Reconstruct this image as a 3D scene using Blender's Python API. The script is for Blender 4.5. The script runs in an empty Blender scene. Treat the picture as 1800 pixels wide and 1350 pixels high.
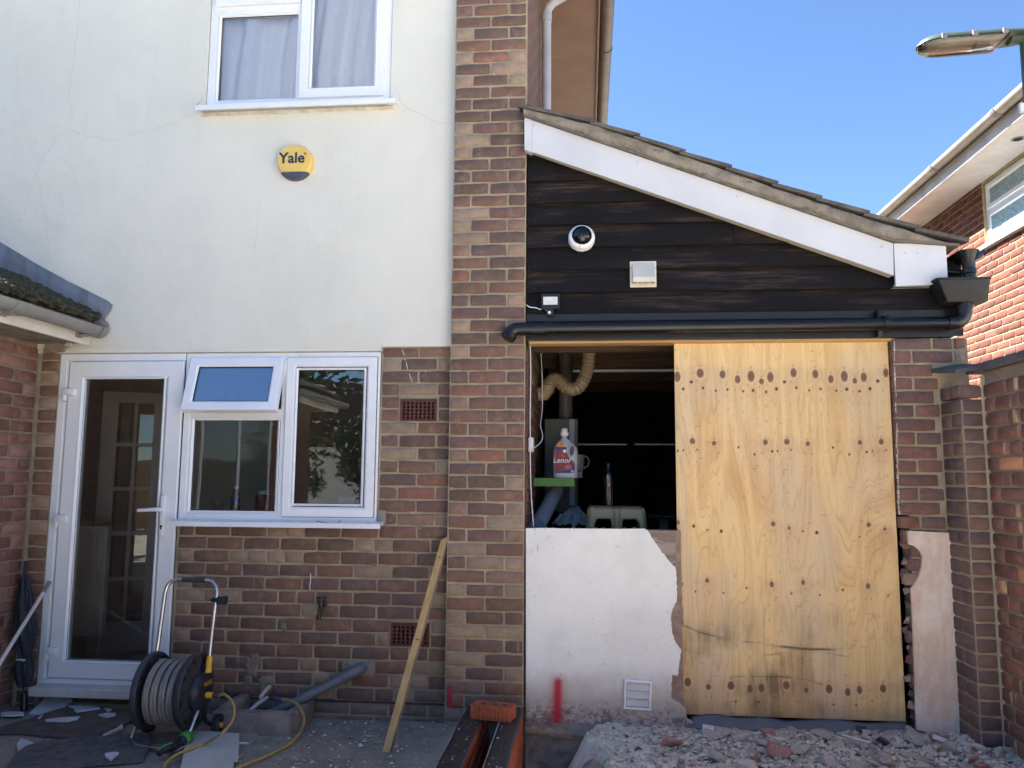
import bpy, bmesh, math, random
import numpy as np
from mathutils import Vector, Matrix, noise as mnoise

rnd = random.Random(7)
C = bpy.context.scene.collection
SC = bpy.context.scene
PI = math.pi

# ------------------------------------------------------------------ camera, sky, sun, exposure
YAW, PITCH, ROLL, FOC = 0.0923304, 0.11687391, 0.00735926, 1400.0      # measured from the photograph's vanishing points
CAM = Vector((0, -4.55, 1.35))
_F = Vector((-math.sin(YAW) * math.cos(PITCH), math.cos(YAW) * math.cos(PITCH), math.sin(PITCH)))
_R0 = Vector((math.cos(YAW), math.sin(YAW), 0))
_U0 = _R0.cross(_F)
_R = _R0 * math.cos(ROLL) + _U0 * math.sin(ROLL)
_U = -_R0 * math.sin(ROLL) + _U0 * math.cos(ROLL)
cd = bpy.data.cameras.new('camera')
cd.sensor_width = 36
cd.lens = 36 * FOC / 1800
cd.clip_start = 0.05
cd.clip_end = 2000
cam = bpy.data.objects.new('camera', cd)
C.objects.link(cam)
cam.matrix_world = Matrix((
    (_R.x, _U.x, -_F.x, CAM.x), (_R.y, _U.y, -_F.y, CAM.y), (_R.z, _U.z, -_F.z, CAM.z), (0, 0, 0, 1)))
SC.camera = cam

SUN = Vector((-0.66, 0.145, 0.74)).normalized()        # towards the sun: left, just behind the house front, high
w = bpy.data.worlds.new('World')
SC.world = w
w.use_nodes = True
wn = w.node_tree
sky = wn.nodes.new('ShaderNodeTexSky')
sky.sky_type = 'NISHITA'
sky.sun_disc = False
sky.sun_elevation = math.asin(SUN.z)
sky.sun_rotation = math.atan2(SUN.x, SUN.y)
sky.air_density = 0.8
sky.dust_density = 0.0
sky.ozone_density = 6.0
bg = wn.nodes['Background']
bg.inputs['Strength'].default_value = 0.060
wn.links.new(sky.outputs[0], bg.inputs['Color'])
sd = bpy.data.lights.new('sun', 'SUN')
sd.energy = 5.0
sd.angle = math.radians(0.5)
sd.color = (1.0, 0.97, 0.93)
so = bpy.data.objects.new('sun', sd)
C.objects.link(so)
so.rotation_euler = (-SUN).to_track_quat('-Z', 'Y').to_euler()
SC.view_settings.view_transform = 'Standard'
SC.view_settings.look = 'None'
SC.view_settings.gamma = 1
SC.view_settings.use_curve_mapping = False
SC.view_settings.exposure = 2.42

# ------------------------------------------------------------------ measuring helpers: a pixel of the photograph on a known plane
def _ray(x, y):
    return _R * ((x - 900) / FOC) - _U * ((y - 675) / FOC) + _F
def at(x, y, Y):
    d = _ray(x, y); return CAM + d * ((Y - CAM.y) / d.y)
def atX(x, y, X):
    d = _ray(x, y); return CAM + d * ((X - CAM.x) / d.x)
def atZ(x, y, Z):
    d = _ray(x, y); return CAM + d * ((Z - CAM.z) / d.z)

# ------------------------------------------------------------------ object helpers
WL = {}                                              # world location of each thing and part
def wl(o):
    return WL.get(o.name, Vector((0, 0, 0))) if o else Vector((0, 0, 0))
def tag(o, label=None, cat=None, group=None, kind=None):
    if label: o['label'] = label
    if cat: o['category'] = cat
    if group: o['group'] = group
    if kind: o['kind'] = kind
    return o
def thing(name, label, cat, loc, group=None):
    o = bpy.data.objects.new(name, None)
    o.empty_display_size = 0.1
    C.objects.link(o)
    o.location = loc
    WL[o.name] = Vector(loc)
    return tag(o, label, cat, group)
def link(name, me, parent, loc, mats=None):
    o = bpy.data.objects.new(name, me)
    C.objects.link(o)
    loc = Vector(loc)
    if parent:
        o.parent = parent
        o.location = loc - wl(parent)
    else:
        o.location = loc
    WL[o.name] = loc
    return o

class MB:
    """collects vertices and faces in world space, builds ONE mesh object"""
    def __init__(s):
        s.v = []; s.f = []; s.m = []
    def add(s, vs, fs, m=0):
        n = len(s.v); s.v += [Vector(v) for v in vs]
        s.f += [tuple(i + n for i in f) for f in fs]; s.m += [m] * len(fs)
        return s
    def box(s, x0, x1, y0, y1, z0, z1, bev=0.0, m=0):
        if bev <= 0:
            vs = [(x, y, z) for z in (z0, z1) for y in (y0, y1) for x in (x0, x1)]
            fs = [(0, 2, 3, 1), (4, 5, 7, 6), (0, 1, 5, 4), (2, 6, 7, 3), (0, 4, 6, 2), (1, 3, 7, 5)]
            return s.add(vs, fs, m)
        bm = bmesh.new(); bmesh.ops.create_cube(bm, size=1)
        for v in bm.verts:
            v.co = Vector(((x0 + x1) / 2 + v.co.x * (x1 - x0), (y0 + y1) / 2 + v.co.y * (y1 - y0), (z0 + z1) / 2 + v.co.z * (z1 - z0)))
        bmesh.ops.bevel(bm, geom=bm.edges[:], offset=bev, segments=2, affect='EDGES', profile=0.5)
        bm.verts.index_update()
        s.add([v.co.copy() for v in bm.verts], [[v.index for v in f.verts] for f in bm.faces], m)
        bm.free(); return s
    def prism(s, pts, dvec, m=0):
        """polygon (3-D points) extruded by dvec"""
        n = len(pts); d = Vector(dvec)
        vs = [Vector(p) for p in pts] + [Vector(p) + d for p in pts]
        fs = [tuple(range(n))[::-1], tuple(range(n, 2 * n))] + [(i, (i + 1) % n, n + (i + 1) % n, n + i) for i in range(n)]
        return s.add(vs, fs, m)
    def loft(s, loops, closed=True, caps=True, m=0):
        n = len(loops[0]); base = len(s.v)
        vs = [p for l in loops for p in l]; fs = []
        for k in range(len(loops) - 1):
            for i in range(n if closed else n - 1):
                j = (i + 1) % n
                fs.append((k * n + i, k * n + j, (k + 1) * n + j, (k + 1) * n + i))
        if caps and closed:
            fs.append(tuple(range(n))[::-1]); fs.append(tuple((len(loops) - 1) * n + i for i in range(n)))
        return s.add(vs, fs, m)
    def tube(s, path, r, n=10, caps=True, m=0):
        path = [Vector(p) for p in path]; loops = []; up = None
        for i, p in enumerate(path):
            t = (path[min(i + 1, len(path) - 1)] - path[max(i - 1, 0)]).normalized()
            if up is None:
                up = Vector((0, 0, 1)) if abs(t.z) < 0.9 else Vector((0, 1, 0))
            a = t.cross(up).normalized(); b = a.cross(t).normalized(); up = b
            rr = r[i] if isinstance(r, (list, tuple)) else r
            loops.append([p + a * (math.cos(2 * PI * k / n) * rr) + b * (math.sin(2 * PI * k / n) * rr) for k in range(n)])
        return s.loft(loops, True, caps, m)
    def lathe(s, prof, o, axis, n=24, m=0):
        """prof: (radius, height along axis)"""
        ax = Vector(axis).normalized(); o = Vector(o)
        a = ax.orthogonal().normalized(); b = ax.cross(a)
        loops = [[o + ax * h + (a * math.cos(2 * PI * k / n) + b * math.sin(2 * PI * k / n)) * max(r, 1e-5) for k in range(n)] for r, h in prof]
        return s.loft(loops, True, True, m)
    def ring(s, x0, x1, z0, z1, prof, m=0):
        """mitred rectangular frame in the XZ plane; prof = closed list of (inset, y)"""
        P = len(prof); vs = []
        for d, y in prof:
            vs += [(x0 + d, y, z0 + d), (x1 - d, y, z0 + d), (x1 - d, y, z1 - d), (x0 + d, y, z1 - d)]
        fs = []
        for k in range(P):
            k2 = (k + 1) % P
            for i in range(4):
                j = (i + 1) % 4
                fs.append((k * 4 + i, k * 4 + j, k2 * 4 + j, k2 * 4 + i))
        return s.add(vs, fs, m)
    def grid(s, fn, nu, nv, m=0):
        vs = [fn(i / nu, j / nv) for j in range(nv + 1) for i in range(nu + 1)]
        fs = [(j * (nu + 1) + i, j * (nu + 1) + i + 1, (j + 1) * (nu + 1) + i + 1, (j + 1) * (nu + 1) + i) for j in range(nv) for i in range(nu)]
        return s.add(vs, fs, m)
    def xf(s, mat, start=0):
        for i in range(start, len(s.v)): s.v[i] = mat @ s.v[i]
        return s
    def build(s, name, mat, parent=None, smooth=None, origin=None, kind=None):
        me = bpy.data.meshes.new(name)
        lo = Vector((min(v.x for v in s.v), min(v.y for v in s.v), min(v.z for v in s.v)))
        hi = Vector((max(v.x for v in s.v), max(v.y for v in s.v), max(v.z for v in s.v)))
        o0 = Vector(origin) if origin is not None else Vector(((lo.x + hi.x) / 2, (lo.y + hi.y) / 2, lo.z))
        me.from_pydata([v - o0 for v in s.v], [], s.f)
        bm = bmesh.new(); bm.from_mesh(me); bmesh.ops.recalc_face_normals(bm, faces=bm.faces); bm.to_mesh(me); bm.free()
        for mm in (mat if isinstance(mat, (list, tuple)) else [mat]): me.materials.append(mm)
        if isinstance(mat, (list, tuple)): me.polygons.foreach_set('material_index', s.m)
        if smooth:
            me.polygons.foreach_set('use_smooth', [True] * len(me.polygons))
            me.set_sharp_from_angle(angle=math.radians(smooth))
        o = link(name, me, parent, o0)
        if kind: o['kind'] = kind
        return o

def wall_cells(mb, x0, x1, z0, z1, y0, y1, holes=()):
    """slab with rectangular openings (x0,x1,z0,z1), no inner faces"""
    xs = sorted(set([x0, x1] + [h[i] for h in holes for i in (0, 1) if x0 < h[i] < x1]))
    zs = sorted(set([z0, z1] + [h[i] for h in holes for i in (2, 3) if z0 < h[i] < z1]))
    def solid(i, j):
        if not (0 <= i < len(xs) - 1 and 0 <= j < len(zs) - 1): return False
        cx, cz = (xs[i] + xs[i + 1]) / 2, (zs[j] + zs[j + 1]) / 2
        return not any(h[0] < cx < h[1] and h[2] < cz < h[3] for h in holes)
    for i in range(len(xs) - 1):
        for j in range(len(zs) - 1):
            if not solid(i, j): continue
            a, b, c, d = xs[i], xs[i + 1], zs[j], zs[j + 1]
            mb.add([(a, y0, c), (b, y0, c), (b, y0, d), (a, y0, d)], [(0, 1, 2, 3)])
            mb.add([(a, y1, c), (b, y1, c), (b, y1, d), (a, y1, d)], [(3, 2, 1, 0)])
            if not solid(i - 1, j): mb.add([(a, y0, c), (a, y1, c), (a, y1, d), (a, y0, d)], [(3, 2, 1, 0)])
            if not solid(i + 1, j): mb.add([(b, y0, c), (b, y1, c), (b, y1, d), (b, y0, d)], [(0, 1, 2, 3)])
            if not solid(i, j - 1): mb.add([(a, y0, c), (b, y0, c), (b, y1, c), (a, y1, c)], [(3, 2, 1, 0)])
            if not solid(i, j + 1): mb.add([(a, y0, d), (b, y0, d), (b, y1, d), (a, y1, d)], [(0, 1, 2, 3)])
    return mb

def text_mesh(name, body, size, loc, mat, parent, rot=(PI / 2, 0, 0), bold=0.0, extrude=0.0006, shear=0.0):
    cu = bpy.data.curves.new(name, 'FONT')
    cu.body = body; cu.size = size; cu.align_x = 'CENTER'; cu.align_y = 'CENTER'
    cu.extrude = extrude; cu.offset = bold; cu.shear = shear; cu.resolution_u = 4
    tmp = bpy.data.objects.new(name, cu)
    C.objects.link(tmp)
    dg = bpy.context.evaluated_depsgraph_get()
    me = bpy.data.meshes.new_from_object(tmp.evaluated_get(dg))
    bpy.data.objects.remove(tmp); bpy.data.curves.remove(cu)
    me.materials.clear(); me.materials.append(mat)
    o = link(name, me, parent, loc)
    o.rotation_euler = rot
    return o

# ------------------------------------------------------------------ materials
def srgb(r, g, b):
    f = lambda c: ((c / 255) / 12.92) if c / 255 <= 0.04045 else (((c / 255) + 0.055) / 1.055) ** 2.4
    return (f(r), f(g), f(b), 1)
class NT:
    def __init__(s, name):
        s.mat = bpy.data.materials.new(name); s.mat.use_nodes = True
        s.t = s.mat.node_tree; s.b = s.t.nodes['Principled BSDF']; s.out = s.t.nodes['Material Output']
    def n(s, typ, **kw):
        nd = s.t.nodes.new(typ)
        for k, v in kw.items():
            if k.startswith('i_'):
                nd.inputs[k[2:]].default_value = v
            else: setattr(nd, k, v)
        return nd
    def l(s, a, b): s.t.links.new(a, b)
    def math(s, op, a, b=None, clamp=False):
        nd = s.n('ShaderNodeMath', operation=op, use_clamp=clamp)
        for i, x in enumerate((a, b)):
            if x is None: continue
            if isinstance(x, (int, float)): nd.inputs[i].default_value = x
            else: s.l(x, nd.inputs[i])
        return nd.outputs[0]
    def mix(s, fac, a, b, mode='MIX'):
        nd = s.n('ShaderNodeMix', data_type='RGBA', blend_type=mode)
        for sock, x in ((nd.inputs[0], fac), (nd.inputs[6], a), (nd.inputs[7], b)):
            if isinstance(x, (int, float)): sock.default_value = x
            elif isinstance(x, tuple): sock.default_value = x
            else: s.l(x, sock)
        return nd.outputs[2]
    def noise(s, vec, scale, detail=4, rough=0.55, w=None, dist=0.0):
        nd = s.n('ShaderNodeTexNoise', noise_dimensions='4D' if w is not None else '3D')
        nd.inputs['Scale'].default_value = scale; nd.inputs['Detail'].default_value = detail
        nd.inputs['Roughness'].default_value = rough; nd.inputs['Distortion'].default_value = dist
        s.l(vec, nd.inputs['Vector'])
        if w is not None: s.l(w, nd.inputs['W'])
        return nd.outputs[0]
    def ramp(s, fac, stops, interp='LINEAR'):
        nd = s.n('ShaderNodeValToRGB'); cr = nd.color_ramp; cr.interpolation = interp
        while len(cr.elements) < len(stops): cr.elements.new(0.5)
        for e, (p, c) in zip(cr.elements, stops):
            e.position = p; e.color = c if len(c) == 4 else (*c, 1)
        s.l(fac, nd.inputs[0]); return nd.outputs[0]
    def step(s, x, lo, hi):
        nd = s.n('ShaderNodeMapRange', interpolation_type='SMOOTHSTEP')
        s.l(x, nd.inputs[0]); nd.inputs[1].default_value = lo; nd.inputs[2].default_value = hi
        return nd.outputs[0]
    def coords(s, kind='Object', scale=(1, 1, 1)):
        tc = s.n('ShaderNodeTexCoord'); mp = s.n('ShaderNodeMapping'); mp.inputs['Scale'].default_value = scale
        s.l(tc.outputs[kind], mp.inputs['Vector']); return mp.outputs[0]
    def bump(s, h, strength, dist=0.01, normal=None):
        nd = s.n('ShaderNodeBump'); nd.inputs['Strength'].default_value = strength; nd.inputs['Distance'].default_value = dist
        s.l(h, nd.inputs['Height'])
        if normal is not None: s.l(normal, nd.inputs['Normal'])
        return nd.outputs[0]
G0, G1 = (0, 0, 0, 1), (1, 1, 1, 1)

def mat(name, c1, c2=None, scale=6, rough=0.6, metal=0.0, bump=0.0, bscale=60, stretch=(1, 1, 1), lo=0.35, hi=0.65, c3=None, scale3=40, lo3=0.6, hi3=0.75, spec=0.5, coord='Object', rvar=0.0):
    t = NT(name)
    v = t.coords(coord, stretch)
    inf = t.n('ShaderNodeObjectInfo')
    wv = t.math('MULTIPLY', inf.outputs['Random'], 37.0)
    col = c1
    if c2 is not None:
        col = t.mix(t.step(t.noise(v, scale, 6, 0.6, wv), lo, hi), c1, c2)
    if c3 is not None:
        col = t.mix(t.step(t.noise(v, scale3, 5, 0.65, wv), lo3, hi3), col, c3)
    if rvar:
        k = t.math('ADD', t.math('MULTIPLY', inf.outputs['Random'], 2 * rvar), 1 - rvar)
        cc = t.n('ShaderNodeCombineColor')
        for i in range(3): t.l(k, cc.inputs[i])
        col = t.mix(1.0, col, cc.outputs[0], 'MULTIPLY')
    if isinstance(col, tuple): t.b.inputs['Base Color'].default_value = col
    else: t.l(col, t.b.inputs['Base Color'])
    t.b.inputs['Metallic'].default_value = metal
    t.b.inputs['Specular IOR Level'].default_value = spec
    if rough > 0.15:
        rr = t.n('ShaderNodeMapRange'); t.l(t.noise(v, scale * 2 + 3, 4), rr.inputs[0])
        rr.inputs[3].default_value = max(0.02, rough - 0.12); rr.inputs[4].default_value = min(1, rough + 0.12)
        t.l(rr.outputs[0], t.b.inputs['Roughness'])
    else: t.b.inputs['Roughness'].default_value = rough
    if bump:
        t.l(t.bump(t.noise(v, bscale, 6, 0.65), bump, 0.01), t.b.inputs['Normal'])
    return t.mat

def brick_mat(name, stops, kiss=None, kiss_lo=0.58, dust=None, dust_amt=0.32, bump=0.6, gain=1.42):
    """stops: list of (pos, colour) picked by the brick's own random number; kiss: paler firing bands across the brick"""
    t = NT(name)
    tc = t.n('ShaderNodeTexCoord'); v = tc.outputs['Object']
    inf = t.n('ShaderNodeObjectInfo'); r = inf.outputs['Random']
    wv = t.math('MULTIPLY', r, 91.0)
    col = t.ramp(r, stops, 'CONSTANT')
    if kiss is not None:
        mp = t.n('ShaderNodeMapping'); mp.inputs['Scale'].default_value = (1, 0.05, 0.12); t.l(v, mp.inputs['Vector'])
        k = t.step(t.noise(mp.outputs[0], 13, 3, 0.5, wv), kiss_lo, kiss_lo + 0.06)
        col = t.mix(t.math('MULTIPLY', k, 0.62), col, kiss)
    # broad and fine mottling
    big = t.noise(v, 22, 5, 0.6, wv)
    fine = t.noise(v, 230, 4, 0.7, wv)
    f = t.math('ADD', t.math('MULTIPLY', big, 0.8), t.math('MULTIPLY', fine, 0.7))
    f = t.math('MULTIPLY', t.math('ADD', f, 0.27), gain)
    cc = t.n('ShaderNodeCombineColor')
    for i in range(3): t.l(f, cc.inputs[i])
    col = t.mix(1.0, col, cc.outputs[0], 'MULTIPLY')
    # dark burnt specks and pale mortar smears
    vor = t.n('ShaderNodeTexVoronoi', voronoi_dimensions='4D'); vor.inputs['Scale'].default_value = 75
    t.l(v, vor.inputs['Vector']); t.l(wv, vor.inputs['W'])
    sp = t.math('SUBTRACT', 1.0, t.step(vor.outputs['Distance'], 0.10, 0.17))
    spm = t.math('MULTIPLY', sp, t.step(t.noise(v, 30, 2, 0.5, wv), 0.52, 0.6))
    col = t.mix(t.math('MULTIPLY', spm, 0.75), col, (0.02, 0.017, 0.016, 1))
    if dust is not None:
        d = t.step(t.noise(v, 11, 7, 0.75, wv), 0.50, 0.74)
        col = t.mix(t.math('MULTIPLY', d, dust_amt), col, dust)
    t.l(col, t.b.inputs['Base Color'])
    t.b.inputs['Roughness'].default_value = 0.88
    t.b.inputs['Specular IOR Level'].default_value = 0.25
    h = t.math('ADD', t.math('MULTIPLY', t.noise(v, 160, 6, 0.7, wv), 0.6), t.math('MULTIPLY', big, 0.8))
    h = t.math('SUBTRACT', h, t.math('MULTIPLY', spm, 0.6))
    t.l(t.bump(h, bump, 0.004), t.b.inputs['Normal'])
    return t.mat

def glass_mat(name, tint=(0.86, 0.9, 0.9, 1), refl=1.7, rough=0.0):
    t = NT(name)
    t.t.nodes.remove(t.b)
    fr = t.n('ShaderNodeFresnel'); fr.inputs['IOR'].default_value = 1.5
    tr = t.n('ShaderNodeBsdfTransparent'); tr.inputs['Color'].default_value = tint
    gl = t.n('ShaderNodeBsdfGlossy'); gl.inputs['Roughness'].default_value = rough
    v = t.coords('Object')
    t.l(t.bump(t.noise(v, 2.2, 2), 0.02, 0.05), gl.inputs['Normal'])
    mx = t.n('ShaderNodeMixShader')
    t.l(t.math('MULTIPLY', fr.outputs[0], refl, True), mx.inputs[0])
    t.l(tr.outputs[0], mx.inputs[1]); t.l(gl.outputs[0], mx.inputs[2])
    t.l(mx.outputs[0], t.out.inputs['Surface'])
    return t.mat

MORTAR = mat('mortar', srgb(176, 163, 137), srgb(156, 143, 119), 9, 0.95, bump=0.9, bscale=130, c3=srgb(202, 188, 158), scale3=26, spec=0.1)
MORTAR_OLD = mat('mortar_grey', srgb(156, 142, 122), srgb(136, 124, 108), 9, 0.95, bump=0.9, bscale=130, c3=srgb(176, 162, 140), scale3=26, spec=0.1)
MORTAR_RED = mat('mortar_pale', srgb(176, 156, 118), srgb(160, 140, 105), 9, 0.95, bump=0.6, bscale=130, spec=0.1)
DK, DK2, PUR, RED, BR, BUF, BUF2 = srgb(90, 73, 64), srgb(99, 77, 66), srgb(92, 75, 68), srgb(115, 82, 70), srgb(105, 80, 68), srgb(127, 112, 94), srgb(132, 112, 97)
DUST = srgb(160, 142, 120)
B_MAIN = brick_mat('brick_dark', [(0, DK), (.2, PUR), (.4, DK2), (.58, BR), (.76, srgb(100, 77, 70)), (.96, RED)], kiss=BUF, kiss_lo=0.66, dust=DUST)
B_BUFF = brick_mat('brick_buff', [(0, BUF), (.3, srgb(122, 105, 90)), (.55, BUF2), (.8, srgb(116, 94, 82))], kiss=DK2, kiss_lo=0.69, dust=DUST)
B_BASE = brick_mat('brick_dusty_base', [(0, srgb(100, 88, 80)), (.3, srgb(110, 96, 86)), (.6, srgb(92, 82, 76)), (.8, srgb(118, 104, 92))], dust=srgb(150, 138, 122), dust_amt=.5)
B_EXT = brick_mat('brick_dusty_red', [(0, srgb(108, 76, 68)), (.3, srgb(116, 84, 75)), (.6, srgb(101, 71, 64)), (.8, srgb(124, 94, 84))], kiss=srgb(128, 102, 90), kiss_lo=0.66, dust=srgb(160, 135, 120), dust_amt=.35)
B_JAMB = brick_mat('brick_plum', [(0, srgb(104, 76, 67)), (.3, srgb(96, 73, 67)), (.6, srgb(108, 79, 69)), (.85, srgb(93, 75, 71))], kiss=srgb(124, 90, 78), kiss_lo=0.68, dust=DUST, dust_amt=.2)
B_BP = brick_mat('brick_wire_cut', [(0, srgb(92, 74, 68)), (.3, srgb(85, 71, 68)), (.6, srgb(98, 79, 72)), (.85, srgb(104, 80, 70))], dust=srgb(130, 112, 104), dust_amt=.3, bump=0.9)
B_BW = brick_mat('brick_mixed', [(0, srgb(108, 77, 66)), (.22, srgb(98, 70, 62)), (.45, srgb(158, 112, 84)), (.62, srgb(118, 80, 67)), (.8, srgb(104, 75, 66))], kiss=srgb(172, 148, 120), kiss_lo=0.6, dust=DUST)
B_NB = brick_mat('brick_bright_red', [(0, srgb(126, 78, 66)), (.3, srgb(114, 71, 63)), (.6, srgb(136, 87, 71)), (.85, srgb(124, 83, 75))], dust=srgb(160, 110, 90), dust_amt=.2, gain=.72)
B_NEW = brick_mat('brick_new_orange', [(0, srgb(172, 94, 64)), (.5, srgb(164, 88, 60))], dust=srgb(200, 140, 110), dust_amt=.25, bump=.35, gain=.95)
UPVC = mat('white_upvc', srgb(236, 238, 240), srgb(228, 231, 234), 3, 0.32, c3=srgb(190, 190, 186), scale3=14, lo3=.62, hi3=.85)
UPVC_DIRTY = mat('weathered_white_plastic', srgb(214, 212, 206), srgb(196, 194, 188), 4, 0.45, c3=srgb(160, 152, 140), scale3=12, lo3=.6, hi3=.85)
GASKET = mat('black_rubber', srgb(26, 27, 30), rough=.6)
GLASS = glass_mat('window_glass', (0.84, 0.87, 0.86, 1), 2.6)
GLASS_DOOR = glass_mat('door_glass', (0.92, 0.94, 0.93, 1), 1.7)
GLASS_FAN = glass_mat('sky_boosted_fanlight_glass', (0.5, 0.6, 0.7, 1), 9.0)  # sky reflection boosted well beyond plain glass to brighten the tilted pane
GLASS_UP = glass_mat('bedroom_glass', (1.0, 1.0, 1.0, 1), 2.1)
GLASS_FROST = mat('obscured_glass', srgb(120, 150, 155), srgb(150, 180, 184), 30, 0.25, bump=.4, bscale=120)
GREYPVC = mat('grey_plastic', srgb(142, 140, 137), srgb(128, 126, 123), 5, 0.5, c3=srgb(160, 156, 148), scale3=16)
GREYPIPE = mat('grey_waste_pipe', srgb(112, 116, 118), srgb(98, 103, 106), 6, 0.5, c3=srgb(130, 130, 126), scale3=22, lo3=.64, hi3=.8)
BLACKPVC = mat('black_plastic', srgb(14, 14, 15), srgb(20, 20, 21), 5, 0.36, c3=srgb(70, 70, 70), scale3=18, lo3=.64, hi3=.9)
BLACKRUB = mat('matt_black_plastic', srgb(18, 18, 19), srgb(25, 25, 26), 8, 0.55)
STEEL = mat('bright_steel', srgb(220, 219, 214), srgb(196, 195, 190), 6, 0.34, metal=1.0)
ZINC = mat('lead_sheet', srgb(106, 109, 113), srgb(126, 129, 134), 5, 0.5, c3=srgb(168, 171, 175), scale3=9, stretch=(3, 3, 0.6), bump=.25, bscale=30)
DARKROOM = mat('interior_paint', srgb(176, 176, 168), srgb(164, 164, 157), 3, .8)
GARAGE_IN = mat('dimmed_garage_lining', srgb(44, 42, 42), srgb(34, 33, 34), 3, .8)  # wall colour darkened to stand in for the unlit depth of the garage
CONC = mat('concrete', srgb(152, 145, 134), srgb(130, 124, 115), 7, .95, bump=.8, bscale=70, c3=srgb(108, 101, 92), scale3=24, spec=.2)

def render_mat(name, c1, c2, c3):
    """painted render: trowel undulation, hairline texture, faint stains"""
    t = NT(name); v = t.coords('Object')
    a = t.noise(v, 1.3, 5, 0.6); b = t.noise(v, 9, 6, 0.7)
    col = t.mix(t.step(a, .35, .7), c1, c2)
    col = t.mix(t.math('MULTIPLY', t.step(b, .60, .82), .35), col, c3)
    mp = t.n('ShaderNodeMapping'); mp.inputs['Scale'].default_value = (7, 7, .5); t.l(v, mp.inputs['Vector'])
    col = t.mix(t.math('MULTIPLY', t.step(t.noise(mp.outputs[0], 2, 4), .55, .85), .2), col, c3)
    t.l(col, t.b.inputs['Base Color']); t.b.inputs['Roughness'].default_value = .82; t.b.inputs['Specular IOR Level'].default_value = .25
    n1 = t.bump(t.noise(v, 4.5, 5), .5, .03)
    t.l(t.bump(t.noise(v, 110, 6, .75), .38, .005, n1), t.b.inputs['Normal'])
    return t.mat
RENDER = render_mat('cream_render', srgb(225, 223, 210), srgb(218, 216, 203), srgb(202, 197, 180))

# ------------------------------------------------------------------ brick meshes and laying
def brick_mesh(name, L, H, D, seed, rough=0.0032, bev=0.004):
    r = random.Random(seed)
    o = []
    for (x, z) in ((-.5, -.5), (-.18, -.5), (.2, -.5), (.5, -.5), (.5, .05), (.5, .5), (.22, .5), (-.12, .5), (-.5, .5), (-.5, 0)):
        cx = abs(x) + abs(z) > .9
        k = (r.uniform(.0005, .003) if cx else r.uniform(-.001, .0015))
        o.append((x * L - math.copysign(k, x) * (abs(x) > .3) + r.uniform(-rough, rough) * .6, z * H - math.copysign(k, z) * (abs(z) > .3) + r.uniform(-rough, rough) * .6))
    vs = []
    for x, z in o: vs.append((x * (1 - 2 * bev / L), -D + r.uniform(-.0008, .0012), z * (1 - 2 * bev / H)))
    for x, z in o: vs.append((x, -D + bev * .9 + r.uniform(0, .001), z))
    for x, z in o: vs.append((x, 0.0, z))
    n = len(o)
    fs = [tuple(range(n))]
    for k in range(2):
        for i in range(n):
            j = (i + 1) % n; fs.append((k * n + i, (k + 1) * n + i, (k + 1) * n + j, k * n + j))
    me = bpy.data.meshes.new(name)
    me.from_pydata(vs, [], fs)
    me.polygons.foreach_set('use_smooth', [True] * len(fs))
    me.set_sharp_from_angle(angle=math.radians(50))
    return me
BRICK_D = 0.05
_bm = {}
def brick_variant(kind, matl, i):
    k = (kind, matl.name, i)
    if k not in _bm:
        L = .215 if kind == 'S' else .102
        me = brick_mesh('brick_%s' % ('stretcher' if kind == 'S' else 'header'), L, .065, BRICK_D, i * 31 + (kind == 'S') * 7)
        me.materials.append(matl); _bm[k] = me
    return _bm[k]
def lay(parent, origin, rotz, rows, pick, joint=0.011, proud=0.0035, mesh_list=None):
    """rows: (z0, z1, [(u0,u1), ...]); bricks stand 'proud' of the mortar plane at origin (wall faces local -y)"""
    R = Matrix.Rotation(rotz, 4, 'Z'); n = 0
    for z0, z1, cells in rows:
        for c in cells:
            u0, u1 = c[:2]
            jj = joint * rnd.uniform(.8, 1.25)
            a, b = u0 + jj / 2, u1 - jj / 2
            if b - a < .02: continue
            kind = 'S' if (b - a) > .15 else 'H'
            m = pick(kind, (u0 + u1) / 2, (z0 + z1) / 2)
            me = brick_variant(kind, m, rnd.randrange(7))
            L = .215 if kind == 'S' else .102
            h = (z1 - z0) - joint * rnd.uniform(.85, 1.2)
            loc = Vector(origin) + R @ Vector(((a + b) / 2, BRICK_D - proud + rnd.uniform(-.0012, .0012), (z0 + z1) / 2 + rnd.uniform(-.001, .001)))
            if mesh_list is not None:
                mesh_list.append((me, Matrix.Translation(loc) @ R @ Matrix.Rotation(rnd.uniform(-.006, .006), 4, 'Y') @ Matrix.Diagonal(((b - a) / L, 1, h / .065, 1)))); continue
            o = link('brick', me, parent, loc)
            o.rotation_euler = (0, rnd.uniform(-.006, .006), rotz)
            o.scale = ((b - a) / L * rnd.choice((1, 1, -1)), 1, h / .065)
            n += 1
    return n
def join_stuff(name, ml, parent):
    mb = MB()
    mats = []
    for me, M in ml:
        if me.materials[0] not in mats: mats.append(me.materials[0])
        mb.add([M @ v.co for v in me.vertices], [tuple(p.vertices) for p in me.polygons], mats.index(me.materials[0]))
    return mb.build(name, mats, parent, smooth=50, kind='stuff')
def bond(u0, u1, pattern, shift=0.0, pitch=.225):
    """cells between u0 and u1; pattern 'S','H' repeated, starting 'shift' before u0"""
    x = u0 - shift; out = []; i = 0
    while x < u1 - 1e-4:
        L = pitch if pattern[i % len(pattern)] == 'S' else pitch / 2
        a, b = max(x, u0), min(x + L, u1)
        if b - a > .03: out.append((a, b))
        x += L; i += 1
    return out
def split_mat(pb, dark, buff):
    return lambda kind, u, z: B_BASE if z < .04 + .12 * rnd.random() and dark is B_MAIN else buff if rnd.random() < (pb if kind == 'H' else pb * .22) else dark

W = 0.09            # plane of the main brick wall (the pier's face is y = 0)
XS = -0.345         # house side wall

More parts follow.
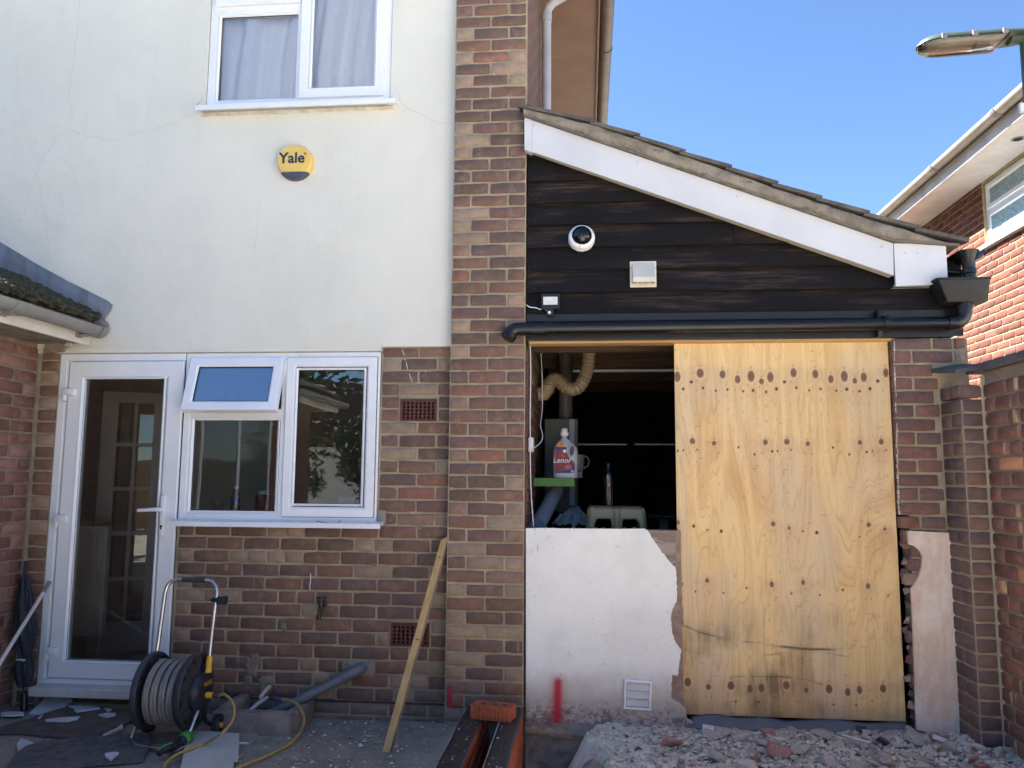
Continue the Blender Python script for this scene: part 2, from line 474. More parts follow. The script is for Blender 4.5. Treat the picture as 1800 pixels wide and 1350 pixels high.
# ================================================================== GROUND
XI0, XI1 = -0.335, 0.10
def ground_h(x, y):
    n1 = mnoise.noise((x * 1.7, y * 1.7, 3.1)); n2 = mnoise.noise((x * 7, y * 7, 1.2)); n3 = mnoise.noise((x * 26, y * 26, 5)); n4 = mnoise.noise((x * 70, y * 70, 8))
    base = -0.03
    soil = base + .012 + .012 * n1 + .010 * n2 + .006 * n3 + .004 * n4
    if x < -1.75:
        t = min(1, (-1.75 - x) / .12); z = soil * (1 - t) + (base - .012) * t
    else: z = soil
    if x > -.66:                                      # builder's trench round the new cavity wall, then the mound of spoil
        e = .09 * mnoise.noise((y * 3.1, 2.2, 7)) + .035 * mnoise.noise((y * 14, 5, 1))
        edge = -.085 + e + .12 * max(0, min(1, (-.35 - y) / .4))
        right = max(0.0, min(1.0, (x - edge + .05) / .17))
        mound = .012 + .03 * n1 + .018 * n2 + .012 * n3 + .007 * n4 + .035 * max(0, min(1, (x - .3) / 1.2)) * max(0, 1 - abs(y + .12) / .6)
        pit = -.30 + .02 * n2 + .012 * n3
        left = max(0.0, min(1.0, (-.60 - x) / .05))
        k = max(right, left)
        z = pit * (1 - k) + (mound if x > -.2 else soil) * k
    if y > .06:
        z = min(z, -.03 if x < -.3 else .02)
    if y < -2.2 or x < -4 or x > 2.6:
        z = base
    return z
def axis(core0, core1, step, far):
    a = list(np.arange(core0, core1 + 1e-6, step)); s = step; l = a[0]; r = a[-1]; L = []; Rr = []
    while l > -far:
        s *= 1.45; l -= s; L.append(l)
    s = step
    while r < far:
        s *= 1.45; r += s; Rr.append(r)
    return L[::-1] + a + Rr
gx = axis(-2.3, 2.15, .016, 220); gy = axis(-1.35, .18, .016, 220)
gv = [(x, y, ground_h(x, y)) for y in gy for x in gx]
nx = len(gx)
gf = [(j * nx + i, j * nx + i + 1, (j + 1) * nx + i + 1, (j + 1) * nx + i) for j in range(len(gy) - 1) for i in range(nx - 1)]
gm = bpy.data.meshes.new('ground'); gm.from_pydata(gv, [], gf)
gm.polygons.foreach_set('use_smooth', [True] * len(gf))
t = NT('soil_and_spoil'); v = t.coords('Object')
geo = t.n('ShaderNodeNewGeometry'); sx = t.n('ShaderNodeSeparateXYZ'); t.l(geo.outputs['Position'], sx.inputs[0])
spoil = t.step(t.math('ADD', sx.outputs[0], t.math('MULTIPLY', t.noise(v, 3, 5), .5)), -.75, .1)
soil = t.mix(t.step(t.noise(v, 5, 7, .7), .35, .65), srgb(92, 88, 80), srgb(112, 106, 97))
spl = t.mix(t.step(t.noise(v, 6, 7, .7), .35, .65), srgb(164, 160, 150), srgb(146, 141, 131))
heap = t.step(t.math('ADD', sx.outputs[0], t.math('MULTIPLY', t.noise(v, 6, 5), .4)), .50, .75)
spl = t.mix(t.math('MULTIPLY', heap, .75), spl, srgb(112, 105, 95))  # shade between the rubble pieces put into the ground colour
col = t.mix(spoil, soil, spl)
col = t.mix(t.math('MULTIPLY', t.step(t.noise(v, 60, 6, .75), .55, .75), .55), col, srgb(166, 158, 146))
col = t.mix(t.math('MULTIPLY', t.step(t.noise(v, 38, 6, .75), .58, .72), .6), col, srgb(58, 52, 46))
farm = t.step(t.math('MULTIPLY', sx.outputs[1], -1.0), 1.3, 1.9)
col = t.mix(farm, col, t.mix(t.step(t.noise(v, 2, 6), .4, .6), srgb(149, 144, 136), srgb(138, 133, 126)))
col = t.mix(1.0, col, (2.4, 2.32, 2.16, 1), 'MULTIPLY'); t.l(col, t.b.inputs['Base Color']); t.b.inputs['Roughness'].default_value = .97; t.b.inputs['Specular IOR Level'].default_value = .15
t.l(t.bump(t.noise(v, 110, 8, .75), .9, .008), t.b.inputs['Normal'])
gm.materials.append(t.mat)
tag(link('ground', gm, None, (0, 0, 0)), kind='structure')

# patio slabs by the door
SLAB = mat('paving_slab', srgb(158, 148, 134), srgb(140, 131, 119), 4, .9, bump=.5, bscale=90, c3=srgb(168, 162, 152), scale3=20, rvar=.12)
patio = tag(thing('patio', None, None, (-2.6, -.5, -.035)), kind='structure')
MB().box(-3.42, -1.68, -2.2, .06, -.08, -.034).build('mortar_bed', MORTAR_OLD, patio)
ycuts = [-2.2, -1.62, -1.02, -.50, -.18, .06]
for j in range(5):
    xs = -3.42
    k = 0
    while xs < -1.68:
        L = (.62 if (j + k) % 2 else .45)
        x1 = min(xs + L, -1.68)
        if x1 - xs > .05:
            MB().box(xs + .005, x1 - .005, ycuts[j] + .005, ycuts[j + 1] - .005, -.034, -.012 + rnd.uniform(-.004, .003), .004).build('paving_slab', SLAB, patio)
        xs = x1; k += 1

# ================================================================== RENDERED HOUSE
house = thing('rendered_house', 'cream rendered two-storey house above brick base with white back door', 'house', (-1.9, W, 0))
# openings (outer frame edges measured on the wall plane)
DX0, DX1 = at(108, 626, W).x, at(328, 623, W).x
DZ1 = at(200, 622, W).z; DZ0 = at(170, 1209, W).z
WX0, WX1 = DX1, at(671, 617, W).x
WZ0, WZ1 = at(480, 917, W).z, at(500, 620, W).z
UX0, UX1 = at(368, 90, .08).x, at(688, 100, .08).x
UZ0 = at(520, 184, .08).z; UZ1 = UZ0 + 1.22
XE = -3.40                                              # face of the left extension
RB = at(735, 609, W - .02).z                            # bottom of the render
WALLB = at(720, 1250, W).z
holes = [(DX0, DX1, DZ0 - .09, DZ1), (WX0 - .001, WX1, WZ0, WZ1)]
AB = [(at(703, 700, W), at(769, 742, W)), (at(686, 1092, W), at(756, 1139, W))]
holes += [(p.x + .012, q.x - .012, q.z + .012, p.z - .012) for p, q in AB]
mb = wall_cells(MB(), -7.5, -.785, -.3, RB, W + .003, W + .24, holes)
brick_wall = mb.build('brick_wall', MORTAR, house)
# coursing
zA, zB = at(720, 629.3, W).z, at(720, 1235.5, W).z
cm = (zA - zB) / 26
rows = []
stuff_rows = []
airz = []
for k in range(-1, 29):
    z1 = zA - k * cm; z0 = z1 - cm
    if k == -1: z1, z0 = min(RB - .002, zA + cm), zA
    if z1 - z0 < .03: continue
    zc = (z0 + z1) / 2
    cells = []
    even = k % 2 == 0
    xr = -.787
    if zc > WZ0 - .03:
        cells = bond(WX1 + .004, xr, 'SS' if not even else 'HSHS', .0)
        # clip against the upper air brick
    else:
        x0 = DX1 + .012
        cells = [(-(b), -(a)) for a, b in bond(-xr, -x0, 'S', .1125 if even else .03)]
        cells = [c for c in cells]
    out = []
    for a, b in cells:
        pieces = [(a, b)]
        for p0, p1 in AB:
            if p1.z - .02 < zc < p0.z + .02:
                nxt = []
                for a2, b2 in pieces:
                    if b2 <= p0.x or a2 >= p1.x: nxt.append((a2, b2)); continue
                    if p0.x - a2 > .04: nxt.append((a2, p0.x))
                    if b2 - p1.x > .04: nxt.append((p1.x, b2))
                pieces = nxt
        out += pieces
    # a few random headers inside long runs, as in the photograph
    fin = []
    for a, b in out:
        if b - a > .2 and zc < WZ0 and rnd.random() < .14:
            m_ = a + .1125; fin += [(a, m_), (m_, b)]
        else: fin.append((a, b))
    rows.append((z0, z1, fin))
    stuff_rows.append((z0, z1, [(XE + .012, DX0 - .004)]))
lay(brick_wall, (0, W, 0), 0, rows, split_mat(.55, B_MAIN, B_BUFF))
ml = []
lay(None, (0, W, 0), 0, stuff_rows, split_mat(.3, B_MAIN, B_BUFF), mesh_list=ml)
sl = join_stuff('door_side_brick', ml, brick_wall)

# air bricks
AIRB = mat('terracotta_air_brick', srgb(98, 56, 50), srgb(84, 48, 44), 12, .85, bump=.5, bscale=90)
BLACKHOLE = mat('recess_shade', srgb(24, 20, 19), rough=.9)  # near-black colour standing in for the shade inside holes and slots
for p0, p1 in AB:
    x0, x1, z0, z1 = p0.x + .006, p1.x - .006, p1.z + .006, p0.z - .006
    mb = MB(); hs = []
    for i in range(8):
        for j in range(5):
            cx = x0 + (i + .5 + .35) / 8.7 * (x1 - x0); cz = z0 + (j + .8) / 6.2 * (z1 - z0) + .004
            hs.append((cx - .0068, cx + .0068, cz - .0072, cz + .0072))
    wall_cells(mb, x0, x1, z0, z1, W - .006, W + .045, hs)
    mb.ring(x0, x1, z0, z1, [(0, W - .006), (0, W - .010), (.009, W - .010), (.011, W - .0065)])
    ab = mb.build('air_brick', AIRB, house)
    MB().box(x0 + .01, x1 - .01, W + .05, W + .06, z0 + .007, z1 - .007).build('recess', BLACKHOLE, ab)

zd = zB - .002
b = MB(); b.box(DX1 + .02, -.79, W - .0075, W + .002, zd - .004, zd + .004); b.build('damp_course', mat('slate_damp_course', srgb(40, 38, 38), srgb(60, 56, 54), 12, .8), house)
DRIP = mat('white_paint_drip', srgb(206, 204, 196), rough=.6)
for (xa, ya, xb, yb_, wd_) in ((707, 614, 711, 626, .004), (711, 628, 713.5, 636, .0025), (714, 637, 717, 651, .005), (719, 656, 725, 673, .004), (748, 650, 748.3, 655, .003)):
    p, q = at(xa, ya, W - .0045), at(xb, yb_, W - .0045); b = MB(); b.tube([p, p.lerp(q, .5), q], [wd_ * .4, wd_ * .6, wd_ * .25], 6); b.build('paint_drip', DRIP, brick_wall)
# the projecting brick pier
zp = at(850, 1148, 0).z; zt = at(850, 49, 0).z; cp = (zt - zp) / 49
PX0, PX1 = -.785, XS
pier = MB().box(PX0, PX1 - .001, .003, .06, -.3, 6.0).build('brick_pier', MORTAR, house)
rows = []
for k in range(-5, 56):
    z0 = zp + k * cp
    hsh = k % 2 == 0
    rows.append((z0, z0 + cp, bond(PX0, PX1, 'HSH' if hsh else 'SS', 0, .2195)))
lay(pier, (0, 0, 0), 0, rows, split_mat(.62, B_MAIN, B_BUFF))

# render sheet above
RY = W - .022
mb = wall_cells(MB(), -7.5, PX0 - .002, RB, 6.0, RY, W + .24, [(UX0 - .004, UX1 + .004, UZ0 - .01, UZ1)])
rendered = mb.build('rendered_wall', RENDER, house)
mb = MB()                                               # slightly lower strip of render over door and window
zr2 = max(DZ1, WZ1) + .004
mb.box(XE, WX1 + .003, RY + .002, W + .05, zr2, RB + .0005)
mb.build('render_lower_edge', RENDER, rendered)
# hairline cracks: thin filled grooves
CRACK = mat('hairline_crack', srgb(150, 146, 136), srgb(176, 171, 160), 14, .95, stretch=(2, 2, 2))
CRACKD = mat('open_crack', srgb(84, 78, 70), srgb(120, 112, 100), 14, .95)
def crack(pts, wpx, m):
    P = []
    for i in range(len(pts) - 1):
        (x0, y0), (x1, y1) = pts[i], pts[i + 1]
        n = max(2, int(math.hypot(x1 - x0, y1 - y0) / 6))
        for k in range(n):
            f = k / n; P.append((x0 + (x1 - x0) * f + rnd.uniform(-1.3, 1.3), y0 + (y1 - y0) * f + rnd.uniform(-1.3, 1.3)))
    P.append(pts[-1])
    Q = [at(x, y, RY) for x, y in P]; mb = MB()
    loops = []
    for i, q in enumerate(Q):
        tdir = (Q[min(i + 1, len(Q) - 1)] - Q[max(i - 1, 0)]).normalized(); nrm = Vector((-tdir.z, 0, tdir.x))
        wd = wpx * .0033 * .5 * (0.55 + .6 * rnd.random()) * min(1, (len(Q) - i) / 4)
        loops.append([q + nrm * wd + Vector((0, .001, 0)), q + Vector((0, -.0009, 0)), q - nrm * wd + Vector((0, .001, 0))])
    mb.loft(loops, closed=False, caps=False)
    mb.build('crack', m, rendered)
crack([(140, 0), (138, 40), (130, 100), (120, 168), (126, 185), (126, 210), (121, 228), (100, 242), (88, 260), (70, 290), (65, 305), (72, 345), (82, 395), (86, 450), (87, 463)], .8, CRACK)
crack([(121, 228), (150, 240), (200, 246), (240, 235), (300, 218), (338, 200)], .8, CRACK)
crack([(699, 160), (703, 178), (718, 192), (745, 203), (760, 214), (796, 220)], 1.1, CRACK)
crack([(695, 178), (711, 198), (718, 192)], .8, CRACK)
crack([(458, 345), (452, 400), (446, 452)], .5, CRACK)
crack([(523, 570), (540, 575), (537, 614)], .8, CRACK)
crack([(336, 598), (335, 616)], .8, CRACK)
crack([(345, 186), (352, 178), (357, 168)], 1.6, CRACKD)
crack([(352, 205), (420, 199), (500, 200), (570, 193), (640, 190), (690, 184)], 1.3, CRACKD)

# ---- uPVC window helpers
def frame_ring(mb, x0, x1, z0, z1, yf, w_, d=.06, cham=.012):
    mb.ring(x0, x1, z0, z1, [(0, yf + d), (0, yf + .004), (.004, yf), (w_ - cham, yf), (w_, yf + cham * .9), (w_, yf + d)])
def pane(parent, x0, x1, z0, z1, y, m):
    MB().box(x0, x1, y, y + .006, z0, z1).build('pane', m, parent)
def shadow_seal(parent, x0, x1, z0, z1, y):  # rubber ring that also draws the shadow line of the gap round a sash
    MB().ring(x0 - .0035, x1 + .0035, z0 - .0035, z1 + .0035, [(0, y + .004), (0, y), (.005, y), (.005, y + .004)]).build('shadow_gap_seal', GASKET, parent)
def gasket(parent, x0, x1, z0, z1, y):
    MB().ring(x0, x1, z0, z1, [(0, y + .004), (0, y), (.0035, y), (.0035, y + .004)]).build('gasket', GASKET, parent)

# ---- upper window
UY = RY + .012
def U_(x, y): return at(x, y, UY)
uw = MB()
frame_ring(uw, UX0, UX1, UZ0, UZ1, UY, .052)
mull0, mull1 = U_(526, 90).x - .012, U_(545, 90).x
mz = U_(450, 16).z
uw.box(mull0, mull1, UY + .001, UY + .058, UZ0 + .045, UZ1 - .045)
uw.box(UX0 + .045, mull0, UY + .0015, UY + .058, mz - .03, mz + .03)
upper_window = uw.build('bedroom_window', UPVC, house)
gx0, gx1, gz0, gz1 = U_(386, 100).x, U_(521, 100).x, U_(450, 176).z, U_(450, 27).z
b = MB(); frame_ring(b, gx0 - .016, gx1 + .014, gz0 - .014, gz1 + .016, UY - .003, .016, .03, .012); b.build('glazing_bead', UPVC, upper_window)
gasket(upper_window, gx0, gx1, gz0, gz1, UY + .012); pane(upper_window, gx0 - .005, gx1 + .005, gz0 - .005, gz1 + .005, UY + .02, GLASS_UP)
sx0, sx1 = U_(529, 90).x, U_(677, 90).x; sz0 = U_(600, 172).z
b = MB(); frame_ring(b, sx0, sx1, sz0, UZ1 - .02, UY - .022, .066, .035); upsash = b.build('casement_sash', UPVC, upper_window)
hx0, hx1, hz0 = U_(551, 90).x, U_(661, 90).x, U_(600, 155).z
b = MB(); frame_ring(b, hx0 - .012, hx1 + .012, hz0 - .012, UZ1 - .075, UY - .026, .012, .02, .009); b.build('glazing_bead', UPVC, upper_window)
pane(upper_window, hx0 - .005, hx1 + .005, hz0 - .005, UZ1 - .08, UY - .004, GLASS_UP)
b = MB(); frame_ring(b, UX0 + .035, mull0 + .012, mz + .022, UZ1 - .02, UY - .022, .06, .035); b.build('fanlight_sash', UPVC, upper_window)
pane(upper_window, UX0 + .09, mull0 - .04, mz + .08, UZ1 - .08, UY - .004, GLASS_UP)
s0, s1 = at(344, 187, RY - .07).x, at(695, 177, RY - .07).x
zs = at(520, 179, RY - .07).z
b = MB(); b.prism([(s0, UY + .02, zs + .012), (s0, RY - .075, zs), (s0, RY - .075, zs - .03), (s0, RY - .06, zs - .03), (s0, RY - .06, zs - .012), (s0, UY + .02, zs - .008)], (s1 - s0, 0, 0))
b.build('window_sill', UPVC, upper_window)
b = MB(); n0 = mnoise
b.grid(lambda u, v_: Vector((s0 + .02 + u * (s1 - s0 - .04), RY - .002 - .03 * (1 - v_) ** 2 * (0.8 + .25 * mnoise.noise((u * 40, 1, 2))), zs - .028 - .012 * v_ + .006 * mnoise.noise((u * 60, v_ * 3, 4)))), 60, 4)
b.build('sill_mortar', mat('sill_mortar', srgb(222, 218, 204), srgb(200, 192, 174), 20, .95, bump=.8, bscale=80), upper_window)

# net curtains inside
def voile(name, body):
    t = NT(name); t.t.nodes.remove(t.b)
    df = t.n('ShaderNodeBsdfDiffuse'); df.inputs['Color'].default_value = body
    tl = t.n('ShaderNodeBsdfTranslucent'); tl.inputs['Color'].default_value = body
    tr = t.n('ShaderNodeBsdfTransparent')
    v = t.coords('Object'); 
    m1 = t.n('ShaderNodeMixShader'); m1.inputs[0].default_value = .03; t.l(df.outputs[0], m1.inputs[1]); t.l(tl.outputs[0], m1.inputs[2])
    m2 = t.n('ShaderNodeMixShader'); m2.inputs[0].default_value = .03; t.l(m1.outputs[0], m2.inputs[1]); t.l(tr.outputs[0], m2.inputs[2])
    t.l(m2.outputs[0], t.out.inputs['Surface']); return t.mat
VOILE = voile('white_voile', (.97, .975, .985, 1))
MOTIF = mat('woven_square', (.99, .99, 1.0, 1), rough=.95)
def curtain(x0, x1, seed, label, gather):
    r = random.Random(seed)
    ph = [r.uniform(0, 6.3) for _ in range(6)]
    yb = W + .075
    def cy(x, z):
        k = (z - UZ0) / 1.2
        g = gather * math.exp(-((x - (x0 + x1) / 2 - .02) / .16) ** 2) * max(0, 1 - k * 1.5)
        s = x * 1.0 + .05 * math.sin(3 * k + ph[0]) + g * (x - (x0 + x1) / 2) * 2.2 * k
        return yb + .027 * math.sin(20 * s + ph[1]) + .016 * math.sin(37 * s + ph[2] + k) + .005 * math.sin(80 * s + ph[3])
    b = MB(); b.grid(lambda u, v_: Vector((x0 + u * (x1 - x0), cy(x0 + u * (x1 - x0), UZ0 - .05 + v_ * 1.25), UZ0 - .05 + v_ * 1.25)), 150, 24)
    o = b.build('net_curtain', VOILE, None, smooth=180); tag(o, label, 'net curtain')
    m = MB()
    for i in range(5):
        for j in range(5):
            cx = x0 + (i + .35 + .5 * (j % 2) * .6 + r.uniform(-.12, .12)) / 5 * (x1 - x0); cz = UZ0 + .02 + (j + r.uniform(0, .2)) * .2
            wv_ = .022
            m.grid(lambda u, v_: Vector((cx + (u - .5) * 2 * wv_ * .8, cy(cx + (u - .5) * 2 * wv_ * .8, cz + (v_ - .5) * 2 * wv_) - .003, cz + (v_ - .5) * 2 * wv_)), 4, 3)
    mo = m.build('woven_square', MOTIF, o, kind='stuff')
    return o
curtain(UX0 + .04, (mull0 + mull1) / 2, 3, 'gathered white net curtain behind the left pane of the upstairs window', .5)
curtain((mull0 + mull1) / 2 + .01, UX1 - .03, 8, 'white net curtain hanging in straight folds behind the right upstairs casement', 0)

# ---- lower window
LY = W - .006
def L_(x, y): return at(x, y, LY)
lw = MB(); frame_ring(lw, WX0 + .004, WX1 - .004, WZ0, WZ1, LY, .05)
m0, m1 = L_(488, 820).x + .008, L_(503, 760).x + .004
tz0, tz1 = L_(420, 738).z, L_(420, 719).z
lw.box(m0, m1, LY + .001, LY + .058, WZ0 + .045, WZ1 - .045)
lw.box(WX0 + .05, m0, LY + .0015, LY + .058, tz0 + .004, tz1)
kitchen_window = lw.build('kitchen_window', UPVC, house)
gx0, gx1, gz0, gz1 = L_(337, 820).x, L_(484.5, 820).x, L_(410, 898).z, L_(410, 738).z
b = MB(); frame_ring(b, gx0 - .016, gx1 + .016, gz0 - .016, gz1 + .014, LY - .003, .016, .03, .012); b.build('glazing_bead', UPVC, kitchen_window)
gasket(kitchen_window, gx0, gx1, gz0, gz1, LY + .012); pane(kitchen_window, gx0 - .004, gx1 + .004, gz0 - .004, gz1 + .004, LY + .02, GLASS)
cx0, cx1, cz0, cz1 = at(499, 770, LY - .02).x, at(659, 770, LY - .02).x, at(575, 909, LY - .02).z, at(585, 627.5, LY - .02).z
b = MB(); frame_ring(b, cx0, cx1, cz0, cz1, LY - .02, .058, .05); b.build('casement_sash', UPVC, kitchen_window); shadow_seal(kitchen_window, cx0, cx1, cz0, cz1, LY - .0015)
gx0, gx1, gz0, gz1 = at(520.3, 770, LY - .015).x, at(637, 770, LY - .015).x, at(575, 886, LY - .015).z, at(583, 650, LY - .015).z
b = MB(); frame_ring(b, gx0 - .012, gx1 + .012, gz0 - .012, gz1 + .012, LY - .024, .013, .02, .009); b.build('glazing_bead', UPVC, kitchen_window)
gasket(kitchen_window, gx0, gx1, gz0, gz1, LY - .012); pane(kitchen_window, gx0 - .004, gx1 + .004, gz0 - .004, gz1 + .004, LY - .005, GLASS)
# open top-hung sash
hz = at(415, 627.8, LY - .02).z; tx0, tx1 = at(336, 628, LY - .02).x, at(498.6, 628, LY - .02).x
Hh = .345
b = MB(); frame_ring(b, tx0, tx1, hz - Hh, hz, 0, .06, .045)
k0 = len(b.v)
Mtilt = Matrix.Translation((0, LY - .02, hz)) @ Matrix.Rotation(math.radians(-17), 4, 'X') @ Matrix.Translation((0, 0, -hz))
b.xf(Mtilt); fs = b.build('fanlight_sash', UPVC, kitchen_window)
b = MB(); b.box(tx0 + .058, tx1 - .058, .016, .022, hz - Hh + .058, hz - .058); b.xf(Mtilt); b.build('pane', GLASS_FAN, kitchen_window)
b = MB(); b.ring(tx0 + .0595, tx1 - .0595, hz - Hh + .0595, hz - .0595, [(0, .016), (0, .010), (.0035, .010), (.0035, .016)]); b.xf(Mtilt); b.build('gasket', GASKET, kitchen_window)
b = MB(); xm = (tx0 + tx1) / 2 - .01
b.tube([(xm, .05, hz - Hh + .05), (xm - .003, .06, hz - Hh + .085), (xm - .006, .055, hz - Hh + .115)], [.008, .009, .007], 8); b.xf(Mtilt); b.build('handle', UPVC, kitchen_window, smooth=50)
# sill
q0, q1 = at(299, 920, LY - .08).x, at(668, 922, LY - .08).x; zs = at(480, 918.5, LY - .08).z
b = MB(); b.prism([(q0, LY + .03, zs + .014), (q0, LY - .085, zs), (q0, LY - .085, zs - .028), (q0, LY - .07, zs - .028), (q0, LY - .07, zs - .012), (q0, LY + .03, zs - .008)], (q1 - q0, 0, 0)); b.build('window_sill', UPVC, kitchen_window)
# grey packer at the sill end
MB().box(WX1 + .004, WX1 + .055, W - .012, W + .005, zs - .02, zs + .075).build('sill_end_mortar', CONC, kitchen_window)

# ---- back door
dm = MB(); frame_ring(dm, DX0, DX1 - .003, DZ0, DZ1, LY, .056)
back_door = dm.build('back_door', UPVC, house)
ex0, ex1 = at(104, 900, LY - .018).x, at(309, 900, LY - .018).x
ez0, ez1 = at(150, 1193, LY - .018).z, at(220, 635, LY - .018).z
b = MB(); frame_ring(b, ex0, ex1, ez0, ez1, LY - .018, .105, .05, .014); b.build('door_leaf', UPVC, back_door); shadow_seal(back_door, ex0, ex1, ez0, ez1, LY - .0015)
gx0, gx1, gz0, gz1 = at(133, 900, LY - .01).x, at(275.5, 900, LY - .01).x, at(180, 1162, LY - .01).z, at(215, 666, LY - .01).z
b = MB(); frame_ring(b, gx0 - .014, gx1 + .014, gz0 - .014, gz1 + .014, LY - .023, .015, .02, .011); b.build('glazing_bead', UPVC, back_door)
gasket(back_door, gx0, gx1, gz0, gz1, LY - .008); pane(back_door, gx0 - .004, gx1 + .004, gz0 - .004, gz1 + .004, LY + .002, GLASS_DOOR)
b = MB(); b.box(at(51, 1218, LY - .1).x, DX1 + .01, LY - .11, LY + .06, at(150, 1227, LY - .1).z, at(150, 1211, LY - .1).z, .005); b.build('threshold', UPVC_DIRTY, back_door)
for (px_, py_) in ((118, 689), (103, 911), (86, 1144)):
    p = at(px_, py_, LY - .03); hb = MB()
    hb.box(p.x - .012, p.x + .05, LY - .045, LY - .012, p.z - .022, p.z + .022, .008)
    hb.box(p.x - .03, p.x - .008, LY - .038, LY - .004, p.z - .055, p.z + .022, .007)
    hb.build('hinge', UPVC, back_door, smooth=35)
p0, p1 = at(288.5, 870, LY - .02), at(288.5, 941, LY - .02)
b = MB(); b.box(p0.x - .016, p0.x + .016, LY - .034, LY - .018, p1.z, p0.z, .008); hp = b.build('handle_plate', UPVC, back_door, smooth=35)
hz_ = at(268, 896.5, LY - .06)
b = MB(); b.tube([(p0.x, LY - .03, hz_.z + .003), (p0.x, LY - .068, hz_.z + .003)], .012, 12)
b.tube([(p0.x + .008, LY - .07, hz_.z + .004), (p0.x - .03, LY - .072, hz_.z + .003), (p0.x - .10, LY - .068, hz_.z - .001), (p0.x - .135, LY - .064, hz_.z - .003)], [.013, .012, .010, .009], 12)
b.build('lever', UPVC, hp, smooth=60)
b = MB(); kz = at(286, 925, LY - .02).z; b.lathe([(.0075, 0), (.0075, .003)], (p0.x, LY - .034, kz), (0, -1, 0), 14); b.box(p0.x - .004, p0.x + .004, LY - .037, LY - .034, kz - .018, kz)
b.build('keyhole', BLACKHOLE, hp)

# ---- body of the house behind: shell, floors, roof
BODYB = mat('side_wall_base', srgb(100, 74, 66), srgb(86, 66, 60), 5, .9)
def brick_tex_mat(name, c1, c2, mort, bw=.225, bh=.0756):
    t = NT(name); tc = t.n('ShaderNodeTexCoord'); sp_ = t.n('ShaderNodeSeparateXYZ'); t.l(tc.outputs['Object'], sp_.inputs[0])
    cb = t.n('ShaderNodeCombineXYZ'); t.l(t.math('ADD', sp_.outputs[0], sp_.outputs[1]), cb.inputs[0]); t.l(sp_.outputs[2], cb.inputs[1])
    br = t.n('ShaderNodeTexBrick'); t.l(cb.outputs[0], br.inputs['Vector'])
    br.inputs['Color1'].default_value = c1; br.inputs['Color2'].default_value = c2; br.inputs['Mortar'].default_value = mort
    br.inputs['Scale'].default_value = 1; br.inputs['Brick Width'].default_value = bw; br.inputs['Row Height'].default_value = bh; br.inputs['Mortar Size'].default_value = .008
    nz = t.noise(tc.outputs['Object'], 40, 5, .7)
    t.l(t.mix(t.math('MULTIPLY', nz, .5), br.outputs[0], c2), t.b.inputs['Base Color']); t.b.inputs['Roughness'].default_value = .9
    hh = t.math('ADD', t.math('MULTIPLY', br.outputs['Fac'], -1.0), t.math('MULTIPLY', nz, .5))
    t.l(t.bump(hh, .7, .006), t.b.inputs['Normal']); return t.mat
SIDEBR = brick_tex_mat('side_brickwork', srgb(112, 72, 60), srgb(84, 58, 54), srgb(150, 134, 110))
b = MB(); b.box(XS - .25, XS - .004, .062, 9.0, -.3, 5.32); b.build('side_wall', SIDEBR, house)
b = MB()
b.box(-7.5, XS - .26, 8.75, 9.0, -.3, 5.9); b.box(-7.5, -7.25, .34, 8.74, -.3, 5.3)
b.build('far_walls', BODYB, house)
b = MB(); b.box(-7.24, XS - .255, W + .25, 8.7, 2.42, 2.6); b.box(-7.24, XS - .255, W + .25, 8.7, -.3, -.02); b.box(-7.24, XS - .255, W + .25, 8.7, 5.0, 5.1)
b.box(-7.24, XS - .255, 3.2, 3.3, -.02, 2.42); b.box(-7.24, XS - .255, 3.4, 3.5, 2.6, 5.0); b.box(-4.6, -4.5, W + .25, 3.19, -.02, 2.41)
b.build('inner_walls', DARKROOM, house)
ROOFT = mat('roof_tile', srgb(104, 88, 78), srgb(84, 74, 68), 10, .9, bump=.6, bscale=40)
rx = -4.0
b = MB(); b.prism([(XS + .52, .05, 5.36), (rx, .05, 7.75), (-8.0, .05, 5.36), (-8.0, .05, 5.46), (rx, .05, 7.87), (XS + .52, .05, 5.46)], (0, 9.2, 0)); b.build('roof', ROOFT, house)
b = MB(); b.prism([(-7.5, W, 5.99), (PX1, W, 5.99 - .3), (rx, W, 7.7)], (0, .2, 0)); b.build('gable', RENDER, house)
# brown soffit, fascia, gutter and white downpipe on the far side eaves
SOFF = mat('brown_soffit', srgb(138, 108, 92), srgb(128, 98, 84), 3, .6, c3=srgb(112, 86, 74), scale3=10)
GUTB = mat('brown_grey_gutter', srgb(104, 92, 84), srgb(88, 78, 72), 5, .5, c3=srgb(140, 124, 110), scale3=12)
zsof = 5.30
b = MB(); b.box(XS - .003, .115, .02, 9.2, zsof, zsof + .02); b.build('soffit', SOFF, house)
b = MB(); b.box(.116, .135, .02, 9.2, zsof - .02, zsof + .17, .004); b.build('fascia', SOFF, house)
b = MB()
def half_gutter(b, p0, p1, r, n=10, th=.004, up=Vector((0, 0, 1))):
    d = (Vector(p1) - Vector(p0)).normalized(); side = d.cross(up).normalized()
    loops = []
    for p in (p0, p1):
        l = []
        for k in range(n + 1):
            a = PI + PI * k / n; l.append(Vector(p) + side * (math.cos(a) * r) + up * (math.sin(a) * r))
        for k in range(n, -1, -1):
            a = PI + PI * k / n; l.append(Vector(p) + side * (math.cos(a) * (r - th)) + up * (math.sin(a) * (r - th)))
        loops.append(l)
    b.loft(loops)
half_gutter(b, (.20, .02, zsof + .1), (.20, 9.2, zsof + .1), .062)
gut = b.build('gutter', GUTB, house, smooth=40)
b = MB()
for yy in (2.6, 5.2, 7.0, 8.2):
    half_gutter(b, (.20, yy, zsof + .1), (.20, yy + .05, zsof + .1), .069)
b.build('gutter_union', GUTB, gut, smooth=40)
PIPEW = mat('pale_grey_downpipe', srgb(176, 178, 184), srgb(160, 162, 168), 4, .45)
yd = 1.35; xd = XS + .052
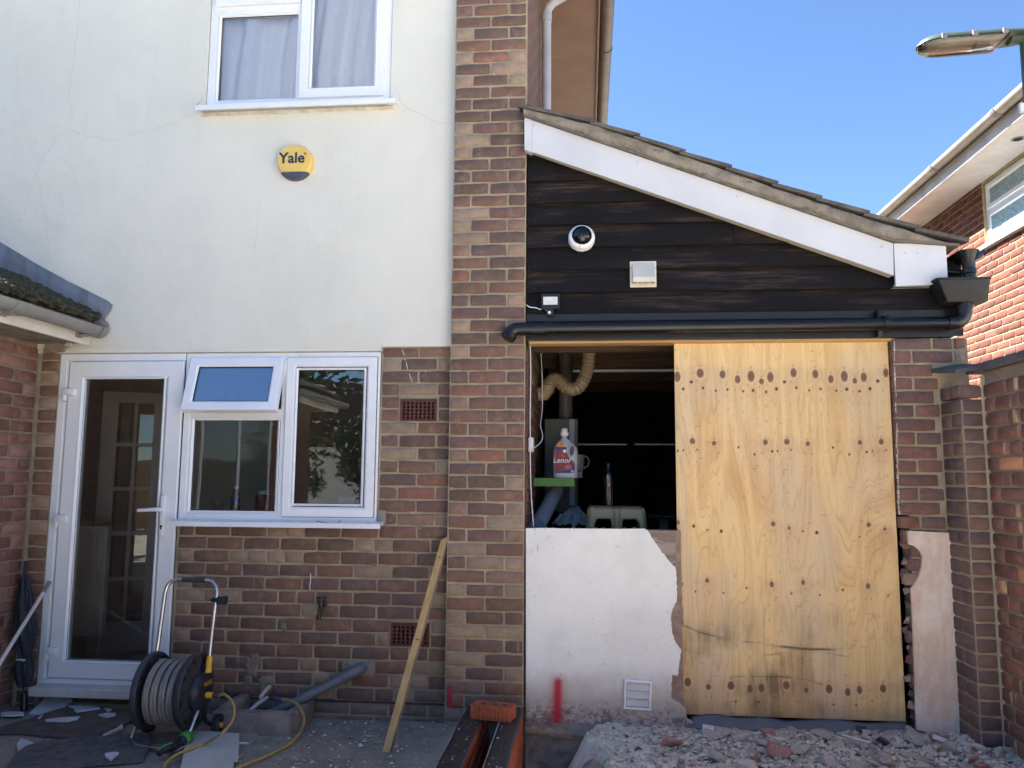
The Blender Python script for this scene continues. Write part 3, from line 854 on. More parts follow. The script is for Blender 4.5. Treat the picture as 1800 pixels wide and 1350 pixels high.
b = MB(); zb = 4.97
b.tube([(xd, yd, 3.2), (xd, yd, zb)], .036, 16); b.tube([(xd, yd, zb), (xd + .01, yd, zb + .06), (xd + .05, yd, zb + .11), (xd + .26, yd, zb + .23), (xd + .42, yd, zb + .31), (xd + .46, yd, zsof + .06)], .036, 16)
dp = b.build('downpipe', PIPEW, house, smooth=50)
b = MB(); b.tube([(xd, yd, zb - .05), (xd, yd, zb + .02)], .042, 16); b.build('pipe_socket', PIPEW, dp, smooth=40)

# ---- rooms seen dimly through the glass
RADI = mat('white_radiator', srgb(200, 200, 196), rough=.4)
ra, rb = at(124, 1000, .72), at(181, 1000, .72); rzt = at(150, 925, .72).z; rzb = at(140, 1120, .72).z
rx0 = ra.x
rad = thing('radiator', 'white ribbed panel radiator just inside the glazed back door', 'radiator', (rx0, .74, 0))
MB().box(ra.x, rb.x, .74, .80, rzb, rzt, .008).build('panel', RADI, rad)
nr_ = 9
for i in range(nr_):
    xx = ra.x + .012 + i * (rb.x - ra.x - .024) / nr_
    MB().box(xx, xx + (rb.x - ra.x) / nr_ * .55, .731, .7395, rzb + .03, rzt - .03, .003).build('rib', RADI, rad)
MB().tube([(rb.x - .03, .77, rzb), (rb.x - .03, .77, .0)], .008, 8).build('pipe_tail', RADI, rad)
ia, ib = at(168, 900, 1.35), at(288, 900, 1.55)
idoor = thing('inner_glazed_door', 'white multi-pane inner door standing ajar behind the back door glass', 'door', (ia.x, 1.4, 0))
dwid = (ib - ia).length; dang = math.atan2(.2, ib.x - ia.x)
Md = Matrix.Translation((ia.x, 1.35, 0)) @ Matrix.Rotation(dang, 4, 'Z')
b = MB()
hs_ = [(.10 + c * (dwid - .2) / 2 + .012, .10 + (c + 1) * (dwid - .2) / 2 - .012, .22 + r_ * .345, .535 + r_ * .345) for c in range(2) for r_ in range(5)]
wall_cells(b, 0, dwid, 0, 2.0, 0, .04, hs_)
b.xf(Md); b.build('leaf', mat('white_gloss_door', srgb(190, 190, 186), rough=.35), idoor)
b = MB(); b.box(.09, dwid - .09, .018, .022, .21, 1.93); b.xf(Md); b.build('pane', GLASS_DOOR, idoor)
MB().box(ia.x - .3, ib.x + .6, 2.1, 2.15, -.02, 2.3).build('hall_wall', mat('dim_hall', srgb(200, 198, 190), rough=.8), idoor)
YEL = mat('yellow_cloth', srgb(190, 170, 60), srgb(160, 140, 50), 12, .9)
b = MB(); b.grid(lambda u, v_: Vector((ra.x + .01 + (rb.x - ra.x - .02) * u, .735 + .075 * v_, rzt + .03 + .02 * mnoise.noise((u * 6, v_ * 5, 1)) - .04 * abs(v_ - .5))), 16, 8)
tag(b.build('cloth', YEL, None, smooth=180), 'crumpled yellow cloth lying on top of the indoor radiator', 'cloth')
TOW = mat('towel_striped', srgb(150, 160, 170), srgb(90, 110, 140), 14, .95, stretch=(.3, 4, 1))
b = MB(); b.grid(lambda u, v_: Vector((-3.0 + .6 * u, .28 + .3 * v_, .025 + .03 * mnoise.noise((u * 7, v_ * 5, 3)))), 26, 14)
tag(b.build('towel', TOW, None, smooth=180), 'crumpled blue-grey towel on the floor inside the back door', 'towel')
# things on the inside of the kitchen sill
b = MB(); b.box(-2.40, -1.25, W + .245, W + .42, WZ0 - .02, WZ0 + .01); b.build('inner_sill', UPVC, house)
CLEAR = glass_mat('clear_plastic', (.86, .88, .9, 1), 1.6)
zi = WZ0 + .012; pb_ = at(414, 880, W + .31)
bt = thing('water_bottle', 'small clear water bottle with blue and white label on the kitchen window sill', 'bottle', (pb_.x, W + .31, zi))
b = MB(); b.lathe([(.028, 0), (.030, .01), (.030, .11), (.026, .135), (.013, .165), (.012, .175)], (pb_.x, W + .31, zi), (0, 0, 1), 16); b.build('body', CLEAR, bt, smooth=60)
b = MB(); b.lathe([(.0305, .075), (.0308, .076), (.0308, .12), (.0305, .121)], (pb_.x, W + .31, zi), (0, 0, 1), 16); b.build('label', mat('blue_white_label', srgb(220, 224, 235), srgb(40, 70, 170), 14, .4, stretch=(.2, .2, 1), lo=.45, hi=.5), bt, smooth=60)
b = MB(); b.lathe([(.013, .172), (.0135, .173), (.0135, .19), (.012, .192)], (pb_.x, W + .31, zi), (0, 0, 1), 16); b.build('cap', UPVC, bt, smooth=40)
ps = at(382, 885, W + .31); cupm = mat('stacked_tubs', srgb(176, 170, 160), srgb(150, 144, 134), 9, .5)
st = thing('tub_stack', 'stack of pale tubs beside the water bottle on the kitchen sill', 'tubs', (ps.x, W + .31, zi))
for i in range(5):
    b = MB(); b.lathe([(.034, i * .021), (.039, i * .021 + .014), (.041, i * .021 + .019)], (ps.x, W + .31, zi), (0, 0, 1), 16); b.build('tub', cupm, st, smooth=40)
pr = at(462, 878, W + .31)
rc = thing('red_canister', 'red canister at the right end of the lower left kitchen pane', 'canister', (pr.x, W + .31, zi))
b = MB(); b.lathe([(.045, 0), (.048, .01), (.048, .12), (.04, .14)], (pr.x, W + .31, zi), (0, 0, 1), 18); b.build('body', mat('red_tin', srgb(120, 30, 34), rough=.4), rc, smooth=40)
b = MB(); b.lathe([(.03, .14), (.03, .16), (.022, .165)], (pr.x, W + .31, zi), (0, 0, 1), 18); b.build('lid', UPVC, rc, smooth=40)
pk = at(612, 862, W + .33)
pkt = thing('plastic_carton', 'white and green plastic carton behind the right kitchen casement', 'carton', (pk.x, W + .33, zi))
b = MB(); b.box(pk.x - .05, pk.x + .06, W + .28, W + .38, zi, zi + .13, .012); b.build('body', mat('white_green_carton', srgb(210, 214, 206), srgb(110, 150, 60), 9, .45, lo=.5, hi=.55), pkt)
b = MB(); b.box(pk.x - .02, pk.x + .03, W + .30, W + .35, zi + .1305, zi + .15, .006); b.build('lid', mat('green_lid', srgb(70, 120, 50), rough=.4), pkt)

# ================================================================== LEFT EXTENSION
EXTY0 = -4.9
ext = thing('brick_extension', 'single-storey dusty red brick extension with grey gutter on the left', 'extension', (XE, -1.5, 0))
b = MB(); b.box(XE - .24, XE - .003, EXTY0, W - .001, -.3, 2.2); b.box(-7, XE - .245, EXTY0, EXTY0 + .2, -.3, 2.2); 
extw = b.build('brick_wall', MORTAR_OLD, ext)
rows = []
ce = cm
for k in range(-2, 28):
    z0 = zB + k * ce
    if z0 + ce > 2.17: break
    u1 = W - .012; u0 = -.95
    cells = bond(0, u1 - u0, 'S', .1125 if k % 2 else .03)
    cells = [(u0 + (u1 - u0) - bb, u0 + (u1 - u0) - a) for a, bb in cells]
    rows.append((z0, z0 + ce, cells))
lay(extw, (XE, 0, 0), PI / 2, rows, lambda k, u, z: B_EXT)
ml = []
rows = [(zB + k * ce, zB + (k + 1) * ce, bond(EXTY0, -.955, 'S', .1125 if k % 2 else .03)) for k in range(-2, 26)]
lay(None, (XE, 0, 0), PI / 2, rows, lambda k, u, z: B_EXT, mesh_list=ml); join_stuff('brickwork', ml, extw)
FXO = -3.05
FASC = mat('cream_fascia', srgb(222, 218, 208), srgb(208, 202, 190), 4, .5, c3=srgb(180, 170, 152), scale3=14, lo3=.62, hi3=.85)
def ez(x): return 2.335 + .47 * (FXO - x)                                    # roof plane
b = MB(); b.box(FXO - .02, FXO, EXTY0, W - .03, 2.14, 2.30, .004); b.build('fascia', FASC, ext)
b = MB(); b.box(XE - .002, FXO - .021, EXTY0, W - .03, 2.155, 2.17); b.build('soffit', mat('stained_soffit', srgb(150, 138, 120), srgb(112, 102, 88), 8, .8), ext)
GX, GZ, GR = -2.985, 2.245, .056
b = MB(); half_gutter(b, (GX, EXTY0, GZ), (GX, RY - .035, GZ), GR, 12); 
eg = b.build('gutter', GREYPVC, ext, smooth=40)
def hub(y0, y1, r):
    b = MB(); half_gutter(b, (GX, y0, GZ), (GX, y1, GZ), r, 12, .006); b.build('gutter_union', GREYPVC, eg, smooth=40)
pu = atX(40, 548, GX + GR)
hub(RY - .075, RY - .03, GR + .007); hub(RY - .10, RY - .088, GR + .004)
for yy in (pu.y - .03, pu.y + .045): hub(yy - .014, yy + .014, GR + .008)
hub(pu.y - .03, pu.y + .045, GR + .004)
b = MB(); b.lathe([(GR + .004, 0), (GR + .004, .012)], (GX, RY - .032, GZ), (0, 1, 0), 20); 
b.build('gutter_stop_end', GREYPVC, eg, smooth=40)
for yy in (RY - .14, pu.y, -1.3, -2.3):
    b = MB(); b.box(FXO + .001, FXO + .02, yy - .02, yy + .02, GZ - .075, GZ - .02); b.box(FXO + .02, GX, yy - .02, yy + .02, GZ - GR - .012, GZ - GR - .004); b.build('gutter_bracket', GREYPVC, eg)
# tiles
TILE = mat('mossy_grey_tile', srgb(92, 86, 76), srgb(70, 66, 60), 9, .95, bump=.9, bscale=60, c3=srgb(110, 104, 84), scale3=18)
def tile_mesh(name, wd, ln, matl):
    b = MB()
    prof = []
    for i in range(9):
        x = i / 8 * wd
        prof.append((x, .016 * max(0, math.cos((i - 2) / 8 * 2 * PI * 1.0)) ** 2))
    top = [[Vector((x, y_, z + .012)) for x, z in prof] + [Vector((x, y_, z - .004)) for x, z in prof[::-1]] for y_ in (0, ln)]
    b.loft(top)
    me = bpy.data.meshes.new(name); me.from_pydata(b.v, [], b.f)
    bm_ = bmesh.new(); bm_.from_mesh(me); bmesh.ops.recalc_face_normals(bm_, faces=bm_.faces); bm_.to_mesh(me); bm_.free()
    me.materials.append(matl); return me
tme = tile_mesh('roof_tile', .31, .40, TILE)
roofL = MB().prism([(FXO + .03, EXTY0, 2.325), (-7.0, EXTY0, ez(-7.0) - .02), (-7.0, EXTY0, ez(-7.0) - .06), (FXO + .03, EXTY0, 2.28)], (0, RY - .03 - EXTY0, 0)).build('roof', mat('roof_underlay', srgb(58, 55, 44), srgb(44, 42, 36), 20, .95, bump=1, bscale=60), ext)
ang = math.atan(.47)
for r_ in range(7):
    for c_ in range(12):
        y = RY - .05 - (c_ + 1) * .30
        x = FXO + .055 - r_ * .30 * math.cos(ang); z = ez(x) + .012 - (.030 if r_ == 0 else .012)
        o = link('roof_tile', tme, roofL, (x, y, z))
        o.rotation_euler = Matrix(((0, -math.cos(ang), math.sin(ang)), (1, 0, 0), (0, math.sin(ang), math.cos(ang)))).to_euler()
# lead flashing against the render
b = MB()
fpx = [(-90, 372), (0, 425), (60, 461), (120, 494), (190, 528), (199, 536), (196, 545), (186, 559), (183, 561)]
T_ = [at(x, y, RY - .004) for x, y in fpx]
low = [at(x, y, RY - .006) for x, y in ((-90, 425), (0, 474), (60, 506), (120, 533), (160, 550), (172, 557), (178, 560), (182, 561.5), (183, 562))]
out = [p + Vector((.01, -.16, .018 - .16 * 0)) for p in low]
n_ = len(T_)
loops = [[T_[i] + Vector((0, -.004, 0)) , T_[i] * .5 + low[i] * .5 + Vector((0, -.006, 0)), low[i] + Vector((0, -.012, .008)), low[i] + Vector((0, -.045, .0)), low[i] + Vector((.0, -.13 - .02 * mnoise.noise((i * 1.7, 0, 0)), .004))] for i in range(n_)]
b.loft(loops, closed=False, caps=False)
b.v = [p + Vector((0, .002 * mnoise.noise((p.x * 9, p.z * 9, 1)), .004 * mnoise.noise((p.x * 9, p.y * 9, 4)))) for p in b.v]
fl = b.build('lead_flashing', ZINC, ext, smooth=35)
sm = fl.modifiers.new('thickness', 'SOLIDIFY'); sm.thickness = .004
# moss along the tile edges
MOSS = mat('moss', srgb(74, 70, 48), srgb(54, 52, 40), 20, 1.0, bump=1, bscale=120, c3=srgb(100, 96, 66), scale3=40)
b = MB(); r2 = random.Random(4)
for i in range(900):
    y = r2.uniform(-1.1, RY - .06); q = r2.random() ** 1.7
    x = FXO + .075 - q * .55; z = ez(x) + .010 - .045 * (q < .06) * r2.random()
    s_ = r2.uniform(.008, .026)
    n0 = len(b.v); b.lathe([(s_, -.3 * s_), (s_ * .9, .35 * s_), (s_ * .4, .75 * s_)], (x, y, z + .012), (r2.uniform(-.3, .5), r2.uniform(-.3, .3), 1), 6)
b.build('moss', MOSS, roofL, smooth=60, kind='stuff')
# frayed felt and plaster scraps under the eaves in the corner
SCR = mat('peeling_plaster', srgb(160, 150, 130), srgb(120, 110, 94), 20, .95, bump=.8, bscale=80)
cpos = at(92, 612, .04)
b = MB(); b.prism([cpos + Vector(p) for p in ((-.06, 0, -.03), (.06, 0, -.02), (.10, 0, .02), (.03, 0, .035), (-.05, 0, .03))], (0, .05, 0)); b.build('plaster_scrap', SCR, ext)
for px_, py_, s_ in ((38, 591, .02), (119, 605, .022), (121, 613, .018)):
    p = at(px_, py_, -.05); MB().prism([p + Vector((-s_, 0, -s_ * .4)), p + Vector((s_ * .8, 0, -s_ * .5)), p + Vector((s_, 0, s_ * .3)), p + Vector((-s_ * .7, .01, s_ * .5))], (0, .01, 0)).build('paper_scrap', UPVC_DIRTY, ext)

# ================================================================== GARAGE
garage = thing('lean_to_garage', 'lean-to garage clad in black weatherboard with a white bargeboard', 'garage', (.8, .05, 0))
YB = .03
OZ1 = at(1060, 600, YB).z                                        # head of the opening
BK = None
t = NT('black_stained_board'); v = t.coords('Object', (1.2, 1, 22)); inf = t.n('ShaderNodeObjectInfo'); wv = t.math('MULTIPLY', inf.outputs['Random'], 31.0)
g1 = t.noise(v, 2.6, 8, .68, wv, .7); v2 = t.coords('Object', (.8, 1, 3.2)); g2 = t.noise(v2, 2.0, 4, .6, wv)
col = t.mix(t.math('MULTIPLY', t.step(g1, .40, .72), t.step(g2, .45, .66)), srgb(25, 23, 24), srgb(86, 70, 64))
col = t.mix(t.math('MULTIPLY', t.step(t.noise(t.coords('Object', (5, 1, 12)), 1.1, 3, .5, wv), .70, .78), .8), col, srgb(14, 13, 15))
col = t.mix(t.step(t.noise(t.coords('Object', (1, 1, 1)), 60, 2, .5, wv), .76, .8), col, srgb(110, 105, 100))
t.l(col, t.b.inputs['Base Color']); t.b.inputs['Roughness'].default_value = .78; t.b.inputs['Specular IOR Level'].default_value = .2
t.l(t.bump(g1, .6, .005), t.b.inputs['Normal']); BOARD = t.mat
NAIL = mat('rusty_nail', srgb(70, 58, 52), srgb(44, 40, 40), 30, .7)
BLACKPAINT = mat('black_fascia_paint', srgb(20, 20, 24), srgb(30, 30, 33), 6, .4, c3=srgb(60, 58, 56), scale3=30, lo3=.7, hi3=.85)
bt0, bt1 = at(922, 205, -.06), at(1570, 428, -.06); bb0, bb1 = at(922, 262, -.06), at(1571, 484, -.06)
slope = (bt1.z - bt0.z) / (bt1.x - bt0.x)
def roofx(z): return bt0.x + (z + .055 - bt0.z) / slope             # x where the roof line passes height z
lap = [at(1010, y, YB).z for y in (610, 572, 552.5, 515, 475, 436, 396, 358, 318, 279, 240)]
XG1 = at(1672, 560, YB).x
xj1, xj2 = at(1290, 450, YB).x, at(1627, 530, YB).x
zend = at(1600, 470, YB).z
for i in range(2, len(lap) - 1):
    z0, z1 = lap[i], lap[i + 1] + .022
    def piece(xa, xb):
        r0, r1 = min(xb, roofx(z0)), min(xb, roofx(z1))
        if z0 < bt1.z - .2: r0 = r1 = xb
        elif z1 < bt1.z - .12: r1 = xb; r0 = xb
        if r0 - xa < .03: return
        r1 = max(r1, xa + .01)
        b = MB()
        yA, yB_ = YB - .024 + rnd.uniform(-.003, .002), YB + .015
        b.add([(xa, yA, z0), (r0, yA, z0), (r1, yB_, z1), (xa, yB_, z1), (xa, yA + .008, z0), (r0, yA + .008, z0), (r1, YB + .0215, z1), (xa, YB + .0215, z1)],
              [(0, 1, 2, 3), (4, 7, 6, 5), (0, 4, 5, 1), (1, 5, 6, 2), (2, 6, 7, 3), (3, 7, 4, 0)])
        wb_ = b.build('weatherboard', BOARD, garage)
        nb_ = MB(); xx = xa + .05
        while xx < min(r0, r1) - .03:
            nb_.lathe([(.0035, 0), (.003, .0012)], (xx + rnd.uniform(-.01, .01), yA + .0035, z0 + .022 + rnd.uniform(-.004, .004)), (0, -1, 0), 8); xx += .42
        if nb_.v: nb_.build('nail_heads', NAIL, wb_, kind='stuff')
    xl = XS + .006
    if i == 5: piece(xl, xj1 - .001); piece(xj1 + .001, XG1 + .075)
    elif i in (3,): piece(xl, xj2 - .001); piece(xj2 + .001, XG1 + .07)
    else: piece(xl, XG1 + .07 if z0 < bt1.z - .2 else 9)
# dark sheathing right behind the boards so no light shows through the laps
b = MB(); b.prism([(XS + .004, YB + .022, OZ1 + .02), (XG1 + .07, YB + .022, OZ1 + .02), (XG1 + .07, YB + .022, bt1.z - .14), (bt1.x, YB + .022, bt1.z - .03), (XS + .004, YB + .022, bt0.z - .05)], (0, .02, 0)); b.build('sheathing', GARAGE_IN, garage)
b = MB(); b.box(XS + .004, XG1, YB - .022, YB + .0195, OZ1 + .004, lap[1] + .02, .003); b.build('lintel_board', BLACKPAINT, garage)
b = MB(); b.box(XS + .004, XG1 + .02, YB - .016, YB + .0185, lap[1] + .0215, lap[2] + .015, .002); b.build('fascia_board', BLACKPAINT, garage)
RAWW = mat('raw_softwood', srgb(196, 160, 104), srgb(176, 138, 86), 6, .7, stretch=(.3, 1, 6))
b = MB(); b.box(XS + .02, 1.72, YB - .004, YB + .09, OZ1 - .012, OZ1 + .003); b.build('lintel_edge', RAWW, garage)
# bargeboard with end box
WB = mat('white_bargeboard', srgb(206, 207, 208), srgb(198, 199, 200), 3, .4, c3=srgb(184, 184, 184), scale3=16, lo3=.6, hi3=.9)
b = MB()
yb0, yb1 = -.06, -.044
e = .045
b.prism([bt0 + Vector((e, 0, e * slope)), bt1, bb1, bb0 + Vector((e, 0, e * slope))], (0, .016, 0)); barge = b.build('bargeboard', WB, garage)
b = MB(); b.prism([bt0 + Vector((0, -.002, 0)), bt0 + Vector((e - .001, -.002, e * slope)), bb0 + Vector((e - .001, -.002, e * slope - .006)), bb0 + Vector((0, -.002, -.004))], (0, .05, 0)); b.build('end_cover', WB, barge)
x1_, x2_ = at(1572.5, 460, -.06), at(1664, 460, -.06)
zb_, zt_ = at(1573, 503, -.06).z, at(1572, 429, -.06).z
b = MB(); b.prism([(x1_.x, -.062, zt_ + .003), (x2_.x, -.062, zt_ - .006), (x2_.x, -.062, at(1665, 489, -.06).z), (at(1636, 501, -.06).x, -.062, zb_ + .004), (x1_.x, -.062, zb_)], (0, .018, 0)); eb = b.build('box_end', WB, garage)
b = MB(); b.box(x1_.x + .012, x2_.x - .004, -.043, YB + .02, zb_ + .01, zb_ + .022); b.box(x2_.x - .02, x2_.x - .004, -.043, YB + .02, zb_ + .03, zt_ - .01); b.build('box_soffit', WB, eb)
SCRW = mat('screw_cap', srgb(196, 198, 202), rough=.35)
for px_, py_ in ((939, 220), (1121, 286), (1296, 345), (1551, 434), (1591, 445), (1614, 445)):
    p = at(px_, py_, -.0605); b = MB(); b.lathe([(.0065, 0), (.0065, .002), (.004, .0035)], p + Vector((0, -.0015, 0)), (0, -1, 0), 10); b.build('screw_cap', SCRW, barge)
# timber strip between board and soffit
b = MB(); b.prism([bb0 + Vector((.02, .017, .004)), bb1 + Vector((0, .017, .004)), bb1 + Vector((0, .017, .03)), bb0 + Vector((.02, .017, .03))], (0, .055, 0)); b.build('soffit_strip', mat('pale_soffit_strip', srgb(190, 180, 160), rough=.7), garage)
# roof: undercloak, verge mortar and tiles with stepped edges
UCL = mat('fibre_undercloak', srgb(120, 110, 98), srgb(96, 88, 80), 12, .9, bump=.4, bscale=60, stretch=(1, 1, 4))
VM = mat('verge_mortar', srgb(150, 140, 122), srgb(118, 109, 95), 9, .95, bump=.9, bscale=60, c3=srgb(92, 86, 78), scale3=20, lo3=.55, hi3=.72)
knee = at(1572, 425, -.075)
b = MB(); u0_, u1_ = at(920, 203, -.085), at(1570, 424, -.085); u2_ = at(1688, 432, -.085)
b.prism([u0_ + Vector((0, 0, .012)), u1_ + Vector((0, 0, .010)), u2_ + Vector((0, 0, .012)), u2_, u1_, u0_], (0, .2, 0)); b.build('undercloak', UCL, garage)
steps = [(920, 181), (1045, 211), (1123, 236), (1203, 264), (1284.5, 291), (1365.8, 319.6), (1443, 345), (1526.6, 371.5), (1617, 398), (1701, 420)]
S_ = [at(x, y, -.08) for x, y in steps]
GT = mat('grey_concrete_tile', srgb(108, 101, 92), srgb(82, 77, 71), 8, .95, bump=.9, bscale=60, c3=srgb(104, 98, 84), scale3=16)
tiles = MB().prism([u0_ + Vector((.02, .02, .014)), u1_ + Vector((0, .02, .012)), u2_ + Vector((0, .02, .014)), u2_ + Vector((.0, .02, .02)), u1_ + Vector((0, .02, .05)), u0_ + Vector((.02, .02, .08))], (0, 4.9, 0)).build('roof_deck', mat('roof_felt', srgb(50, 46, 44), rough=.95), garage)
for k in range(len(S_) - 1):
    a, c = S_[k], S_[k + 1]
    # each course: tile laps over the next one down; its lower nose makes the step
    ln = (c - a).length + .07; d = (c - a).normalized()
    nrm = Vector((-d.z, 0, d.x))
    me = None
    b = MB(); th = .019
    top0 = a - nrm * .010 - d * .02; top1 = c + nrm * .006 + d * .008
    q = [top0, top1, top1 - nrm * th * 1.2, top0 - nrm * th]
    w_t = .30
    pts = []
    loops = []
    for j in range(7):
        y = j / 6 * w_t
        rr = .012 * math.sin(j / 6 * PI) ** 2
        loops.append([p + Vector((0, y - .005, 0)) + nrm * (rr if i_ < 2 else rr) for i_, p in enumerate(q)])
    b.loft(loops); o = b.build('roof_tile', GT, tiles)
    for j in range(1, 10):
        o2 = bpy.data.objects.new('roof_tile', o.data); C.objects.link(o2); o2.parent = tiles; o2.location = o.location + Vector((0, j * w_t, 0))
b = MB(); r2 = random.Random(12)
# mortar bedding: a lumpy fillet between undercloak and tile edge
N = 90; loops = []
def lerpP(P, t_):
    xx = P[0].x + t_ * (P[-1].x - P[0].x)
    for a, c in zip(P, P[1:]):
        if a.x <= xx <= c.x + 1e-9: return a.lerp(c, (xx - a.x) / max(1e-9, c.x - a.x))
    return P[-1]
lowP = [u0_ + Vector((0, 0, .012)), u1_ + Vector((0, 0, .010)), u2_ + Vector((-.03, 0, .011))]
hiP = [s - Vector((0, 0, .028)) for s in S_[:-1]] + [S_[-1] - Vector((.03, 0, .03))]
for i in range(N + 1):
    l = lerpP(lowP, i / N); h = lerpP(hiP, i / N); h = Vector((l.x, l.y, max(h.z, l.z + .004)))
    lp = []
    for j in range(5):
        p = l.lerp(h, j / 4); bulge = -.010 * math.sin(j / 4 * PI) + .008 * mnoise.noise((p.x * 14, j * .8, 2)) + .005 * mnoise.noise((p.x * 40, j * 2, 2))
        lp.append(Vector((p.x, -.072 + bulge, p.z)))
    loops.append(lp + [Vector((h.x, -.02, h.z)), Vector((l.x, -.02, l.z))])
b.loft(loops); b.build('verge_mortar', VM, garage, smooth=60)

def chip(name, m_, parent, p, s_, sd):
    r = random.Random(sd); bm = bmesh.new()
    for _ in range(10): bm.verts.new(Vector(p) + Vector((r.uniform(-1, 1) * s_[0], r.uniform(-1, 1) * s_[1], r.uniform(-1, 1) * s_[2])))
    bmesh.ops.convex_hull(bm, input=bm.verts[:])
    for v_ in [v_ for v_ in bm.verts if not v_.link_faces]: bm.verts.remove(v_)
    bm.verts.index_update(); b = MB(); b.add([v_.co.copy() for v_ in bm.verts], [[v_.index for v_ in f.verts] for f in bm.faces]); bm.free()
    return b.build(name, m_, parent)
# right jamb brickwork
JX0, JX1 = at(1566, 620, .02).x, at(1652, 690, .02).x
JY = .02
zj = [at(1620, 560 + y / 3.462, JY).z for y in (192, 1285)]               # 13 courses
cj = (zj[0] - zj[1]) / 13
b = MB(); b.box(JX0 + .012, JX1 + .16, JY + .003, JY + .12, at(1600, 905, JY).z, OZ1 + .0); b.box(JX0 + .055, JX1 + .16, JY + .0035, JY + .12, -.3, at(1600, 905, JY).z - .001); jamb = b.build('brick_jamb', MORTAR, garage)
rows = []
for k in range(-15, 16):
    z0 = zj[1] + k * cj
    if z0 > OZ1 - .02: break
    z1_ = min(z0 + cj, OZ1 + .004)
    o_ = rnd.uniform(-.004, .012)
    xr = JX1 + (.155 if z0 > at(1690, 655, JY).z - .02 else .0)
    cells = bond(JX0, xr, 'SHS' if k % 2 else 'HSS', 0, .222)
    if z0 < at(1600, 935, JY).z - .03:
        cells = [((a + .03 + rnd.uniform(-.028, .03) if i == 0 else a), bb) for i, (a, bb) in enumerate(cells)]
    rows.append((z0, z1_, cells))
lay(jamb, (0, JY, 0), 0, rows, split_mat(.1, B_JAMB, B_BUFF))
b = MB()
for k in range(34):
    p = at(1571.5 + k * .26 + rnd.uniform(-.8, .8), 600 + k * 9, JY - .004); q = at(1571.5 + (k + 1) * .26, 600 + (k + .86) * 9, JY - .004); wd_ = rnd.uniform(.0015, .004)
    if rnd.random() < .8: b.box(p.x - wd_, p.x + wd_, JY - .0065, JY + .002, q.z, p.z)
b.build('plaster_edge', mat('old_plaster_edge', srgb(214, 206, 196), srgb(180, 168, 156), 20, .9), jamb)
# plaster strip on the lower jamb
t = NT('pink_stained_plaster'); v = t.coords('Object', (1, 1, .45)); a_ = t.noise(v, 5.0, 6, .62)
col = t.ramp(a_, [(.28, srgb(240, 233, 222)), (.42, srgb(234, 219, 202)), (.52, srgb(222, 196, 174)), (.62, srgb(236, 225, 210)), (.75, srgb(242, 237, 228))])
col = t.mix(t.math('MULTIPLY', t.step(t.noise(t.coords('Object'), 26, 7, .75), .5, .75), .4), col, srgb(196, 170, 150))
t.l(col, t.b.inputs['Base Color']); t.b.inputs['Roughness'].default_value = .9; t.b.inputs['Specular IOR Level'].default_value = .2
t.l(t.bump(t.noise(t.coords('Object'), 50, 7, .7), .6, .006), t.b.inputs['Normal']); PLASTER = t.mat
PY_ = JY - .024
poly = [(1596, 933), (1672.5, 937), (1675, 990), (1677, 1040), (1680, 1110), (1683, 1180), (1686, 1240), (1688, 1300), (1668, 1298), (1640, 1290), (1612, 1283), (1610, 1230), (1608, 1165), (1605, 1090), (1602, 1035), (1607, 1028), (1616, 1012), (1621, 995), (1622, 978), (1618, 970), (1608, 960), (1598, 957)]
b = MB(); b.prism([at(x, y, PY_) for x, y in poly], (0, .019, 0)); b.build('plaster_strip', PLASTER, garage)
BRK = mat('broken_mortar_edge', srgb(172, 150, 132), srgb(142, 120, 106), 14, .95, bump=1, bscale=60, c3=srgb(96, 80, 72), scale3=30)
# ragged broken bricks along the torn edge
r2 = random.Random(3)
for i in range(13):
    y = 960 + i * 25.5 + r2.uniform(-6, 6); p = at(1592 + i * 1.1 + r2.uniform(-5, 4), y, JY)
    s_ = r2.uniform(.018, .038)
    chip('broken_edge', BRK if i % 2 else B_JAMB, jamb, p + Vector((.012, .03, 0)), (.03, .03, r2.uniform(.018, .034)), i * 3 + 1)
# low rendered wall left of the plywood
DY = .012
t = NT('whitewashed_render'); v = t.coords('Generated'); vo = t.n('ShaderNodeNewGeometry'); sx = t.n('ShaderNodeSeparateXYZ'); t.l(vo.outputs['Position'], sx.inputs[0])
X_, Z_ = sx.outputs[0], sx.outputs[2]; vp_ = vo.outputs['Position']
col = t.mix(t.step(t.noise(vp_, 2.2, 5, .6), .4, .68), srgb(240, 240, 232), srgb(228, 228, 219))
col = t.mix(t.math('MULTIPLY', t.step(t.noise(vp_, 26, 6, .7), .56, .76), .35), col, srgb(182, 176, 164))
spk = t.math('MULTIPLY', t.step(t.noise(vp_, 95, 2, .5), .70, .74), t.step(t.math('SUBTRACT', .8, Z_), -.4, .5))
col = t.mix(t.math('MULTIPLY', spk, .6), col, srgb(96, 88, 80))
vs_ = t.n('ShaderNodeMapping'); vs_.inputs['Scale'].default_value = (26, 26, 4); t.l(vp_, vs_.inputs['Vector'])
col = t.mix(t.math('MULTIPLY', t.math('MULTIPLY', t.step(t.noise(vs_.outputs[0], 1.6, 3), .70, .74), .6), t.step(t.math('MULTIPLY', X_, -1), -.05, .12)), col, srgb(110, 104, 96))
dec = t.math('ADD', Z_, t.math('MULTIPLY', t.math('SUBTRACT', t.noise(vp_, 6, 6, .7), .5), .22))
col = t.mix(t.math('SUBTRACT', 1.0, t.step(dec, .10, .36)), col, srgb(196, 186, 174))
col = t.mix(t.math('MULTIPLY', t.math('SUBTRACT', 1.0, t.step(dec, .04, .16)), t.step(t.noise(vp_, 38, 6, .75), .42, .58)), col, srgb(132, 118, 104))
r0, r1 = at(981, 1195, DY), at(978, 1290, DY)                                # sprayed red mark
kx = (r1.x - r0.x) / (r1.z - r0.z)
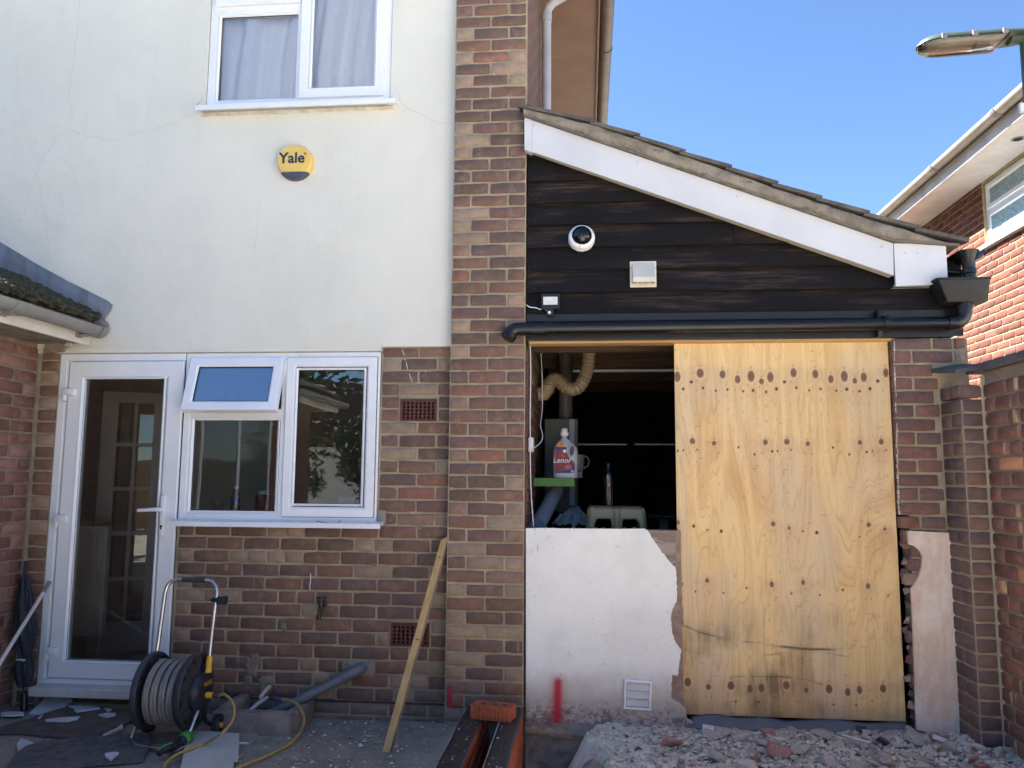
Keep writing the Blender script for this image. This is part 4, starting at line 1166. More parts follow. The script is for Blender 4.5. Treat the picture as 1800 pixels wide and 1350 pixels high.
dx = t.math('ABSOLUTE', t.math('SUBTRACT', X_, t.math('ADD', t.math('MULTIPLY', t.math('SUBTRACT', Z_, r0.z), kx), r0.x)))
dz = t.math('MAXIMUM', t.math('SUBTRACT', Z_, r0.z - .015), 0.0)
dd = t.math('SQRT', t.math('ADD', t.math('MULTIPLY', dx, dx), t.math('MULTIPLY', dz, dz)))
dd = t.math('ADD', dd, t.math('MULTIPLY', t.math('SUBTRACT', t.noise(vp_, 90, 4, .7), .5), .022))
red = t.math('MULTIPLY', t.math('SUBTRACT', 1.0, t.step(dd, .007, .047)), .95); halo = t.math('MULTIPLY', t.math('SUBTRACT', 1.0, t.step(dd, .010, .075)), .42)
rf = t.math('MAXIMUM', red, halo, True)
col = t.mix(rf, col, srgb(192, 52, 64))
t.l(col, t.b.inputs['Base Color']); t.b.inputs['Roughness'].default_value = .88; t.b.inputs['Specular IOR Level'].default_value = .2
hh = t.math('ADD', t.math('MULTIPLY', t.noise(vp_, 5, 5), .5), t.math('MULTIPLY', t.noise(vp_, 70, 7, .7), t.math('ADD', .12, t.math('MULTIPLY', t.math('SUBTRACT', 1.0, t.step(Z_, .05, .42)), .6))))
t.l(t.bump(hh, .55, .02), t.b.inputs['Normal']); WHITEW = t.mat
px900 = lambda q: [(900 + a / 3, 900 + c / 3) for a, c in q]
edge = px900([(700, 88), (720, 105), (755, 160), (790, 215), (828, 255), (862, 290), (866, 335), (868, 380), (870, 430), (869, 470), (855, 500), (842, 525), (838, 560), (840, 600), (850, 650), (862, 690), (880, 710), (892, 725), (889, 760), (885, 790), (880, 830), (876, 862), (842, 862), (842, 920), (842, 985), (880, 1005), (915, 1030), (917, 1055), (918, 1075), (930, 1092), (945, 1100)])
base_ = px900([(985, 1130), (940, 1146), (880, 1150), (800, 1152), (740, 1156), (640, 1160), (520, 1165), (430, 1158), (330, 1150), (260, 1142), (75, 1135)])
top_ = px900([(73, 86), (180, 84), (260, 87), (400, 88), (560, 89)])
def jag(q, n, amp):
    o_ = []
    for (x0_, y0_), (x1_, y1_) in zip(q, q[1:]):
        for k in range(n):
            f = k / n; o_.append((x0_ + (x1_ - x0_) * f + (rnd.uniform(-amp, amp) if k else 0), y0_ + (y1_ - y0_) * f + (rnd.uniform(-amp, amp) if k else 0)))
    return o_ + [q[-1]]
P_ = [at(x, y, DY) for x, y in jag(edge, 4, 1.3) + jag(base_, 5, 1.6) + top_]
P_ = [Vector((max(p.x, XS + .004), p.y, p.z)) for p in P_]
dwarf = MB().box(XS + .005, at(1200, 1100, DY).x, DY + .0205, DY + .12, -.3, at(1000, 929.5, DY).z - .004).build('dwarf_wall', BRK, garage)
b = MB(); b.prism(P_, (0, .02, 0)); wr = b.build('white_render', WHITEW, dwarf)
# exposed broken edge between render and plywood
inner = [(1198 + rnd.uniform(-3, 3), y) for y in range(1010, 1285, 22)]
for x, y in inner:
    p = at(x, y, DY + .012); s_ = rnd.uniform(.02, .032)
    chip('broken_edge', BRK, dwarf, p + Vector((-.012, .018, 0)), (.022, .016, .032), int(y))
# exposed grey plywood at the top corner
GRP = mat('weathered_plywood', srgb(160, 146, 134), srgb(134, 116, 102), 7, .85, stretch=(.6, 1, 3), lo=.46, hi=.54, bump=.3, bscale=30)
b = MB(); b.prism([at(x, y, DY + .019) for x, y in px900([(690, 96), (862, 104), (866, 330), (690, 330)])], (0, .0012, 0)); b.build('exposed_board', GRP, dwarf)
# top crumbs
for i in range(14):
    p = at(930 + i * 15 + rnd.uniform(-5, 5), 928.5, DY + .05); s_ = rnd.uniform(.004, .012)
    b = MB(); b.lathe([(s_ * 1.6, -.004), (s_ * 1.2, s_ * .5), (s_ * .5, s_ * .8)], p + Vector((0, .02, -.002)), (rnd.uniform(-.3, .3), .1, 1), 6); b.build('mortar_crumb', BRK, dwarf)
# rough footing below
b = MB(); fz0 = -.34
def foot(u, v_):
    x = XS + .01 + u * 1.0; z = fz0 + v_ * (.36)
    y = .012 + .02 * mnoise.noise((x * 6, z * 8, 3)) + .018 * mnoise.noise((x * 17, z * 19, 7)) + .008 * mnoise.noise((x * 50, z * 50, 7)) - .025 * (1 - v_)
    return Vector((x, y - (.012 if v_ > .8 else -.012), z))
b.grid(foot, 90, 34); ft = b.build('footing', CONC, garage, smooth=60)
b = MB(); ll = []
for i in range(60):
    x = XS + .008 + i / 59 * .62; zz = -.02 + .010 * mnoise.noise((x * 9, 3, 3)) - .02 * max(0, min(1, (x + .3) / .15)) 
    o_ = .014 * mnoise.noise((x * 16, 1, 1)) + .008 * mnoise.noise((x * 50, 1, 1))
    ll.append([Vector((x, DY + .05, zz + .035)), Vector((x, DY - .004 + o_ * .3, zz + .035)), Vector((x, DY - .022 + o_, zz + .006)), Vector((x, DY - .012 + o_, zz - .022)), Vector((x, DY + .05, zz - .03))])
b.loft(ll); b.build('broken_render_lip', BRK, garage, smooth=60)
# threshold below the plywood
b = MB(); b.box(.50, 1.76, -.015, .20, -.25, .022, .006); b.build('threshold', CONC, garage)

# inside of the garage
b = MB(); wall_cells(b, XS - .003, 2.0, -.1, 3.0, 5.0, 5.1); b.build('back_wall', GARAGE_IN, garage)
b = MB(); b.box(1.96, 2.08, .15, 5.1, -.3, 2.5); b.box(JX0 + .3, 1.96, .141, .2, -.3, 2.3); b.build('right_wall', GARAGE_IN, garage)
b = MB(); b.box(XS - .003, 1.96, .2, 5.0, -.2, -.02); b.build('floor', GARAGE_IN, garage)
ml = []
rows = [(.3 + k * .0756, .3 + (k + 1) * .0756, bond(.16, 2.4, 'S', .1125 if k % 2 else 0)) for k in range(0, 24)]
lay(None, (XS, 0, 0), PI / 2, rows, split_mat(.15, B_JAMB, B_BUFF), mesh_list=ml)
b = MB(); b.box(XS - .0035, XS - .001, .302, 2.45, .2, 2.2)
lin = b.build('inner_brick_wall', MORTAR_OLD, garage); join_stuff('brickwork', ml, lin)
JOI = mat('old_joist', srgb(92, 70, 54), srgb(72, 54, 44), 6, .8, stretch=(.4, 1, 4))
b = MB(); b.box(XS + .002, 1.95, .62, .67, 2.17, 2.32); b.build('joist', JOI, garage)
for j in (1.0, 1.9, 2.8, 3.7):
    b = MB(); b.box(XS + .002, 1.95, j, j + .05, 2.24, 2.38); b.build('joist', JOI, garage)
BLOCKS = mat('pale_blockwork', srgb(120, 104, 88), srgb(104, 88, 74), 6, .9)
for j in range(5):
    MB().box(-.1 + j * .38, .25 + j * .38, .68, .72, 2.33, 2.47, .004).build('packing_block', BLOCKS, garage)
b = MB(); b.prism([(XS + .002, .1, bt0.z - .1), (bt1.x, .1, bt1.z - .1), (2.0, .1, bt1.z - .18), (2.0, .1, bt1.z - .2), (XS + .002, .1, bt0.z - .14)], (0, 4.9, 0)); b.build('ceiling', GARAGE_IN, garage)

# ------------------------------------------------------------------ things inside the garage
DUCT = mat('cream_duct', srgb(168, 150, 124), srgb(150, 132, 108), 5, .5)
path_px = [(1036, 592), (1036, 615), (1034, 640), (1029, 660), (1021, 676), (1010, 684), (999, 683), (989, 676), (980, 668), (972, 668), (966, 674), (962, 683)]
yduct = 1.25
pts = [at(x, y, yduct - (.0 if i < 9 else .03 * (i - 8))) for i, (x, y) in enumerate(path_px)]
fine = []
for i in range(len(pts) - 1):
    p0_, p1_, p2_, p3_ = pts[max(i - 1, 0)], pts[i], pts[i + 1], pts[min(i + 2, len(pts) - 1)]
    for k in range(14):
        s_ = k / 14
        fine.append(.5 * ((2 * p1_) + (-p0_ + p2_) * s_ + (2 * p0_ - 5 * p1_ + 4 * p2_ - p3_) * s_ ** 2 + (-p0_ + 3 * p1_ - 3 * p2_ + p3_) * s_ ** 3))
acc = 0; rad_ = []
for i, p in enumerate(fine):
    if i: acc += (p - fine[i - 1]).length
    rad_.append(.049 - .006 * (abs(math.sin(acc / .028 * PI)) < .35))
duct = thing('flexible_duct', 'cream corrugated flexible duct hanging in a bend from the garage ceiling', 'duct', (pts[0].x, yduct, 1.9))
b = MB(); b.tube(fine, rad_, 18); b.build('hose', DUCT, duct, smooth=25)
b = MB(); e_ = pts[-1]; b.tube([e_ + Vector((0, 0, .02)), e_ + Vector((0, 0, -.01)), e_ + Vector((-.02, 0, -.035)), (XS + .004, e_.y, e_.z - .04)], .052, 16); b.build('elbow', DUCT, duct, smooth=50)
GRM = mat('grey_appliance', srgb(118, 116, 112), srgb(104, 102, 98), 5, .5)
p0, p1 = at(972, 736, 1.6), at(1016, 842, 1.6)
boil = thing('boiler', 'grey wall-hung boiler with a silver edge strip and flue in the dark garage', 'boiler', (p0.x, 1.6, 1.0))
b = MB(); b.box(XS + .03, p1.x, 1.6, 1.9, p1.z - .25, p0.z, .008); b.build('casing', GRM, boil)
xs0 = at(1001, 760, 1.58).x; b = MB(); b.box(xs0, xs0 + .038, 1.585, 1.599, p1.z - .2, p0.z - .005); b.build('edge_strip', mat('silver_strip', srgb(176, 186, 192), rough=.35), boil)
pf = at(994, 700, 1.7); b = MB(); b.tube([(pf.x, 1.75, p0.z), (pf.x, 1.75, 2.42)], .055, 18); b.build('flue', GRM, boil, smooth=50)
GSH = mat('green_shelf_edge', srgb(92, 150, 66), srgb(84, 140, 60), 8, .5)
q0, q1 = at(942, 840, .74), at(1010, 856, .74)
shelf = thing('wall_shelf', 'small bright green edged shelf on the garage wall', 'shelf', (q0.x, .74, q0.z))
b = MB(); b.box(XS + .004, q1.x, .74, .758, q1.z + .002, q0.z, .002); b.build('front_edge', GSH, shelf)
b = MB(); b.box(XS + .004, q1.x + .0, .759, 1.05, q1.z + .004, q0.z - .002); b.build('board', GRM, shelf)
# detergent bottle
lx, lz = at(972, 842, .80), q0.z
bx0, bx1 = at(972.5, 800, .82).x, at(1016, 800, .82).x; bw_ = bx1 - bx0; byc = .83; bcx = (bx0 + bx1) / 2
hB = at(990, 753, .82).z - lz
BOT = mat('pearl_grey_bottle', srgb(196, 202, 214), srgb(184, 190, 204), 5, .3)
det = thing('detergent_bottle', 'large grey-white fabric softener bottle with red and blue label on the green shelf', 'bottle', (bcx, byc, lz))
prof_px = [(0.02, .0), (0.0, .03), (0.0, .50), (.03, .60), (.10, .68), (.22, .745), (.33, .79), (.35, .86)]
def bottle_x(h):
    for (a, ha), (c, hc) in zip(prof_px, prof_px[1:]):
        if ha <= h <= hc: return a + (c - a) * (h - ha) / (hc - ha)
    return prof_px[-1][0]
b = MB(); loops = []
for h in [0, .015, .03, .1, .2, .3, .4, .5, .56, .62, .67, .71, .745, .77, .79, .82, .86]:
    l = bottle_x(h); rt = min(1.0, 1 - max(0, (h - .45)) * 0.05 - (bottle_x(h) * 1.15 if h > .5 else l))
    x0_, x1_2 = bx0 + l * bw_, bx0 + max(rt, l + .2) * bw_
    if h >= .79: x0_, x1_2 = bx0 + .34 * bw_, bx0 + .56 * bw_
    dy = .055 if h < .6 else .055 - (h - .6) * .16
    dy = max(dy, .016)
    cxx = (x0_ + x1_2) / 2; hw = (x1_2 - x0_) / 2
    loops.append([Vector((cxx + math.copysign(abs(math.cos(a)) ** .55, math.cos(a)) * hw, byc + math.copysign(abs(math.sin(a)) ** .55, math.sin(a)) * dy, lz + h * hB)) for a in [2 * PI * k / 24 for k in range(24)]])
b.loft(loops); b.build('body', BOT, det, smooth=50)
b = MB(); ccx = bx0 + .45 * bw_; b.lathe([(.028, .855 * hB), (.029, .86 * hB), (.028, .93 * hB), (.022, .935 * hB), (.022, .985 * hB), (.018, hB)], (ccx, byc, lz), (0, 0, 1), 20); b.build('cap', UPVC, det, smooth=40)
yl = byc - .0575
def lab(pts, m, nm, dy=0.0):
    MB().prism([(bx0 + a * bw_, yl - dy, lz + h * hB) for a, h in pts], (0, .0006, 0)).build(nm, m, det)
CRIM = mat('crimson_label', srgb(120, 24, 48), srgb(150, 50, 60), 14, .4); NAVY = mat('navy_label', srgb(34, 44, 130), rough=.4); ORG = mat('orange_label', srgb(232, 170, 60), rough=.4); WHL = mat('white_print', srgb(235, 235, 240), rough=.4); PINK = mat('pink_print', srgb(190, 90, 100), rough=.4)
lab([(.08, .10), (.86, .10), (.88, .28), (.80, .34), (.66, .40), (.58, .48), (.55, .58), (.54, .615), (.10, .615)], CRIM, 'label')
lab([(.08, .10), (.86, .10), (.88, .25), (.60, .17), (.30, .125), (.08, .13)], NAVY, 'label_band', .001)
lab([(.10, .615), (.54, .615), (.54, .54), (.40, .575), (.25, .575), (.10, .56)], NAVY, 'label_band', .001)
lab([(.14, .63), (.48, .63), (.46, .68), (.38, .71), (.24, .71), (.17, .68)], ORG, 'price_flash', .001)
lab([(.47 + .075 * math.cos(k), .535 + .034 * math.sin(k)) for k in [2 * PI * i / 14 for i in range(14)]], WHL, 'label_roundel', .0018)
lab([(.60 + .14 * math.cos(k), .22 + .05 * math.sin(k)) for k in [2 * PI * i / 14 for i in range(14)]], PINK, 'label_flower', .0012)
lab([(.40 + .06 * math.cos(k), .435 + .028 * math.sin(k)) for k in [2 * PI * i / 12 for i in range(12)]], PINK, 'label_flower', .0012)
text_mesh('brand_lettering', 'Lenor', .050, (bx0 + .36 * bw_, yl - .003, lz + .35 * hB), WHL, det, bold=.0008, shear=.2)
text_mesh('size_lettering', '7x', .024, (bx0 + .78 * bw_, yl - .003, lz + .135 * hB), WHL, det, bold=.0004)
text_mesh('price_lettering', '180', .028, (bx0 + .31 * bw_, yl - .003, lz + .665 * hB), mat('red_print', srgb(190, 60, 30), rough=.4), det, bold=.0004)
HND = mat('bottle_recess_shade', srgb(150, 154, 168), rough=.4)  # flat darker discs paint the shaded hollow and gap of the handle
lab([(.735 + .13 * math.cos(k) + .03 * math.sin(k), .555 + .14 * math.sin(k)) for k in [2 * PI * i / 18 for i in range(18)]], HND, 'handle_recess_shade', .0008)
lab([(.76 + .085 * math.cos(k) + .02 * math.sin(k), .545 + .10 * math.sin(k)) for k in [2 * PI * i / 18 for i in range(18)]], mat('handle_gap_shade', srgb(70, 62, 78), rough=.5), 'handle_gap_shade', .0014)
mg = thing('jug', 'grey plastic jug with loop handle behind the detergent bottle', 'jug', (bx1 + .02, .98, lz))
b = MB(); jx = at(1016, 815, .98).x; b.lathe([(.035, .05), (.043, .06), (.045, .14), (.047, .16)], (jx, .98, lz), (0, 0, 1), 18); b.build('body', GRM, mg, smooth=50)
b = MB(); b.tube([(jx + .042, .98, lz + .15), (jx + .065, .98, lz + .145), (jx + .076, .98, lz + .115), (jx + .07, .98, lz + .085), (jx + .042, .98, lz + .07)], .005, 8); b.build('handle', GRM, mg, smooth=60)
b = MB(); b.box(jx - .05, jx + .03, .92, 1.04, lz + .001, lz + .049, .004); tag(b.build('storage_box', GRM, None), 'small grey box under the jug on the green shelf', 'box')
# stool
STO = mat('beige_plastic', srgb(158, 150, 118), srgb(150, 142, 110), 5, .45)
z_s = at(1085, 892, .40).z; sc_ = at(1084, 892, .40)
stool = thing('plastic_stool', 'beige plastic stool standing behind the low white wall', 'stool', (sc_.x, .50, z_s - .35))
hw = .172
def stool_ring(h):
    k = hw + (z_s - h) * .09
    return k
# side panel with two leg openings facing the camera, and its three copies round the stool
def panel(rot):
    b = MB(); n = 28
    outer, = [[]],
    cols = 57
    def legx(u): return (u * 2 - 1)
    vs = []
    gridx = [-1 + 2 * i / 56 for i in range(57)]; gridz = [-.35 + .35 * j / 30 for j in range(31)]
    def hole(x, zr):
        for c in (-.46, .46):
            dx_ = abs(x - c) / .30; top = -.075
            if zr < top and dx_ < 1:
                if zr > top - .05 and dx_ > .72:
                    if ((dx_ - .72) / .28) ** 2 + ((zr - (top - .05)) / .05) ** 2 > 1: continue
                return True
        return False
    idx = {}
    def vid(i, j):
        if (i, j) not in idx:
            x, zr = gridx[i], gridz[j]; k = stool_ring(z_s + zr)
            rib = -.006 if abs(x) < .06 or .10 < abs(x) < .14 else 0
            crn = .02 * max(0, (abs(x) - .86) / .14) ** 2
            tb = .018 * max(0, (zr + .02) / .02) ** 2
            idx[(i, j)] = len(b.v); b.v.append(Vector((x * (k - crn * .3), -(k - crn - tb) + rib, z_s + zr)))
        return idx[(i, j)]
    for i in range(56):
        for j in range(30):
            if not hole((gridx[i] + gridx[i + 1]) / 2, (gridz[j] + gridz[j + 1]) / 2):
                b.f.append((vid(i, j), vid(i + 1, j), vid(i + 1, j + 1), vid(i, j + 1))); b.m.append(0)
    b.xf(Matrix.Translation((sc_.x, .50 + .06, 0)) @ Matrix.Rotation(rot, 4, 'Z'))
    o = b.build('side_panel', STO, stool, smooth=50)
    so_ = o.modifiers.new('thickness', 'SOLIDIFY'); so_.thickness = .004
for k in range(4): panel(k * PI / 2)
b = MB(); b.box(sc_.x - hw + .015, sc_.x + hw - .015, .56 - hw + .015, .56 + hw - .015, z_s - .010, z_s + .001, .004); b.build('seat', STO, stool)
BENCH = mat('dark_bench', srgb(60, 50, 44), srgb(46, 40, 36), 5, .7)
zbn = z_s - .35
bench = thing('workbench', 'dark wooden workbench standing in the garage behind the low wall', 'bench', (.5, .6, 0))
b = MB(); b.box(-.12, 1.2, .30, 1.05, zbn - .04, zbn - .001, .003); b.build('top', BENCH, bench)
for x in (-.06, 1.1):
    for y in (.36, .95): MB().box(x, x + .06, y, y + .06, -.02, zbn - .0405).build('leg', BENCH, bench)
# bottle on the stool, shopping bag, leaning tube, table behind
pbt = at(1070, 888, .62)
tb_ = thing('drink_bottle', 'tall clear plastic drink bottle standing on the beige stool', 'bottle', (pbt.x, .60, z_s))
b = MB(); z0 = z_s + .002; prof = [(.036, 0), (.038, .01)] + [(.038 - .003 * (k % 2), .02 + k * .014) for k in range(9)] + [(.038, .15), (.038, .19), (.03, .215), (.015, .235), (.0135, .255)]
b.lathe(prof, (pbt.x, .60, z0), (0, 0, 1), 18); b.build('body', CLEAR, tb_, smooth=60)
b = MB(); b.lathe([(.015, .25), (.015, .268)], (pbt.x, .60, z0), (0, 0, 1), 14); b.build('cap', BLACKPVC, tb_)
BAG = mat('grey_polythene', srgb(120, 136, 140), srgb(90, 104, 110), 8, .35)
pg = at(1010, 905, .62)
b = MB(); b.grid(lambda u, v_: Vector((pg.x - .14 + .28 * u, .55 + .2 * v_, pg.z - .06 + .10 * math.sin(PI * u) * math.sin(PI * v_) + .03 * mnoise.noise((u * 9, v_ * 7, 3)) + .012 * mnoise.noise((u * 24, v_ * 20, 3)))), 34, 20)
tag(b.build('plastic_bag', BAG, None, smooth=30), 'crumpled grey polythene bag on the bench left of the stool', 'bag')
b = MB(); b.tube([at(945, 925, .45), at(978, 862, 1.0)], .05, 16); tag(b.build('cardboard_tube', mat('pale_blue_tube', srgb(150, 164, 180), rough=.6), None, smooth=50), 'pale blue tube leaning against the garage wall under the shelf', 'tube')
tp = at(1150, 905, 1.5)
tab = thing('side_table', 'dark side table with pale leg right of the stool', 'table', (tp.x, 1.5, 0))
b = MB(); b.box(tp.x - .1, tp.x + .18, 1.3, 1.7, tp.z - .012, tp.z + .004); b.build('top', BENCH, tab)
b = MB(); b.box(tp.x + .03, tp.x + .09, 1.4, 1.46, -.02, tp.z - .013); b.build('leg', GRM, tab)
# strip light and the two pale shelf edges further back
f0, f1 = at(1000, 634, 2.0), at(1187, 640, 2.0)
lt = thing('strip_light', 'unlit fluorescent strip light on the garage ceiling', 'light', (.4, 2.0, f0.z))
b = MB(); b.box(f0.x, f0.x + 1.25, 1.97, 2.05, f0.z - .05, f0.z + .0, .004); b.build('housing', mat('dusty_white_metal', srgb(150, 150, 146), rough=.5), lt)
b = MB(); b.tube([(f0.x + .03, 2.0, f0.z - .085), (f0.x + 1.22, 2.0, f0.z - .085)], .013, 12); b.build('tube', UPVC, lt, smooth=50)
SHE = mat('lit_shelf_edge', srgb(226, 214, 180), rough=.5)  # cream tone stands for light falling on the shelf edges
for a, c in ((1016, 1102), (1116, 1200)):
    p, q = at(a, 781, 1.9), at(c, 781, 1.9)
    sh = thing('metal_shelf', 'cream light-catching shelf edge %s in the dark garage' % ('left of the gap' if a < 1100 else 'right of the gap'), 'shelf', (p.x, 1.9, p.z))
    MB().box(p.x, q.x, 1.9, 1.906, p.z - .005, p.z + .005).build('front_edge', SHE, sh)
    MB().box(p.x, q.x, 1.907, 2.3, p.z - .004, p.z + .003).build('board', GARAGE_IN, sh)
# socket box and cable on the reveal
ps = at(939, 782, .20)
sk = thing('cable_socket', 'white cable junction box on the brick reveal left of the opening', 'socket', (XS, .25, ps.z))
b = MB(); b.box(XS + .006, XS + .035, .20, .29, ps.z - .04, ps.z + .045, .004); b.build('box', UPVC, sk)
def px_tube(pp, r, Ys, n=8):
    P = [at(x, y, Y) for (x, y), Y in zip(pp, Ys)]
    out = []
    for i in range(len(P) - 1):
        a, b_, c, d = P[max(i - 1, 0)], P[i], P[i + 1], P[min(i + 2, len(P) - 1)]
        for k in range(6):
            s_ = k / 6; out.append(.5 * ((2 * b_) + (-a + c) * s_ + (2 * a - 5 * b_ + 4 * c - d) * s_ ** 2 + (-a + 3 * b_ - 3 * c + d) * s_ ** 3))
    out.append(P[-1]); return MB().tube(out, r, n)
b = px_tube([(932, 604), (933, 660), (932, 720), (932, 780), (933, 850), (936, 900), (938, 926)], .003, [.10] * 7); tag(b.build('cable', UPVC, None, smooth=60), 'white cable hanging straight down the left edge of the opening', 'cable')
b = px_tube([(950, 610), (953, 660), (953, 720), (950, 748), (954, 765), (950, 778), (938, 788), (933, 795)], .003, [.7, .6, .5, .4, .35, .3, .22, .16]); tag(b.build('cable', UPVC, None, smooth=60), 'white cable curling from the garage ceiling down to the junction box', 'cable')

# ================================================================== PLYWOOD SHEET
def vnoise(u, v, seed, sx_, sy_):
    """smooth 2-D value noise on arrays"""
    rs = np.random.RandomState(seed); T = rs.rand(64, 64)
    a, b_ = u * sx_, v * sy_
    i, j = np.floor(a).astype(int), np.floor(b_).astype(int); fa, fb = a - i, b_ - j
    fa = fa * fa * (3 - 2 * fa); fb = fb * fb * (3 - 2 * fb)
    g = lambda p, q: T[p % 64, q % 64]
    return (g(i, j) * (1 - fa) + g(i + 1, j) * fa) * (1 - fb) + (g(i, j + 1) * (1 - fa) + g(i + 1, j + 1) * fa) * fb
def fbm(u, v, seed, sx_, sy_, o=4):
    r = 0; a = .5
    for k in range(o): r = r + a * vnoise(u, v, seed + k, sx_ * 2 ** k, sy_ * 2 ** k); a *= .5
    return r / (1 - .5 ** o)
PLY_Y = .062
K1 = [(75,300,18,28),(222,277,20,25),(365,285,17,22),(462,317,16,22),(548,297,20,30),(615,330,14,16),(672,303,18,28),(820,275,18,25),(960,283,17,24),(1060,315,16,22),(1146,297,20,30),(1214,326,13,16),(1271,303,18,26),(1412,275,16,25),(165,333,9,9),(762,333,9,9),(1361,328,10,10),
(113,378,8,8),(240,372,7,9),(322,390,6,8),(397,382,6,8),(497,393,6,7),(562,388,8,9),(645,397,7,8),(711,378,9,10),(838,371,7,9),(921,387,6,7),(995,379,6,8),(1096,390,6,8),(1161,380,9,10),(1245,393,7,8),(1311,377,9,10),
(172,713,16,17),(310,727,13,13),(640,720,14,16),(778,717,16,17),(912,730,13,13),(1246,722,13,14),(1383,717,15,17),(467,752,6,7),(1073,754,7,7),(78,775,6,7),(114,772,5,6),(202,768,5,6),(571,798,6,8),(684,779,7,8),(718,777,6,7),(806,770,5,6),(1178,798,6,8),(1290,783,7,8),(1326,777,5,6),(1414,770,5,6),(335,790,4,4),(941,794,4,4),
(80,1235,10,12),(180,1258,9,10),(268,1283,5,5),(357,1291,9,10),(690,1244,13,14),(792,1271,9,11),(880,1292,6,6),(970,1300,10,10),(1302,1250,13,14),(1406,1277,9,11),(630,1320,4,5),(1245,1326,5,5)]
K2 = [(253,417,11,13),(646,441,12,16),(837,429,11,14),(1232,451,12,16),(493,462,6,6),(1078,474,7,7),(182,484,5,6),(352,493,5,6),(767,496,5,6),(938,505,5,6),(1355,509,5,6),
(135,1035,18,24),(261,1065,14,16),(398,1057,18,23),(513,1076,15,22),(583,1070,16,24),(735,1055,18,22),(856,1085,13,15),(995,1077,18,24),(1109,1097,15,22),(1180,1083,15,22),(1324,1075,18,22),(427,1153,6,6),(565,1155,7,7),(660,1129,5,5),(1023,1172,6,6),(1160,1176,6,7),(1257,1149,5,5)]
knots = []
for lst, s_, oy in ((K1, 3.649, 580), (K2, 3.462, 900)):
    for x, y, a, c in lst:
        p = at(1170 + x / s_, oy + y / s_, PLY_Y); q = at(1170 + (x + a) / s_, oy + (y + c) / s_, PLY_Y)
        dark = 1 if max(a, c) < 11 else 0
        knots.append((p.x, p.z, q.x - p.x, p.z - q.z, dark))
px0, px1 = .512, at(1569, 900, PLY_Y).x
px1 = 1.700
pz0, pz1 = at(1400, 1262, PLY_Y).z, OZ1 + .05
NX_, NZ_ = 260, 460
xs_ = np.linspace(px0, px1, NX_ + 1); zs_ = np.linspace(pz0, pz1, NZ_ + 1)
Xg, Zg = np.meshgrid(xs_, zs_)
wx = Xg.copy()
wx += .030 * (fbm(Xg, Zg, 5, 5, 1.2, 3) - .5)
kd = np.zeros_like(Xg); kr = np.zeros_like(Xg); stain = np.zeros_like(Xg); kring = np.zeros_like(Xg); kdark = np.zeros_like(Xg); krim = np.zeros_like(Xg)
for (kx_, kz_, a, c, dk) in knots:
    du, dv = (Xg - kx_), (Zg - kz_)
    lx_ = a * 3.2; lz_ = c * 7
    wx -= np.sign(du) * np.minimum(np.abs(du), a * 1.6) * .85 * np.exp(-(du / lx_) ** 2 - (dv / lz_) ** 2)
    ed = np.sqrt((du / a) ** 2 + (dv / c) ** 2)
    kd = np.maximum(kd, 1 / (1 + np.exp((ed - 1) * 9)))
    if dk: kdark = np.maximum(kdark, 1 / (1 + np.exp((ed - 1) * 6)))
    krim = np.maximum(krim, np.exp(-((ed - 1.02) / .16) ** 2) * (.9 if not dk else .3))
    kring = np.maximum(kring, np.exp(-((ed - 1.45) / .35) ** 2) * (.8 if not dk else .3))
    if not dk:
        stain = np.maximum(stain, .9 * np.exp(-(du / (a * 4.5)) ** 2) * (1 / (1 + np.exp((dv - c * 1.6) / .008))) * np.exp(-np.maximum(0, -dv) / .10))
        # cathedral arc over the knot
        kr = np.maximum(kr, np.exp(-((dv - (c * 1.9 - 14 * du * du / max(a, .004) * .35)) / .007) ** 2) * np.exp(-(du / (a * 3.2)) ** 2))
ph = fbm(wx, Zg, 11, 4.2, .55, 3) * 13 + wx * 5
cat = ph + .6 * fbm(wx, Zg, 15, 22, 1.1, 2)
band = np.clip(.5 + .75 * np.sin(cat * 2 * PI * .45), 0, 1)
line = np.clip((np.abs((cat % 1) - .5) * 2 - .80) * 5, 0, 1)
fib = fbm(wx, Zg, 21, 130, 5, 3); fib2 = fbm(wx, Zg, 31, 40, 1.3, 3); blot = fbm(Xg, Zg, 41, 3.5, 2.2, 4); grey = fbm(Xg, Zg, 51, 4.5, 1.6, 4)
def lin(r, g, b_): return np.array(srgb(r, g, b_)[:3])
A_, B_, C_, D_ = lin(239, 207, 147), lin(227, 186, 124), lin(204, 154, 98), lin(212, 196, 168)
mixc = lambda c, k, d: c * (1 - k[..., None]) + d * k[..., None]
col = np.broadcast_to(A_, Xg.shape + (3,)).copy()
col = mixc(col, np.clip(.55 * band + .6 * (blot - .42), 0, 1) * .8, B_)
col = mixc(col, np.clip((blot - .50) * 3.2, 0, 1) * band * .55, C_)
col = mixc(col, np.clip((grey - .50) * 4, 0, 1) * .55, D_)
edge_l = np.exp(-((np.abs((cat * .9 + .2) % 1 - .5)) / .03) ** 2)
col = mixc(col, line * .30 * (.4 + fib2), C_ * .85)
col = mixc(col, edge_l * .55 * np.clip(fib2 * 1.6 - .3, 0, 1), lin(176, 130, 82))
col = mixc(col, np.clip((fib - .55) * 3, 0, 1) * .28, C_ * .7)
col = mixc(col, np.clip(stain * .62, 0, 1), lin(200, 162, 122))
col = mixc(col, np.clip(kr * .9, 0, 1), lin(172, 120, 68))
col = mixc(col, np.clip(kring * .75, 0, 1), lin(232, 204, 160))
col = mixc(col, kd * .95, lin(126, 86, 68))
col = mixc(col, kd * np.clip(np.sin((Xg + Zg * .3) * 900) * .5 + .2, 0, 1) * .4, lin(104, 60, 44))
col = mixc(col, np.clip(krim, 0, 1) * .8, lin(84, 54, 42))
col = mixc(col, kdark * .9, lin(50, 30, 24))
